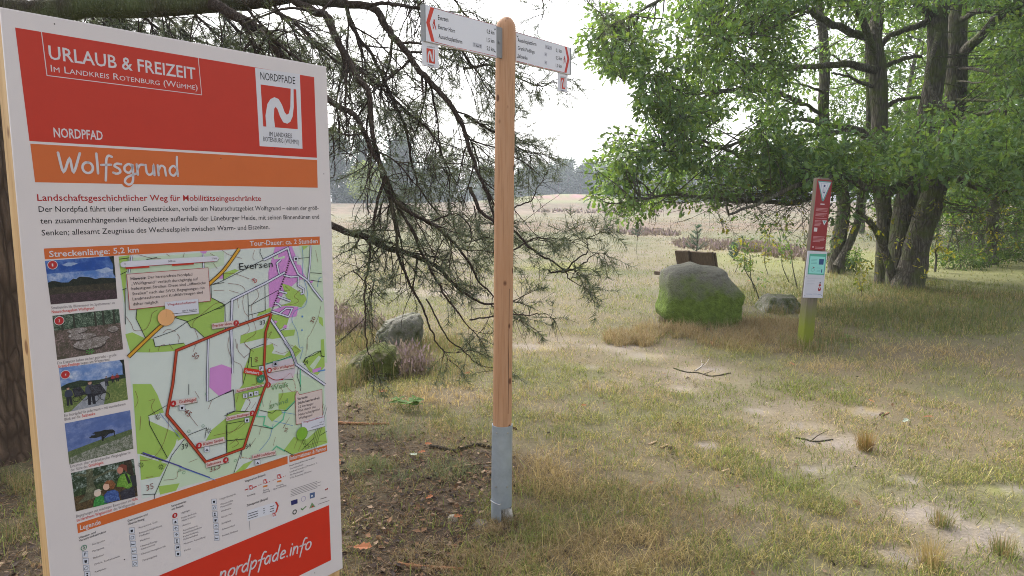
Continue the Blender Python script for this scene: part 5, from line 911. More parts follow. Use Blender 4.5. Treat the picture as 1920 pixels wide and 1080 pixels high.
NC = np.array([[.10, .128, .072], [.118, .142, .075], [.085, .112, .075], [.13, .138, .068], [.108, .132, .10]])
def needles_on(pts, dens, ln=.06, frac=.6, spread=.9):
    n = max(3, int(dens)); t = 1 - frac * rp_.random(n) ** 1.3; L = len(pts) - 1; i = np.minimum((t * L).astype(int), L - 1); f = (t * L - i)[:, None]
    b_ = pts[i] * (1 - f) + pts[i + 1] * f; d = pts[i + 1] - pts[i]; d /= np.linalg.norm(d, axis=1)[:, None] + 1e-9
    rnd = rp_.normal(size=(n, 3)); rnd -= (rnd * d).sum(1)[:, None] * d; rnd /= np.linalg.norm(rnd, axis=1)[:, None] + 1e-9
    dd = d * (.35 + .55 * rp_.random((n, 1))) + rnd * spread; dd /= np.linalg.norm(dd, axis=1)[:, None]
    blades(nd, b_, dd, ln * rp_.uniform(.7, 1.15, n), .0030, NC[rp_.integers(0, 5, n)] * rp_.uniform(.8, 1.25, (n, 1)), rp_)
def twig3(p, d, ln, r, nd_p, nl):
    q = wander(rp_, p, d, ln, 4, .28, .10); tube(tw, q, np.linspace(r, r * .5, 5), 3, (.9, .9, .9))
    if rp_.random() < nd_p: needles_on(q, 22 + 120 * ln, nl, .65)
def twig2(p, d, ln, r, nd_p, nl, droop=.09):
    n = 7; q = wander(rp_, p, d, ln, n, .22, droop); tube(tw, q, np.linspace(r, r * .45, n + 1), 4)
    for i in range(2, n + 1):
        for _ in range(rp_.integers(1, 3)):
            t = unit(q[i] - q[i - 1]); s_ = unit(t * .8 + rvec(rp_) * .9); twig3(q[i] - (q[i] - q[i - 1]) * rp_.random(), s_, rp_.uniform(.10, .30) * (.6 + ln), max(.0018, r * .44), nd_p, nl)
    if rp_.random() < nd_p: needles_on(q, 20 + 60 * ln, nl, .4)
def main(path, r0_, r1_, per_m, l2, nd_p, nl=.058, droop=.09, sm=8, side=1.0, t0=.12):
    q = spline(path, sm); L = np.concatenate([[0], np.cumsum(np.linalg.norm(np.diff(q, axis=0), axis=1))]); n = len(q)
    q = q + np.cumsum(rp_.normal(size=q.shape) * .0035, axis=0); tube(tw, q, np.linspace(r0_, r1_, n), 7, bump=.1)
    for k in range(int((1.9 if path[-1][2] > 1.75 else .72) * per_m * L[-1])):
        t = L[-1] * (t0 + (1 - t0) * rp_.random()); i = min(n - 2, int(np.searchsorted(L, t)) - 1); i = max(0, i); p = q[i] + (q[i + 1] - q[i]) * rp_.random(); td = unit(q[i + 1] - q[i])
        s_ = unit(td * .9 + rvec(rp_) * side + np.array([0, 0, -.12])); rr = np.interp(t, [0, L[-1]], [r0_, r1_]); twig2(p, s_, rp_.uniform(*l2) * (1 - .35 * t / L[-1]), max(.0032 if path[-1][2] > 1.75 else .0023, rr * .44), nd_p, nl, droop)
    twig2(q[-1], unit(q[-1] - q[-2]), l2[0], r1_ * .8, min(1, nd_p + .3), nl, droop)
LW = (.35, .85)
main(pp([(395, 6), (440, 24), (490, 46), (522, 80), (546, 116), (562, 175), (566, 240)], 4.5, 4.4), .036, .010, 5, (.3, .7), .30)
main(pp([(560, -10), (604, 2), (690, 11), (727, 50), (760, 80), (796, 122), (838, 167), (870, 215), (888, 258), (905, 310), (925, 360)], 4.8, 4.3), .030, .008, 10, (.35, .9), .34)
main(pp([(540, -6), (588, 25), (613, 36), (627, 72), (657, 122), (671, 155), (693, 180), (700, 250), (716, 305), (728, 350), (742, 400)], 4.7, 4.1), .028, .009, 8, (.35, .85), .34)
main(pp([(560, 150), (615, 183), (652, 203), (677, 222), (690, 250), (705, 290), (722, 330), (735, 372), (760, 420), (790, 480), (826, 545), (868, 600)], 4.3, 4.0), .020, .005, 11, (.22, .5), .62, droop=.0)
main(pp([(560, 405), (623, 422), (689, 449), (728, 466), (775, 482), (818, 504), (849, 537), (896, 560), (950, 562)], 4.2, 4.0), .024, .004, 11, (.22, .5), .66, droop=.0)
main(pp([(735, 372), (745, 420), (752, 470), (768, 520), (800, 570), (815, 605), (835, 630), (852, 650)], 4.0, 4.0), .011, .003, 5, (.15, .35), .42, t0=.05, droop=.0)
main(pp([(800, 560), (838, 632), (870, 662), (892, 684), (915, 693)], 4.0, 4.0), .005, .0022, 1.5, (.06, .14), .2, droop=.0)
main(pp([(722, 330), (705, 380), (698, 430), (692, 480), (689, 540), (688, 590), (693, 640), (704, 660)], 4.05, 4.05), .010, .003, 4, (.15, .4), .12, t0=.3)
main(pp([(735, 372), (775, 400), (815, 420), (850, 450), (880, 490), (905, 530), (940, 560)], 4.0, 4.1), .014, .004, 9, (.2, .4), .62, droop=.0)
main(pp([(880, 350), (905, 400), (940, 432), (968, 448), (1000, 480), (1045, 513), (1066, 530), (1082, 545)], 4.2, 4.0), .012, .003, 6, (.12, .24), .85, .066, -.02)
main(pp([(1030, 505), (1050, 508), (1080, 507), (1104, 496), (1118, 486)], 4.05, 4.0), .006, .003, 7, (.10, .18), 1.0, .07)
main(pp([(1050, 512), (1075, 495), (1098, 480), (1098, 462), (1106, 452)], 4.05, 3.95), .005, .003, 6, (.12, .2), 1.0, .07, droop=-.1)
main(pp([(960, 470), (1000, 452), (1040, 448)], 4.05, 4.0), .005, .003, 7, (.12, .26), 1.0, .066)
main(pp([(880, 600), (940, 590), (985, 588), (1015, 586)], 4.0, 4.0), .005, .0025, 1.2, (.08, .14), .1)
main(pp([(900, 330), (940, 398), (968, 390), (990, 372), (997, 348)], 4.3, 4.3), .006, .003, 3, (.1, .22), .3, droop=-.12)
main(pp([(868, 130), (915, 128), (960, 150), (1000, 172), (1035, 160)], 4.9, 5.0), .010, .003, 12, (.2, .42), .5, .05)
main(pp([(870, 215), (920, 240), (965, 262), (1000, 280), (1020, 284)], 4.6, 4.8), .009, .003, 14, (.2, .4), .5, .05)
main(pp([(836, -30), (870, 20), (900, 52), (935, 80), (950, 110)], 5.0, 4.8), .008, .003, 7, (.2, .4), .3, .05)
main(pp([(980, -60), (1010, -10), (1022, 20), (1015, 40)], 5.0, 5.0), .006, .003, 5, (.15, .3), .4, .05)
main(pp([(1080, -70), (1100, -10), (1118, 12)], 5.2, 5.2), .006, .003, 6, (.1, .2), .5, .05)
main(pp([(700, -60), (760, -20), (800, 30), (850, 60), (900, 120)], 5.4, 5.0), .016, .005, 12, (.35, .8), .38)
main(pp([(640, -40), (652, 20), (665, 60), (700, 110), (730, 170), (760, 240), (780, 330), (830, 400)], 5.2, 4.6), .018, .005, 12, (.35, .85), .40)
main(pp([(690, 11), (740, 12), (790, 20), (840, 60), (880, 120), (915, 180)], 4.6, 4.6), .014, .004, 12, (.3, .75), .40)
main(pp([(613, 36), (640, 90), (690, 140), (750, 190), (810, 250), (850, 330)], 4.9, 4.6), .014, .004, 12, (.3, .8), .38)
main(pp([(480, 2), (520, 20), (570, 50), (600, 90), (650, 130), (700, 165)], 5.2, 5.0), .016, .005, 11, (.3, .75), .32)
main(pp([(560, 300), (622, 262), (634, 296), (634, 326), (622, 344)], 4.0, 4.0), .006, .0025, 2, (.08, .15), .1)
main(pp([(800, 420), (846, 400), (870, 440), (868, 480), (880, 520)], 4.1, 4.1), .005, .0025, 3, (.12, .25), .3)
for i in range(9):                                    # masses of needles above the board, further back
    x = 110 + i * 55; main(pp([(x - 50, -10), (x - 10, 15 + 4 * i), (x + 40, 45 + 6 * i), (x + 80, 55 + 8 * i)], 5.8, 6.8), .016, .005, 11, (.35, .7), .9, .07)
for x, y, Y, n in ((790, 205, 5.8, 5), (800, 330, 5.2, 4), (745, 330, 5.0, 3), (850, 245, 6.2, 6), (880, 280, 6.3, 5), (760, 150, 6.2, 4), (690, 500, 4.5, 3), (860, 430, 4.6, 3), (700, 80, 6.5, 4), (900, 400, 4.6, 3)):
    for k in range(n): q = P(x + rp_.uniform(-35, 35), y + rp_.uniform(-30, 30), Y + rp_.uniform(-.3, .3)); twig2(q, unit([rp_.uniform(-.2, 1), rp_.uniform(-.6, .6), rp_.uniform(-.8, .2)]), rp_.uniform(.25, .5), .005, 1.0, .065)
for k in range(24):                                   # crown out of the picture, above and behind
    q = tr[np.argmin(abs(hz - rp_.uniform(3.4, 8.3)))]; an = rp_.uniform(0, 6.28); d = unit([math.cos(an), math.sin(an), .1]); path = wander(rp_, q, d, rp_.uniform(1.5, 3.6), 5, .15, .02); tube(tw, path, np.linspace(.035, .01, 6), 5)
    for j in range(5): twig2(path[rp_.integers(2, 6)], unit(d + rvec(rp_) * .7), rp_.uniform(.4, .8), .008, .8, .07)
tw.build('twigs', bark_t, pine, True); nd.build('foliage', needle_m, pine)

# ------------------------------------------------------------------ oaks on the right
oak_bark = m_bark('oak_bark', (.135, .120, .098), (.225, .205, .17), (.105, .125, .045), 9, (.46, .68), 1.0)
oak_leaf = m_leaf('oak_leaves', .5, .35, (1.4, 1.3, .45), .42); soft_leaf = m_leaf('woodland_leaves', .45, .2, (1.2, 1.15, .5), .6)
ro_ = np.random.default_rng(17)
OC = np.array([[.108, .19, .070], [.130, .215, .070], [.092, .162, .070], [.155, .23, .074], [.112, .19, .10]])
def leafspray(g, c, r, n, size, cols=OC, flat=.55, bright=1.0, simple=False):
    u = ro_.normal(size=(n, 3)); u /= np.linalg.norm(u, axis=1)[:, None]; rad_ = r * ro_.random((n, 1)) ** .45; b_ = c + u * rad_ * np.array([1, 1, flat])
    ax_ = u * .9 + ro_.normal(size=(n, 3)) * .5 + np.array([0, 0, -.35]); ax_ /= np.linalg.norm(ax_, axis=1)[:, None]
    nm = ro_.normal(size=(n, 3)) * .55 + np.array([0, 0, 1.0]); sh = ro_.uniform(.62, 1.4)
    leaves(g, b_, ax_, nm, size * ro_.uniform(.5, 1.3, n), cols[ro_.integers(0, len(cols), n)] * ro_.uniform(.8, 1.2, (n, 1)) * bright * sh, simple)
class Oak:
    def __init__(s, base, label, name='oak_tree', cat='tree', group=None): s.base = np.array(base); s.o = empty(name, base, label, cat, group); s.t = Geo(); s.b = Geo(); s.l = Geo(); s.ax = []
    def stem(s, pts, r, k=16, geo=None, bmp=.10, m=8):
        q = spline(pts, m); t_ = np.linspace(0, 1, len(q)); rr = np.interp(t_, np.linspace(0, 1, len(r)), r); tube(geo or s.t, q, rr, k, bump=bmp); s.ax.append(q); return q
    def limb(s, pts, r0_, r1_, sprays=0, R_=.35, nl=60, size=.085, m=6):
        q = spline(pts, m); q = q + np.cumsum(ro_.normal(size=q.shape) * .008, axis=0) ; tube(s.b, q, np.linspace(r0_, r1_, len(q)), 7, bump=.12); s.ax.append(q); return q
    def twigs(s, p, d, ln, r, n=5): q = wander(ro_, p, d, ln, n, .25, .0); tube(s.b, q, np.linspace(r, r * .4, n + 1), 4); return q
    def finish(s, bark=None, leaf=None): 
        if s.t.n: s.t.build('trunk', bark or oak_bark, s.o, True)
        if s.b.n: s.b.build('branches', bark or oak_bark, s.o, True)
        if s.l.n: s.l.build('crown', leaf or oak_leaf, s.o)
def inpoly(x, y, poly):
    c = False; n = len(poly); j = n - 1
    for i in range(n):
        if (poly[i][1] > y) != (poly[j][1] > y) and x < (poly[j][0] - poly[i][0]) * (y - poly[i][1]) / (poly[j][1] - poly[i][1]) + poly[i][0]: c = not c
        j = i
    return c
def PY(l, Y): return np.array([P(x, y, Y if np.isscalar(Y) else Y[i]) for i, (x, y) in enumerate(l)])
ob = G(1690, 540); ob[2] = h1(ob[0], ob[1]); Yo = ob[1]
oak = Oak(ob, 'big multi-stemmed oak with a furrowed leaning double trunk and low sweeping leafy boughs')
# right stem with the burl, rear stem, left stem
oak.stem([P(1698, 575, Yo - .1), P(1699, 545, Yo - .1), P(1712, 500, Yo - .1), P(1722, 450, Yo - .15), P(1740, 395, Yo - .2), P(1754, 350, Yo - .25), P(1756, 322, Yo - .3)], [.36, .29, .235, .21, .205, .185, .16], 22, bmp=.12)
oak.stem([P(1684, 560, Yo + .3), P(1684, 530, Yo + .3), P(1690, 450, Yo + .3), P(1697, 390, Yo + .35), P(1712, 330, Yo + .4), P(1728, 262, Yo + .5), P(1747, 180, Yo + .6), P(1757, 110, Yo + .6), P(1758, 42, Yo + .7), P(1768, -10, Yo + .8), P(1775, -150, Yo + .9), P(1790, -330, Yo + .9)], [.26, .23, .21, .20, .19, .18, .175, .17, .165, .15, .11, .06], 18)
oak.stem([P(1652, 545, Yo + .7), P(1655, 520, Yo + .7), P(1657, 470, Yo + .7), P(1658, 405, Yo + .7), P(1651, 350, Yo + .7), P(1649, 280, Yo + .8), P(1649, 208, Yo + .8), P(1644, 125, Yo + .8), P(1638, 78, Yo + .8), P(1644, 28, Yo + .9), P(1646, -60, Yo + 1), P(1660, -220, Yo + 1)], [.17, .15, .14, .14, .145, .15, .15, .16, .15, .12, .09, .05], 16)
oak.stem([P(1676, 525, Yo + .05), P(1664, 488, Yo), P(1652, 452, Yo - .05), P(1640, 428, Yo - .1), P(1626, 412, Yo - .2), P(1608, 396, Yo - .3)], [.085, .075, .068, .06, .05, .035], 10)
# boughs seen against the sky
for l, Y0, Y1, a, b_ in (([(1756, 326), (1742, 316), (1720, 322), (1692, 338), (1662, 352), (1620, 350), (1560, 330), (1500, 345), (1430, 380), (1360, 408)], 12.3, 9.4, .12, .015), ([(1756, 330), (1775, 332), (1810, 338), (1845, 352), (1880, 362), (1930, 352)], 12.3, 11.3, .085, .03),
                      ([(1642, 72), (1624, 67), (1596, 60), (1572, 50), (1550, 34), (1535, 25), (1515, 12)], 13.4, 12.4, .085, .05), ([(1648, 135), (1630, 130), (1595, 121), (1563, 118), (1530, 120), (1500, 124), (1455, 128), (1415, 118)], 13.4, 11.4, .085, .02), ([(1648, 262), (1632, 264), (1610, 247), (1580, 238), (1550, 236), (1520, 228), (1495, 226), (1470, 232)], 13.4, 12.2, .09, .02),
                      ([(1640, 165), (1605, 150), (1585, 140), (1560, 135)], 13.4, 12.5, .04, .015), ([(1652, 215), (1668, 195), (1690, 183), (1730, 182)], 13.4, 13.3, .05, .03), ([(1645, 128), (1680, 118), (1700, 112), (1725, 112)], 13.4, 13.6, .05, .03), ([(1745, 40), (1720, 52), (1690, 62), (1665, 75), (1650, 100)], 13.3, 13.5, .06, .05), ([(1757, 30), (1735, 22), (1712, 0), (1705, -40)], 13.3, 13.2, .09, .05),
                      ([(1656, 350), (1600, 330), (1540, 300), (1470, 290), (1400, 300), (1300, 270), (1240, 280)], 13.2, 9.6, .06, .012), ([(1656, 330), (1580, 345), (1500, 380), (1420, 385), (1330, 380), (1250, 372), (1190, 385)], 13.0, 9.0, .06, .010), ([(1515, 12), (1460, 40), (1430, 60), (1380, 75), (1340, 70)], 12.4, 10.2, .04, .012), ([(1500, 190), (1440, 168), (1390, 160), (1330, 165), (1270, 160)], 12.6, 10.2, .045, .010), ([(1640, 100), (1600, 20), (1500, -40), (1400, -60), (1280, -20), (1180, 40), (1130, 60)], 13.2, 9.4, .07, .010),
                      ([(1610, 247), (1500, 260), (1420, 262), (1330, 285), (1250, 240)], 13.0, 9.8, .045, .010), ([(1740, -20), (1850, -80), (1990, -120)], 13.3, 11.5, .09, .03), ([(1760, 60), (1740, 150), (1800, 240), (1880, 280), (1960, 270)], 13.1, 10.8, .05, .02)):
    n = len(l); oak.limb(PY(l, np.linspace(Y0, Y1, n)), a, b_)
REG = [(1330, -260), (1300, -40), (1250, -5), (1190, 18), (1130, 20), (1108, 45), (1096, 75), (1120, 112), (1165, 138), (1195, 150), (1205, 190), (1178, 240), (1140, 262), (1104, 305), (1128, 335), (1112, 372), (1136, 402), (1180, 412), (1250, 388), (1320, 372), (1400, 352), (1480, 352), (1560, 345), (1640, 325), (1720, 322), (1800, 345), (1900, 372), (2080, 380), (2200, 200), (2200, -260)]
HOLES = [(1380, 232, 44, 42), (1345, 262, 34, 26), (1625, 178, 34, 28), (1590, 195, 22, 18), (1255, 20, 40, 22), (1165, 165, 28, 16), (1440, 290, 22, 10), (1700, 95, 30, 26), (1835, 45, 26, 20), (1690, 300, 26, 12), (1530, 60, 14, 40), (1290, 150, 16, 10), (1430, 130, 18, 12), (1330, 325, 22, 8), (1420, 330, 26, 8), (1230, 250, 14, 10), (1480, 240, 20, 14)]
axs = np.concatenate(oak.ax); n_ok = 0; tries = 0
while n_ok < 960 and tries < 26000:
    tries += 1; x = ro_.uniform(1090, 2190); y = ro_.uniform(-110, 415)
    if not inpoly(x, y, REG): continue
    if any(((x - hx) / hw) ** 2 + ((y - hy) / hh) ** 2 < 1 for hx, hy, hw, hh in HOLES): continue
    dens = .62 if x < 1480 else (.5 if y < 250 else .65)
    if 1480 < x < 1870 and 20 < y < 265: dens = .12
    if ro_.random() > dens: continue
    Yn = np.interp(x, [1100, 1300, 1500, 1700, 1900, 2200], [8.8, 9.0, 9.6, 10.6, 10.4, 9.5]); Y = Yn + ro_.random() * np.interp(x, [1100, 1300, 1600, 2200], [1.2, 3.2, 5.0, 5.0])
    if 1480 < x < 1880 and 20 < y < 300 and Y < 13.6: Y += 3.4
    edge = x < 1260; R_ = ro_.uniform(.16, .30) if edge else ro_.uniform(.22, .42); c = P(x, y, Y); leafspray(oak.l, c, R_, int(ro_.uniform(32, 58) * (R_ / .3) ** 1.5) + 16, .098, bright=ro_.uniform(.85, 1.2)); n_ok += 1
    d2 = ((axs - c) ** 2).sum(1); j = int(d2.argmin())
    if d2[j] < 3.0: mid = (axs[j] + c) / 2 + rvec(ro_) * .1; tube(oak.b, spline([axs[j], mid, c], 4), np.linspace(.012, .004, 9), 4)
    for k in range(3): oak.twigs(c - ro_.normal(size=3) * R_ * .2, rvec(ro_), R_ * 1.3, .005)
for k in range(150):                                  # the low sweeping boughs in front of the trunks
    x = ro_.uniform(1440, 2000); y = np.interp(x, [1440, 1600, 1750, 1850, 2000], [290, 304, 280, 290, 290]) + ro_.normal() * 32; Y = ro_.uniform(9.6, 11.8); R_ = ro_.uniform(.2, .36); c = P(x, y, Y)
    if 1500 < x < 1572 and y > 330: continue
    leafspray(oak.l, c, R_, int(36 * (R_ / .3) ** 1.5) + 12, .108, bright=ro_.uniform(.85, 1.2))
    if k % 2: oak.twigs(c, rvec(ro_), R_ * 1.4, .006)
# bare, sparsely leaved twigs under the canopy, some yellowing
YC = np.array([[.20, .20, .035], [.26, .24, .04], [.13, .18, .04]])
def undertwigs(l, Y0, Y1, r, n, leafy=.4, cols=YC):
    q = oak.limb(PY(l, np.linspace(Y0, Y1, len(l))), r, r * .3)
    for k in range(n):
        i = ro_.integers(2, len(q) - 1); t_ = oak.twigs(q[i], unit(q[i] - q[i - 1] + rvec(ro_) * .7 + [0, 0, -.08]), ro_.uniform(.3, .9), .0045, 7)
        for _ in range(3): tt = oak.twigs(t_[ro_.integers(2, 7)], unit(t_[-1] - t_[-2] + rvec(ro_) * .8), ro_.uniform(.15, .4), .0026, 4)
        if ro_.random() < leafy: leafspray(oak.l, t_[-1], .14, 9, .075, cols, .7)
for i in range(34):
    x0 = ro_.uniform(1480, 1640); y0 = ro_.uniform(322, 372); x1 = x0 - ro_.uniform(90, 330); y1 = y0 + ro_.uniform(10, 66) + (40 if x1 > 1400 else 0)
    undertwigs([(x0, y0), (x0 * .66 + x1 * .34, y0 + (y1 - y0) * .15), (x0 * .33 + x1 * .67, y0 + (y1 - y0) * .5), (x1, y1)], ro_.uniform(11, 12.6), ro_.uniform(9.2, 10.6), .009, 6, .45, OC if i % 3 else YC)
for l, Y0, Y1 in (([(1610, 395), (1640, 385), (1672, 385), (1700, 396), (1745, 402), (1800, 396)], 12.0, 11.6), ([(1700, 396), (1720, 410), (1745, 416)], 11.9, 11.8), ([(1668, 392), (1650, 410), (1630, 420)], 11.9, 11.6), ([(1560, 450), (1590, 425), (1625, 410)], 11.8, 12), ([(1690, 400), (1676, 440), (1664, 458), (1650, 466)], 11.9, 11.6), ([(1716, 415), (1720, 460), (1718, 492)], 12.0, 12.1), ([(1800, 396), (1840, 404), (1890, 400)], 11.6, 11.4), ([(1560, 380), (1530, 420), (1500, 470)], 11.6, 11.0)):
    undertwigs(l, Y0, Y1, .012, 4, .6)
for i in range(26):                                   # mossy bare tangle at the wood edge
    x0 = ro_.uniform(1740, 1960); y0 = ro_.uniform(370, 470); x1 = x0 + ro_.uniform(-120, 120); Y = ro_.uniform(12.2, 17)
    undertwigs([(x0, y0), ((x0 + x1) / 2, y0 - ro_.uniform(-12, 16)), (x1, y0 + ro_.uniform(-26, 30))], Y, Y + ro_.uniform(-.8, .8), .012, 5, .35, OC if i % 3 == 0 else YC)
oak.finish()
# straight-trunked oak right of it
o2 = Oak(G(1720, 520), 'straight trunked oak standing right behind the double-trunked oak, forking high up')
o2.base[2] = h1(*o2.base[:2]); Y2 = o2.base[1]
o2.stem([P(1718, 535, Y2), P(1722, 470, Y2), P(1742, 380, Y2), P(1765, 305, Y2), P(1777, 258, Y2), P(1791, 180, Y2), P(1794, 111, Y2), P(1795, 42, Y2), P(1800, -20, Y2), P(1806, -200, Y2), P(1810, -360, Y2)], [.20, .19, .19, .19, .195, .20, .185, .18, .15, .1, .05], 18)
for l, Y1, a, b_ in (([(1800, 100), (1815, 82), (1841, 58), (1869, 28), (1920, 2), (1980, -40)], 12.2, .11, .05), ([(1800, 40), (1820, 24), (1846, 19), (1890, 22), (1940, 26)], 12.6, .065, .04), ([(1790, 125), (1820, 128), (1855, 139), (1897, 147)], 13, .04, .02), ([(1788, 150), (1815, 150), (1850, 152)], 13.2, .025, .012), ([(1782, 186), (1830, 188), (1868, 190), (1920, 176)], 12.6, .035, .02), ([(1776, 246), (1794, 232), (1827, 219), (1860, 212), (1890, 213)], 12.4, .055, .03)):
    o2.limb(PY(l, np.linspace(Y2, Y1, len(l))), a, b_)
for k in range(240):
    x = ro_.uniform(1740, 2200); y = ro_.uniform(-110, 330); Y = ro_.uniform(10.5, 16.5)
    if x < 1880 and 10 < y < 260 and Y < 14.8: Y = ro_.uniform(14.8, 17)
    leafspray(o2.l, P(x, y, Y), ro_.uniform(.3, .5), 60, .10, bright=ro_.uniform(.9, 1.25))
o2.finish()
# slim oak on the left of the group
o3 = Oak(G(1568, 512), 'slim dark oak stem left of the double-trunked oak, behind the red sign', ); Y3 = o3.base[1]
o3.stem([P(1566, 520, Y3), P(1569, 480, Y3), P(1576, 430, Y3), P(1582, 385, Y3), P(1570, 320, Y3), P(1545, 240, Y3), P(1546, 139, Y3), P(1544, 69, Y3), P(1538, 28, Y3), P(1530, -120, Y3)], [.19, .165, .15, .14, .13, .12, .11, .10, .09, .05], 14)
o3.stem([P(1570, 500, Y3 - .2), P(1592, 458, Y3 - .2), P(1608, 415, Y3 - .2), P(1612, 380, Y3 - .2), P(1618, 340, Y3 - .1), P(1628, 272, Y3), P(1631, 195, Y3), P(1625, 100, Y3)], [.11, .085, .075, .07, .08, .085, .08, .05], 12)
for l, Y1, a, b_ in (([(1540, 214), (1524, 205), (1508, 194), (1480, 188), (1430, 168), (1390, 165)], 13.5, .05, .012), ([(1545, 100), (1560, 105), (1575, 125), (1585, 140)], 15, .03, .015), ([(1543, 85), (1525, 95), (1508, 112), (1490, 150)], 14, .03, .012), ([(1548, 175), (1510, 160), (1470, 150), (1440, 140)], 13.8, .03, .012)): o3.limb(PY(l, np.linspace(Y3, Y1, len(l))), a, b_)
for k in range(120):
    x = ro_.uniform(1330, 1640); y = ro_.uniform(-100, 330); Y = ro_.uniform(14.5, 18.5)
    if any(((x - hx) / hw) ** 2 + ((y - hy) / hh) ** 2 < 1 for hx, hy, hw, hh in HOLES): continue
    leafspray(o3.l, P(x, y, Y), ro_.uniform(.25, .45), 36, .10, bright=ro_.uniform(.85, 1.15))
o3.finish()

# woodland edge behind: single trees
BGC = np.array([[.105, .175, .040], [.085, .15, .045], [.13, .19, .045], [.070, .125, .045]])
def bgtree(px, Y, hh, cw, seed, label, n=150, bright=1.0, lo=.16, cols=BGC, name='deciduous_tree'):
    b_ = P(px, 500, Y); b_[2] = h1(b_[0], b_[1]); t_ = Oak(b_, label, name, 'tree', 'trees at the wood edge'); r = np.random.default_rng(seed)
    q = t_.stem([b_ + [0, 0, -.2], b_ + [r.uniform(-.2, .2), 0, hh * .3], b_ + [r.uniform(-.5, .5), r.uniform(-.3, .3), hh * .65], b_ + [r.uniform(-.6, .6), 0, hh * .97]], [.16, .12, .08, .03], 9)
    for k in range(14): i = r.integers(len(q) // 4, len(q)); t_.twigs(q[i], unit([r.normal(), r.normal(), .4]), r.uniform(.8, cw * .9), .03, 7)
    for k in range(n):
        z = r.uniform(lo, 1.05); an = r.uniform(0, 6.28); ra = cw * math.sin(math.pi * min(1, max(.12, (z - lo) / (1.1 - lo) * .85 + .15))) * r.random() ** .5; leafspray(t_.l, b_ + [ra * math.cos(an), ra * math.sin(an), z * hh], r.uniform(.35, .65), 46, .16, cols, .6, bright * r.uniform(.8, 1.2), True)
    t_.finish(leaf=soft_leaf)
for a in ((1830, 21, 7.5, 2.6, 1, 'leafy young tree at the wood edge, right behind the straight trunked oak', 150), (1960, 19, 8.5, 2.8, 2, 'bushy tree at the right margin of the wood edge', 170), (1700, 25, 8.5, 2.8, 3, 'light green tree seen between the oak trunks', 150), (1900, 28, 10, 3.2, 4, 'tall pale green tree far back in the wood, right side', 170), (1780, 32, 10.5, 3.0, 5, 'tree deep in the wood between the oak and the right margin', 150), (2080, 23, 9, 3.2, 6, 'tree just outside the right margin of the wood edge', 130), (1610, 33, 8.2, 2.4, 7, 'small round tree far behind the slim oak stem', 110), (1860, 17.5, 6.2, 2.0, 8, 'dense leafy young tree just behind the straight trunked oak, lower than its neighbours', 120), (1990, 26, 9.5, 3.4, 9, 'broad tree behind the bushy one at the right margin', 150), (1745, 29, 7.5, 2.6, 10, 'middle sized tree glimpsed through the gap right of the double trunk', 120)): bgtree(*a)
# saplings
def sapling(px, py, top, r, seed, label, leafn=5, hue=YC, name='sapling', lean=0, group='saplings under the oaks'):
    b_ = G(px, py); b_[2] = h1(b_[0], b_[1]); t_ = Oak(b_, label, name, 'sapling', group); rg = np.random.default_rng(seed); tp = P(px + lean, top, b_[1])
    q = t_.stem([b_, b_ * .66 + tp * .34 + [rg.uniform(-.06, .06), 0, 0], b_ * .33 + tp * .67 + [rg.uniform(-.1, .1), 0, 0], tp], [r, r * .8, r * .55, r * .2], 6, m=5)
    for k in range(7):
        i = rg.integers(len(q) // 3, len(q)); d = unit([rg.normal(), rg.normal(), rg.uniform(.1, .8)]); w_ = t_.twigs(q[i], d, rg.uniform(.2, .55) * (tp[2] - b_[2]) * .5, r * .4, 6)
        for j in range(leafn // 2 + 1): leafspray(t_.l, w_[rg.integers(3, 7)], .10, 5, .065, hue, .8)
    t_.finish()
for i, a in enumerate([(1426, 568, 470, .010, 'thin bare sapling behind the boulder, left one'), (1416, 548, 452, .009, 'thin sapling leaning left just right of the big boulder'), (1496, 545, 430, .010, 'slender sapling left of the red sign post'), (1480, 530, 440, .009, 'sapling leaning towards the red sign from the left'), (1378, 512, 458, .008, 'twiggy sapling beside the bench back'), (1440, 515, 440, .008, 'little sapling among the heather behind the boulder'),
                       (1600, 522, 470, .009, 'leafy low sapling right behind the notice board post'), (1753, 510, 436, .028, 'dark thin young stem right of the double oak trunk'), (1775, 494, 400, .022, 'young stem second right of the double trunk'), (1800, 490, 390, .020, 'crooked young stem in the undergrowth, third right of the trunk'), (1826, 492, 396, .022, 'leaning young stem among low shrubs'), (1862, 486, 385, .022, 'young stem near the right margin under the leaves'), (1900, 466, 380, .05, 'mossy trunk of a young tree at the right margin'), (1615, 556, 500, .006, 'tiny green seedling in front of the oak foot')]):
    sapling(*a[:4], 60 + i, a[4], 6 if a[0] > 1560 else 4, YC if i % 2 else OC, lean=(-28, -22, -30, -40, 4, -6, 4, 10, 10, -14, 24, -10, 12, 0)[i])
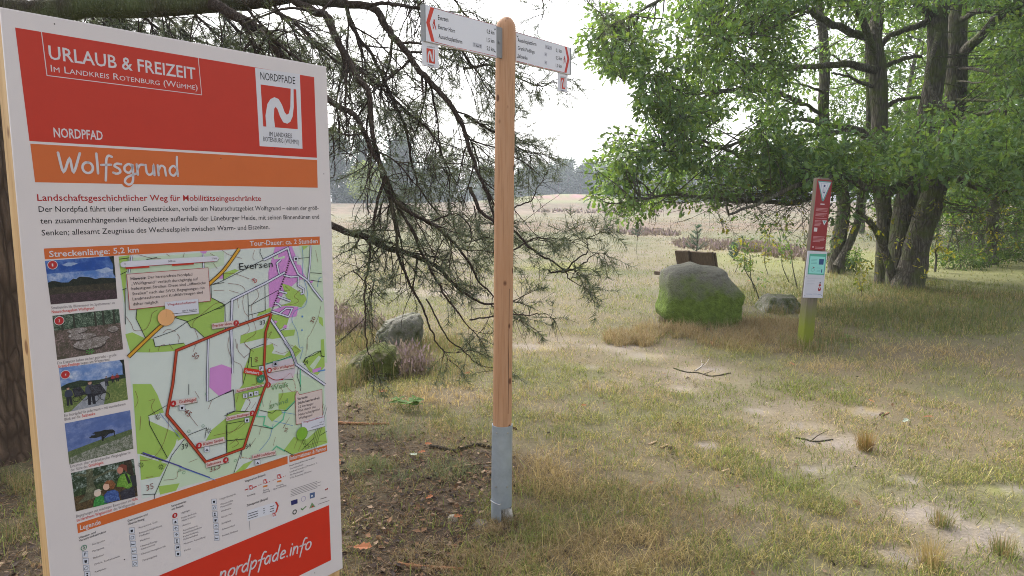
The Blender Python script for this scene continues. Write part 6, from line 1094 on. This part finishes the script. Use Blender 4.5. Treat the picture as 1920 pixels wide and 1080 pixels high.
# undergrowth shrubs at the right
def shrub(px, py, w_, hh, seed, label, cols=BGC, n=34, size=.075, name='shrub', bright=.9):
    b_ = G(px, py); b_[2] = h1(b_[0], b_[1]); t_ = Oak(b_, label, name, 'shrub', 'shrubs under the oaks'); rg = np.random.default_rng(seed)
    for k in range(n // 2): q = t_.twigs(b_ + [rg.uniform(-w_, w_) * .4, rg.uniform(-w_, w_) * .4, 0], unit([rg.normal() * .7, rg.normal() * .7, 1.1]), hh * rg.uniform(.6, 1.2), .008, 6)
    for k in range(n): leafspray(t_.l, b_ + [rg.uniform(-w_, w_), rg.uniform(-w_, w_) * .6, rg.uniform(.1, 1) * hh], rg.uniform(.12, .25), 22, size, cols, .7, bright)
    t_.finish(leaf=soft_leaf)
for i, a in enumerate([(1850, 500, .9, .55, 'low bramble-like shrub at the foot of the wood, middle of the right side'), (1905, 492, .8, .6, 'shrub at the right margin below the young trunk'), (1795, 505, .6, .35, 'low shrub right of the double oak trunk'), (1580, 508, .35, .35, 'small green bush behind the notice'), (1880, 462, 1.2, .9, 'taller shrub further back at right'), (1830, 455, 1.2, .9, 'taller shrub further back, centre right'), (1950, 505, .9, .8, 'shrub cut by the right picture edge'), (1775, 470, 1.4, 1.3, 'big loose bush behind the young stems, nearest the double trunk'), (1895, 468, 1.6, 1.6, 'big loose bush filling the gap by the mossy young tree'), (1835, 464, 1.5, 1.5, 'big loose bush in the middle of the right undergrowth'), (1960, 470, 1.6, 1.7, 'big loose bush partly outside the right edge'), (1640, 452, 1.8, 1.2, 'pale bush far behind the slim oak, left of the double trunk'), (1730, 448, 2.0, 1.7, 'wide bush far behind the double oak trunk'), (1800, 450, 2.2, 1.9, 'wide bush far back, right of the double trunk'), (1870, 448, 2.2, 2.0, 'wide bush far back under the right hand leaves'), (1940, 448, 2.2, 2.1, 'wide bush far back at the right edge'), (1770, 482, 1.3, 1.1, 'leafy bush just right of the double trunk, in front of the far bushes'), (1850, 478, 1.5, 1.4, 'leafy bush between the young stems in the right undergrowth'), (1925, 480, 1.4, 1.5, 'leafy bush against the right picture edge, in front of the others')]): shrub(*a[:4], 90 + i, a[4])
# plants in the open
def youngpine(px, py, hh, seed, label):
    b_ = G(px, py); b_[2] = h1(b_[0], b_[1]); o = empty('young_pine', b_, label, 'young pine'); rg = np.random.default_rng(seed); t_ = Geo(); f_ = Geo(); tube(t_, spline([b_, b_ + [.03, 0, hh * .5], b_ + [0, 0, hh]], 4), np.linspace(.02, .006, 9), 6)
    B_, D_ = [], []
    for lv in range(5):
        z = hh * (.15 + .2 * lv)
        for k in range(6):
            an = rg.uniform(0, 6.28); d = unit([math.cos(an), math.sin(an), .5]); q = wander(rg, b_ + [0, 0, z], d, hh * (.45 - .07 * lv), 5, .12, 0, .06); tube(t_, q, np.linspace(.008, .003, 6), 4)
            for s_ in range(70): i = rg.integers(1, 6); B_.append(q[i - 1] + (q[i] - q[i - 1]) * rg.random()); D_.append(unit(unit(q[i] - q[i - 1]) * .7 + rvec(rg) * .8))
    n = len(B_); blades(f_, np.array(B_), np.array(D_), rg.uniform(.05, .09, n), .007, np.tile([.10, .165, .115], (n, 1)) * rg.uniform(.8, 1.25, (n, 1)), rg); t_.build('trunk', bark_t, o, True); f_.build('foliage', needle_m, o)
youngpine(1305, 478, .85, 3, 'small blue-green young pine behind the bench'); youngpine(1195, 447, .8, 4, 'tiny young pine out on the heath left of the bench'); youngpine(1376, 488, .45, 5, 'knee-high young pine right of the bench back')
def herb(px, py, hh, n, label, col=(.10, .19, .045)):
    b_ = G(px, py); b_[2] = h1(b_[0], b_[1]); o = empty('seedling', b_, label, 'seedling'); rg = np.random.default_rng(px); t_ = Geo(); l_ = Geo(); B_, A_ = [], []
    for k in range(n):
        q = wander(rg, b_ + rg.normal(size=3) * [.03, .03, 0], unit([rg.normal() * .5, rg.normal() * .5, 1]), hh * rg.uniform(.6, 1.1), 4, .1); tube(t_, q, np.linspace(.003, .0015, 5), 4)
        for j in range(6): an = j * 1.05 + rg.random(); B_.append(q[-1 - (j % 2)]); A_.append(unit([math.cos(an), math.sin(an), rg.uniform(-.1, .5)]))
    m_ = len(B_); leaves(l_, np.array(B_), np.array(A_), np.tile([0, 0, 1.], (m_, 1)) + rg.normal(size=(m_, 3)) * .2, rg.uniform(.05, .085, m_), np.tile(col, (m_, 1)) * rg.uniform(.8, 1.2, (m_, 1)), True); t_.build('stem', m_simple('green_stem', (.14, .18, .05)), o); l_.build('leaves', soft_leaf, o)
herb(758, 768, .12, 3, 'bright green leafy seedling in the litter left of the fingerpost'); herb(775, 772, .08, 3, 'small fresh green seedling next to the leafy one'); herb(1590, 640, .1, 2, 'pale green seedling right of the leaning post foot', (.16, .26, .09))

# ------------------------------------------------------------------ birch in the heath and the far wood
rb_ = np.random.default_rng(23)
bb = P(687, 388, 88); bb[2] = h1(bb[0], bb[1]); bo = Oak(bb, 'lone pale green birch standing in the heath before the far wood', 'birch_tree')
bo.stem([bb, bb + [.1, 0, 2], bb + [0, 0, 5]], [.12, .09, .03], 8)
for k in range(150):
    z = rb_.uniform(.22, 1.0); an = rb_.uniform(0, 6.28); ra = 2.5 * (math.sin(math.pi * min(1, (z - .1) ** .8))) * rb_.random() ** .5; leafspray(bo.l, bb + [ra * math.cos(an), ra * math.sin(an), z * 5.6], rb_.uniform(.35, .6), 26, .22, np.array([[.20, .26, .10], [.24, .29, .12], [.17, .23, .09]]), .7, rb_.uniform(.85, 1.15), True)
bo.finish(leaf=soft_leaf)
fw = Geo(); FC = np.array([[.028, .058, .030], [.042, .078, .034], [.020, .042, .026], [.056, .09, .036], [.034, .060, .042]])
def fartree(px, Y, hh, kind, r):
    b_ = P(px, 380, Y); b_[2] = h1(b_[0], b_[1]) - .3; tube(fw, np.array([b_, b_ + [r.normal() * .3, 0, hh * .5], b_ + [r.normal() * .4, 0, hh * .92]]), [.22, .17, .06], 5, (.09, .06, .045)); sh = r.uniform(.75, 1.25); lo = .32 if kind == 0 else .12; cw = hh * (.20 if kind == 0 else .27) * r.uniform(.8, 1.25)
    for k in range(26):
        z = r.uniform(lo, 1); an = r.uniform(0, 6.28); ra = cw * (1.15 - z * .75) * r.random() ** .6; c = b_ + [ra * math.cos(an), ra * math.sin(an), z * hh]; n = 34; u = r.normal(size=(n, 3)); u /= np.linalg.norm(u, axis=1)[:, None]; cr = r.uniform(.7, 1.5); q = c + u * (r.random((n, 1)) ** .4) * cr * [1, 1, .55]
        a_x = u + r.normal(size=(n, 3)) * .6; a_x /= np.linalg.norm(a_x, axis=1)[:, None]; leaves(fw, q, a_x, r.normal(size=(n, 3)) * .7 + [0, 0, 1], r.uniform(.35, .75, n), FC[r.integers(0, 5, n)] * sh * r.uniform(.8, 1.2, (n, 1)), True)
for k in range(190):
    row = rb_.integers(0, 3); px = rb_.uniform(420, 1500)
    if px < 800: Y, hh = 122 + row * 9 + rb_.uniform(-3, 3), np.interp(px, [420, 640, 760, 800], [14.5, 13.8, 12.6, 11]) * rb_.uniform(.82, 1.08)
    else: Y, hh = 172 + row * 10 + rb_.uniform(-4, 4), np.interp(px, [800, 960, 1060, 1150, 1500], [9.5, 8.6, 10.0, 9.6, 10]) * rb_.uniform(.8, 1.08)
    fartree(px, Y, hh, int(rb_.random() < .4), rb_)
for k in range(70): px = rb_.uniform(420, 1500); Y = (118 if px < 800 else 166) + rb_.uniform(-3, 3); fartree(px, Y, rb_.uniform(1.5, 3.4), 1, rb_)
for k in range(80): px = rb_.uniform(-500, 2600); fartree(px, 205 + rb_.uniform(-6, 6), rb_.uniform(9, 12), 0, rb_)
fwo = fw.build('far_woodland', soft_leaf); tag(fwo, 'hazy blue-green mixed pine wood closing off the heath', 'woodland', kind='stuff')

# ------------------------------------------------------------------ grass, heather, litter
grass_m = m_leaf('grass_blades', .35, .15, (1.1, 1.1, .7), .6)
rg_ = np.random.default_rng(31)
def bent(g, x, y, z, ln, wd, az_, lean, cols):        # bent blades: quad + tip
    n = len(x); b_ = np.stack([x, y, z], 1); h_ = np.stack([np.cos(az_), np.sin(az_), 0 * az_], 1); s_ = np.stack([-np.sin(az_), np.cos(az_), 0 * az_], 1)
    tw_ = rg_.uniform(-1, 1, n)[:, None]; s_ = s_ * np.cos(tw_) + h_ * np.sin(tw_)
    up = np.array([0, 0, 1.0]); l1 = lean * .55; l2 = lean * 1.35
    m = b_ + ln[:, None] * .55 * (up * np.cos(l1)[:, None] + h_ * np.sin(l1)[:, None]); t_ = m + ln[:, None] * .5 * (up * np.cos(l2)[:, None] + h_ * np.sin(l2)[:, None]); w2 = (wd / 2)[:, None]
    v = np.stack([b_ - s_ * w2, b_ + s_ * w2, m + s_ * w2 * .8, m - s_ * w2 * .8, t_], 1).reshape(-1, 3); i = np.arange(n)[:, None] * 5
    c = np.repeat(cols, 5, 0); g.add(v, i + np.array([[0, 1, 2, 3]]), c); g.F.setdefault(3, []).append((i + np.array([[3, 2, 4]])) + (g.n - len(v))); g.M.setdefault(3, []).append(np.zeros(n, np.int32))
def sample(n, d0, d1, a0=-44, a1=44):
    d = d0 * (d1 / d0) ** rg_.random(n); a = np.radians(rg_.uniform(a0, a1, n)); return d * np.sin(a), d * np.cos(a), d
gg = Geo()
def field(n, d0, d1, lnf, wdf):
    x, y, d = sample(n, d0, d1); z = zones(x, y); cl = n2(x, y, 5.5, 61, 2); big = n2(x, y, 1.1, 63, 3)
    keep = rg_.random(n) < (1 - .88 * z['sand']) * (1 - .80 * z['lit']) * (.22 + .78 * sst(.38, .58, cl)) * (.55 + .45 * sst(.4, .6, big)) * (1 - .35 * z['worn'])
    x, y, d = x[keep], y[keep], d[keep]; z = {k: v[keep] for k, v in z.items()}; cl = cl[keep]; n = len(x); c = gcol(x, y, z); u = rg_.random(n)
    gr = n2(x, y, 1.3, 71, 3); pg = np.clip(.38 + .5 * sst(.45, .62, gr) - .45 * z['dry'] - .15 * z['lit'], .03, .9); green = u < pg
    straw = c * 1.1 + np.where(rg_.random((n, 1)) < .3, [[.04, .025, .010]], [[.14, .105, .045]]); grn = np.array([[.145, .19, .055]]) * rg_.uniform(.7, 1.35, (n, 1)) + np.array([[.05, .02, .0]]) * rg_.random((n, 1)); farg = sst(14, 30, d)[:, None]; grn = grn * (1 - farg) + c * 1.1 * farg
    col = np.where(green[:, None], grn, straw) * (1 + (rg_.uniform(.6, 1.45, (n, 1)) - 1) * (1 - .65 * sst(8, 22, d))[:, None])
    ln = lnf(d) * rg_.uniform(.45, 1.25, n) * (1 + .9 * z['dry'] * (rg_.random(n) < .5)) * (.7 + .6 * cl) * (1 - .35 * z['worn']) ; long_ = rg_.random(n) < .035; ln = np.where(long_ & (d < 9), ln * 2.6, ln)
    lean = np.abs(rg_.normal(1.12, .38, n)); lean = np.where(green & (rg_.random(n) < .35), lean * .65, lean * 1.12); bent(gg, x, y, hgt(x, y) + rg_.uniform(-.003, .016, n), ln, wdf(d) * rg_.uniform(.6, 1.3, n), rg_.uniform(0, 6.28, n), np.clip(lean, 0, 1.62), col)
field(300000, 2.1, 6.5, lambda d: .052 + 0 * d, lambda d: .0019 + .00035 * d)
field(170000, 6.5, 16, lambda d: .060 + .002 * (d - 6.5), lambda d: .0005 * d)
field(80000, 16, 60, lambda d: .07 + .0018 * (d - 16), lambda d: .0006 * d)
def patchgrass(E_, n, ln, wd, cols, lean0=.6):
    for cx, cy, a, b_ in E_:
        an = rg_.uniform(0, 6.28, n); rr__ = rg_.random(n) ** .6; x = cx + a * rr__ * np.cos(an); y = cy + b_ * rr__ * np.sin(an); k = n2(x, y, 6, 77, 2) > .42; x, y = x[k], y[k]; m = len(x)
        bent(gg, x, y, hgt(x, y), ln * rg_.uniform(.4, 1.3, m), np.full(m, wd), rg_.uniform(0, 6.28, m), np.abs(rg_.normal(lean0, .4, m)), np.array(cols)[rg_.integers(0, len(cols), m)] * rg_.uniform(.75, 1.25, (m, 1)))
TAN = [(.30, .225, .125), (.35, .275, .165), (.275, .185, .10), (.31, .255, .165)]; LUSH = [(.12, .16, .05), (.145, .175, .06), (.13, .16, .065), (.18, .185, .08)]
patchgrass(ell([(1400, 640, 110, 22), (1250, 625, 60, 10), (1450, 615, 80, 12), (1180, 640, 50, 12)]), 2600, .17, .0042, TAN, .9)
patchgrass(ell([(1310, 612, 78, 5)]), 900, .12, .004, TAN + LUSH, .6)
patchgrass(ell([(1520, 655, 50, 12), (1570, 640, 40, 14)]), 550, .17, .004, LUSH + TAN, .5)
patchgrass(ell([(800, 790, 80, 22), (740, 815, 60, 18), (880, 800, 40, 20), (690, 880, 50, 16), (850, 885, 60, 20), (760, 900, 90, 30)]), 420, .085, .0020, [(.15, .20, .10), (.18, .22, .11), (.13, .17, .07), (.26, .22, .12)], 1.0)
patchgrass(ell([(860, 690, 70, 26), (760, 690, 60, 14), (700, 640, 60, 14), (660, 650, 40, 16), (820, 650, 50, 16), (645, 720, 40, 14)]), 1300, .15, .0034, TAN + LUSH + [(.26, .20, .15)], .5)
patchgrass(ell([(1080, 930, 130, 70), (1000, 1000, 120, 50), (1160, 1030, 170, 50), (870, 1050, 150, 35), (1250, 960, 150, 60)]), 1300, .085, .0020, TAN + [(.30, .20, .12)], 1.25)
patchgrass(ell([(1560, 560, 200, 30), (1800, 560, 160, 36), (1700, 600, 180, 26)]), 5200, .13, .0058, LUSH + [(.24, .21, .09), (.30, .23, .12)], .7)
patchgrass(ell([(20, 980, 110, 60), (30, 920, 90, 30)]), 1500, .10, .0022, TAN + LUSH, .8)
patchgrass(ell([(940, 982, 26, 8), (920, 1000, 30, 8)]), 260, .07, .0016, TAN, 1.1)
patchgrass(ell([(720, 655, 60, 8), (680, 714, 62, 6), (770, 660, 26, 6)]), 500, .16, .0030, LUSH + TAN, .4)
patchgrass(ell([(1470, 586, 40, 5), (1560, 520, 60, 8), (1690, 545, 50, 6)]), 500, .16, .005, LUSH + TAN, .6)
gro = gg.build('grass', grass_m); tag(gro, 'patchy straw coloured and green heath grass', 'grass', kind='stuff')
# the dry tuft on the path and a few others
def tuft(px, py, n, ln, cols, label, lean=.35):
    global gg
    gg = Geo(); q = G(px, py); r = .05; x = q[0] + rg_.normal(size=n) * r * .5; y = q[1] + rg_.normal(size=n) * r * .5; az_ = np.arctan2(y - q[1], x - q[0]) + rg_.normal(size=n) * .4
    bent(gg, x, y, hgt(x, y), ln * rg_.uniform(.5, 1.2, n), np.full(n, .0024), az_, np.abs(rg_.normal(lean, .25, n)), np.array(cols)[rg_.integers(0, len(cols), n)] * rg_.uniform(.75, 1.25, (n, 1)))
    o = gg.build('grass_tuft', grass_m); l0 = Vector((q[0], q[1], h1(q[0], q[1]))); o.data.transform(Matrix.Translation(-l0)); o.location = l0; tag(o, label, 'grass tuft')
tuft(1622, 843, 320, .13, [(.22, .17, .06), (.30, .22, .10), (.26, .15, .07)], 'dry brown grass tuft standing alone on the worn path'); tuft(1745, 1062, 200, .13, [(.40, .30, .16), (.34, .26, .13)], 'straw coloured tuft near the bare sand at the bottom'); tuft(1765, 985, 200, .08, LUSH + TAN, 'green grass tuft at the sand edge, lower right'); tuft(1880, 1040, 200, .09, LUSH + TAN + TAN, 'mixed green tuft in the bottom right corner'); tuft(1245, 605, 260, .2, [(.16, .13, .10), (.24, .19, .14)], 'dark dead tuft at the left foot of the big boulder', .5)
# heather
hg = Geo(); hm = m_leaf('heather_sprigs', .2, .1, (1, 1, 1), .8)
for cx, cy, a, b_ in ell([(665, 622, 60, 18), (640, 600, 40, 12), (745, 680, 40, 10), (1345, 462, 90, 10), (1430, 468, 60, 12), (1215, 438, 55, 5), (1480, 476, 70, 12), (1120, 397, 120, 3), (760, 700, 40, 10)]):
    n = int((230 if cy < 9 else 130) * min(2.2, a * b_ + .4)); an = rg_.uniform(0, 6.28, n); q = rg_.random(n) ** .5; x = cx + a * q * np.cos(an); y = cy + b_ * q * np.sin(an); z = hgt(x, y); k = n2(x, y, 2.5, 90, 3) > .5; x, y, z = x[k], y[k], z[k]; n = len(x); sz = .0030 * math.hypot(cx, cy) ** .75
    for j in range(6):
        L = rg_.uniform(.08, .28, n); d = rg_.normal(size=(n, 3)) * .35 + [0, 0, 1]; d /= np.linalg.norm(d, axis=1)[:, None]; b0_ = np.stack([x, y, z], 1) + rg_.normal(size=(n, 3)) * [.05, .05, 0]
        blades(hg, b0_, d, L, sz * 1.2, np.tile([.22, .17, .12], (n, 1)) * rg_.uniform(.7, 1.3, (n, 1)), rg_)
        tp = b0_ + d * L[:, None] * rg_.uniform(.6, 1, (n, 1)); pc = np.where(rg_.random((n, 1)) < .4, [[.33, .245, .26]], [[.27, .22, .165]]) * rg_.uniform(.75, 1.25, (n, 1)); blades(hg, tp - d * sz * 2, d, np.full(n, sz * 4), sz * 1.7, pc, rg_)
tag(hg.build('heather', hm), 'pinkish brown flowering heather clumps', 'heather', kind='stuff')
# forest litter: needles, bark crumbs, dead leaves
lg = Geo(); lm = m_leaf('litter', .05, .15, (1, 1, 1), .8)
x, y, d = sample(90000, 2.2, 9, -44, 20); zl = patch(LITTER, x, y, 2); k = rg_.random(len(x)) < zl * .8 + .04; x, y = x[k], y[k]; n = len(x); an = rg_.uniform(0, 6.28, n); dr = np.stack([np.cos(an), np.sin(an), rg_.normal(size=n) * .18 + .05], 1)
LC = np.array([[.17, .095, .05], [.10, .062, .042], [.24, .155, .09], [.06, .042, .034], [.30, .21, .13]]); blades(lg, np.stack([x, y, hgt(x, y) + rg_.uniform(.001, .02, n)], 1), dr, rg_.uniform(.02, .07, n), .0026, LC[rg_.integers(0, 5, n)] * rg_.uniform(.7, 1.25, (n, 1)), rg_)
x, y, d = sample(34000, 2.2, 9, -44, 30); zl = patch(LITTER, x, y, 2); k = rg_.random(len(x)) < zl * .55 + .012; x, y = x[k], y[k]; n = len(x); an = rg_.uniform(0, 6.28, n); ax_ = np.stack([np.cos(an), np.sin(an), rg_.normal(size=n) * .25], 1); ax_ /= np.linalg.norm(ax_, axis=1)[:, None]
leaves(lg, np.stack([x, y, hgt(x, y) + .006 + .012 * rg_.random(n)], 1), ax_, rg_.normal(size=(n, 3)) * .5 + [0, 0, 1], rg_.uniform(.012, .05, n), np.array([[.10, .065, .045], [.19, .105, .06], [.06, .042, .034], [.26, .18, .12], [.05, .036, .032]])[rg_.integers(0, 5, n)] * rg_.uniform(.7, 1.3, (n, 1)), True)
tag(lg.build('forest_litter', lm), 'brown pine needles, bark crumbs and leaf bits under the pine', 'forest litter', kind='stuff')
# single fallen leaves that show
FLC = {'orange': (.36, .14, .065), 'brown': (.26, .12, .06), 'pale': (.34, .38, .30)}
flm = m_leaf('fallen_leaf', .15, .2, (1.1, 1, .8), .7)
def fleaf(px, py, c, sz, lab):
    q = G(px, py); g = Geo(); z = h1(q[0], q[1]) + .025; an = px * 1.3; leaves(g, np.array([[q[0], q[1], z]]), np.array([[math.cos(an), math.sin(an), .15]]), np.array([[.2, -.35, 1.]]), np.array([sz]), np.array([FLC[c]])); o = g.build('fallen_leaf', flm); l0 = Vector((q[0], q[1], z)); o.data.transform(Matrix.Translation(-l0)); o.location = l0; tag(o, lab, 'leaf', 'fallen leaves')
for a in ((728, 738, 'orange', .09, 'curled rust brown leaf clump above the green seedling'), (662, 1035, 'orange', .09, 'large orange leaf beside the lower board edge'), (768, 858, 'pale', .06, 'pale grey-green leaf lying left of the crooked stick'), (783, 855, 'orange', .05, 'orange leaf touching the pale leaf'), (810, 838, 'orange', .05, 'orange leaf at the left end of the crooked stick'), (868, 975, 'orange', .05, 'red-orange leaf between pebble and flat stone'), (798, 943, 'orange', .045, 'small orange leaf in the needle litter'), (1335, 650, 'orange', .10, 'orange leaf on the moss beyond the sand'), (1490, 690, 'brown', .09, 'rusty leaf in the grass before the leaning post'), (1640, 760, 'orange', .06, 'orange leaf on the far sandy path'), (1692, 797, 'pale', .07, 'pale green leaf right of the dry grass tuft'), (1730, 787, 'brown', .06, 'brown leaf further right on the turf'), (870, 705, 'orange', .06, 'orange leaf in the grass left of the fingerpost timber'), (1408, 530, 'brown', .12, 'reddish brown leaf right of the big boulder'), (1100, 765, 'orange', .05, 'orange-brown leaf right of the fingerpost'), (640, 872, 'orange', .04, 'tiny orange leaf close by the board')): fleaf(*a)

# ------------------------------------------------------------------ haze
HZ = 0.0012
hz_ = Geo(); box(hz_, (0, 60, 11.5), np.eye(3), (330, 330, 13.5)); hm_ = bpy.data.materials.new('haze_air'); hm_.use_nodes = True; t = hm_.node_tree; t.nodes.clear()
pv = t.nodes.new('ShaderNodeVolumePrincipled'); pv.inputs['Color'].default_value = (.80, .87, .97, 1); pv.inputs['Density'].default_value = HZ; pv.inputs['Anisotropy'].default_value = .3
out = t.nodes.new('ShaderNodeOutputMaterial'); t.links.new(pv.outputs[0], out.inputs['Volume'])
tag(hz_.build('haze', hm_), 'thin bluish morning haze over the heath', 'haze', kind='stuff')
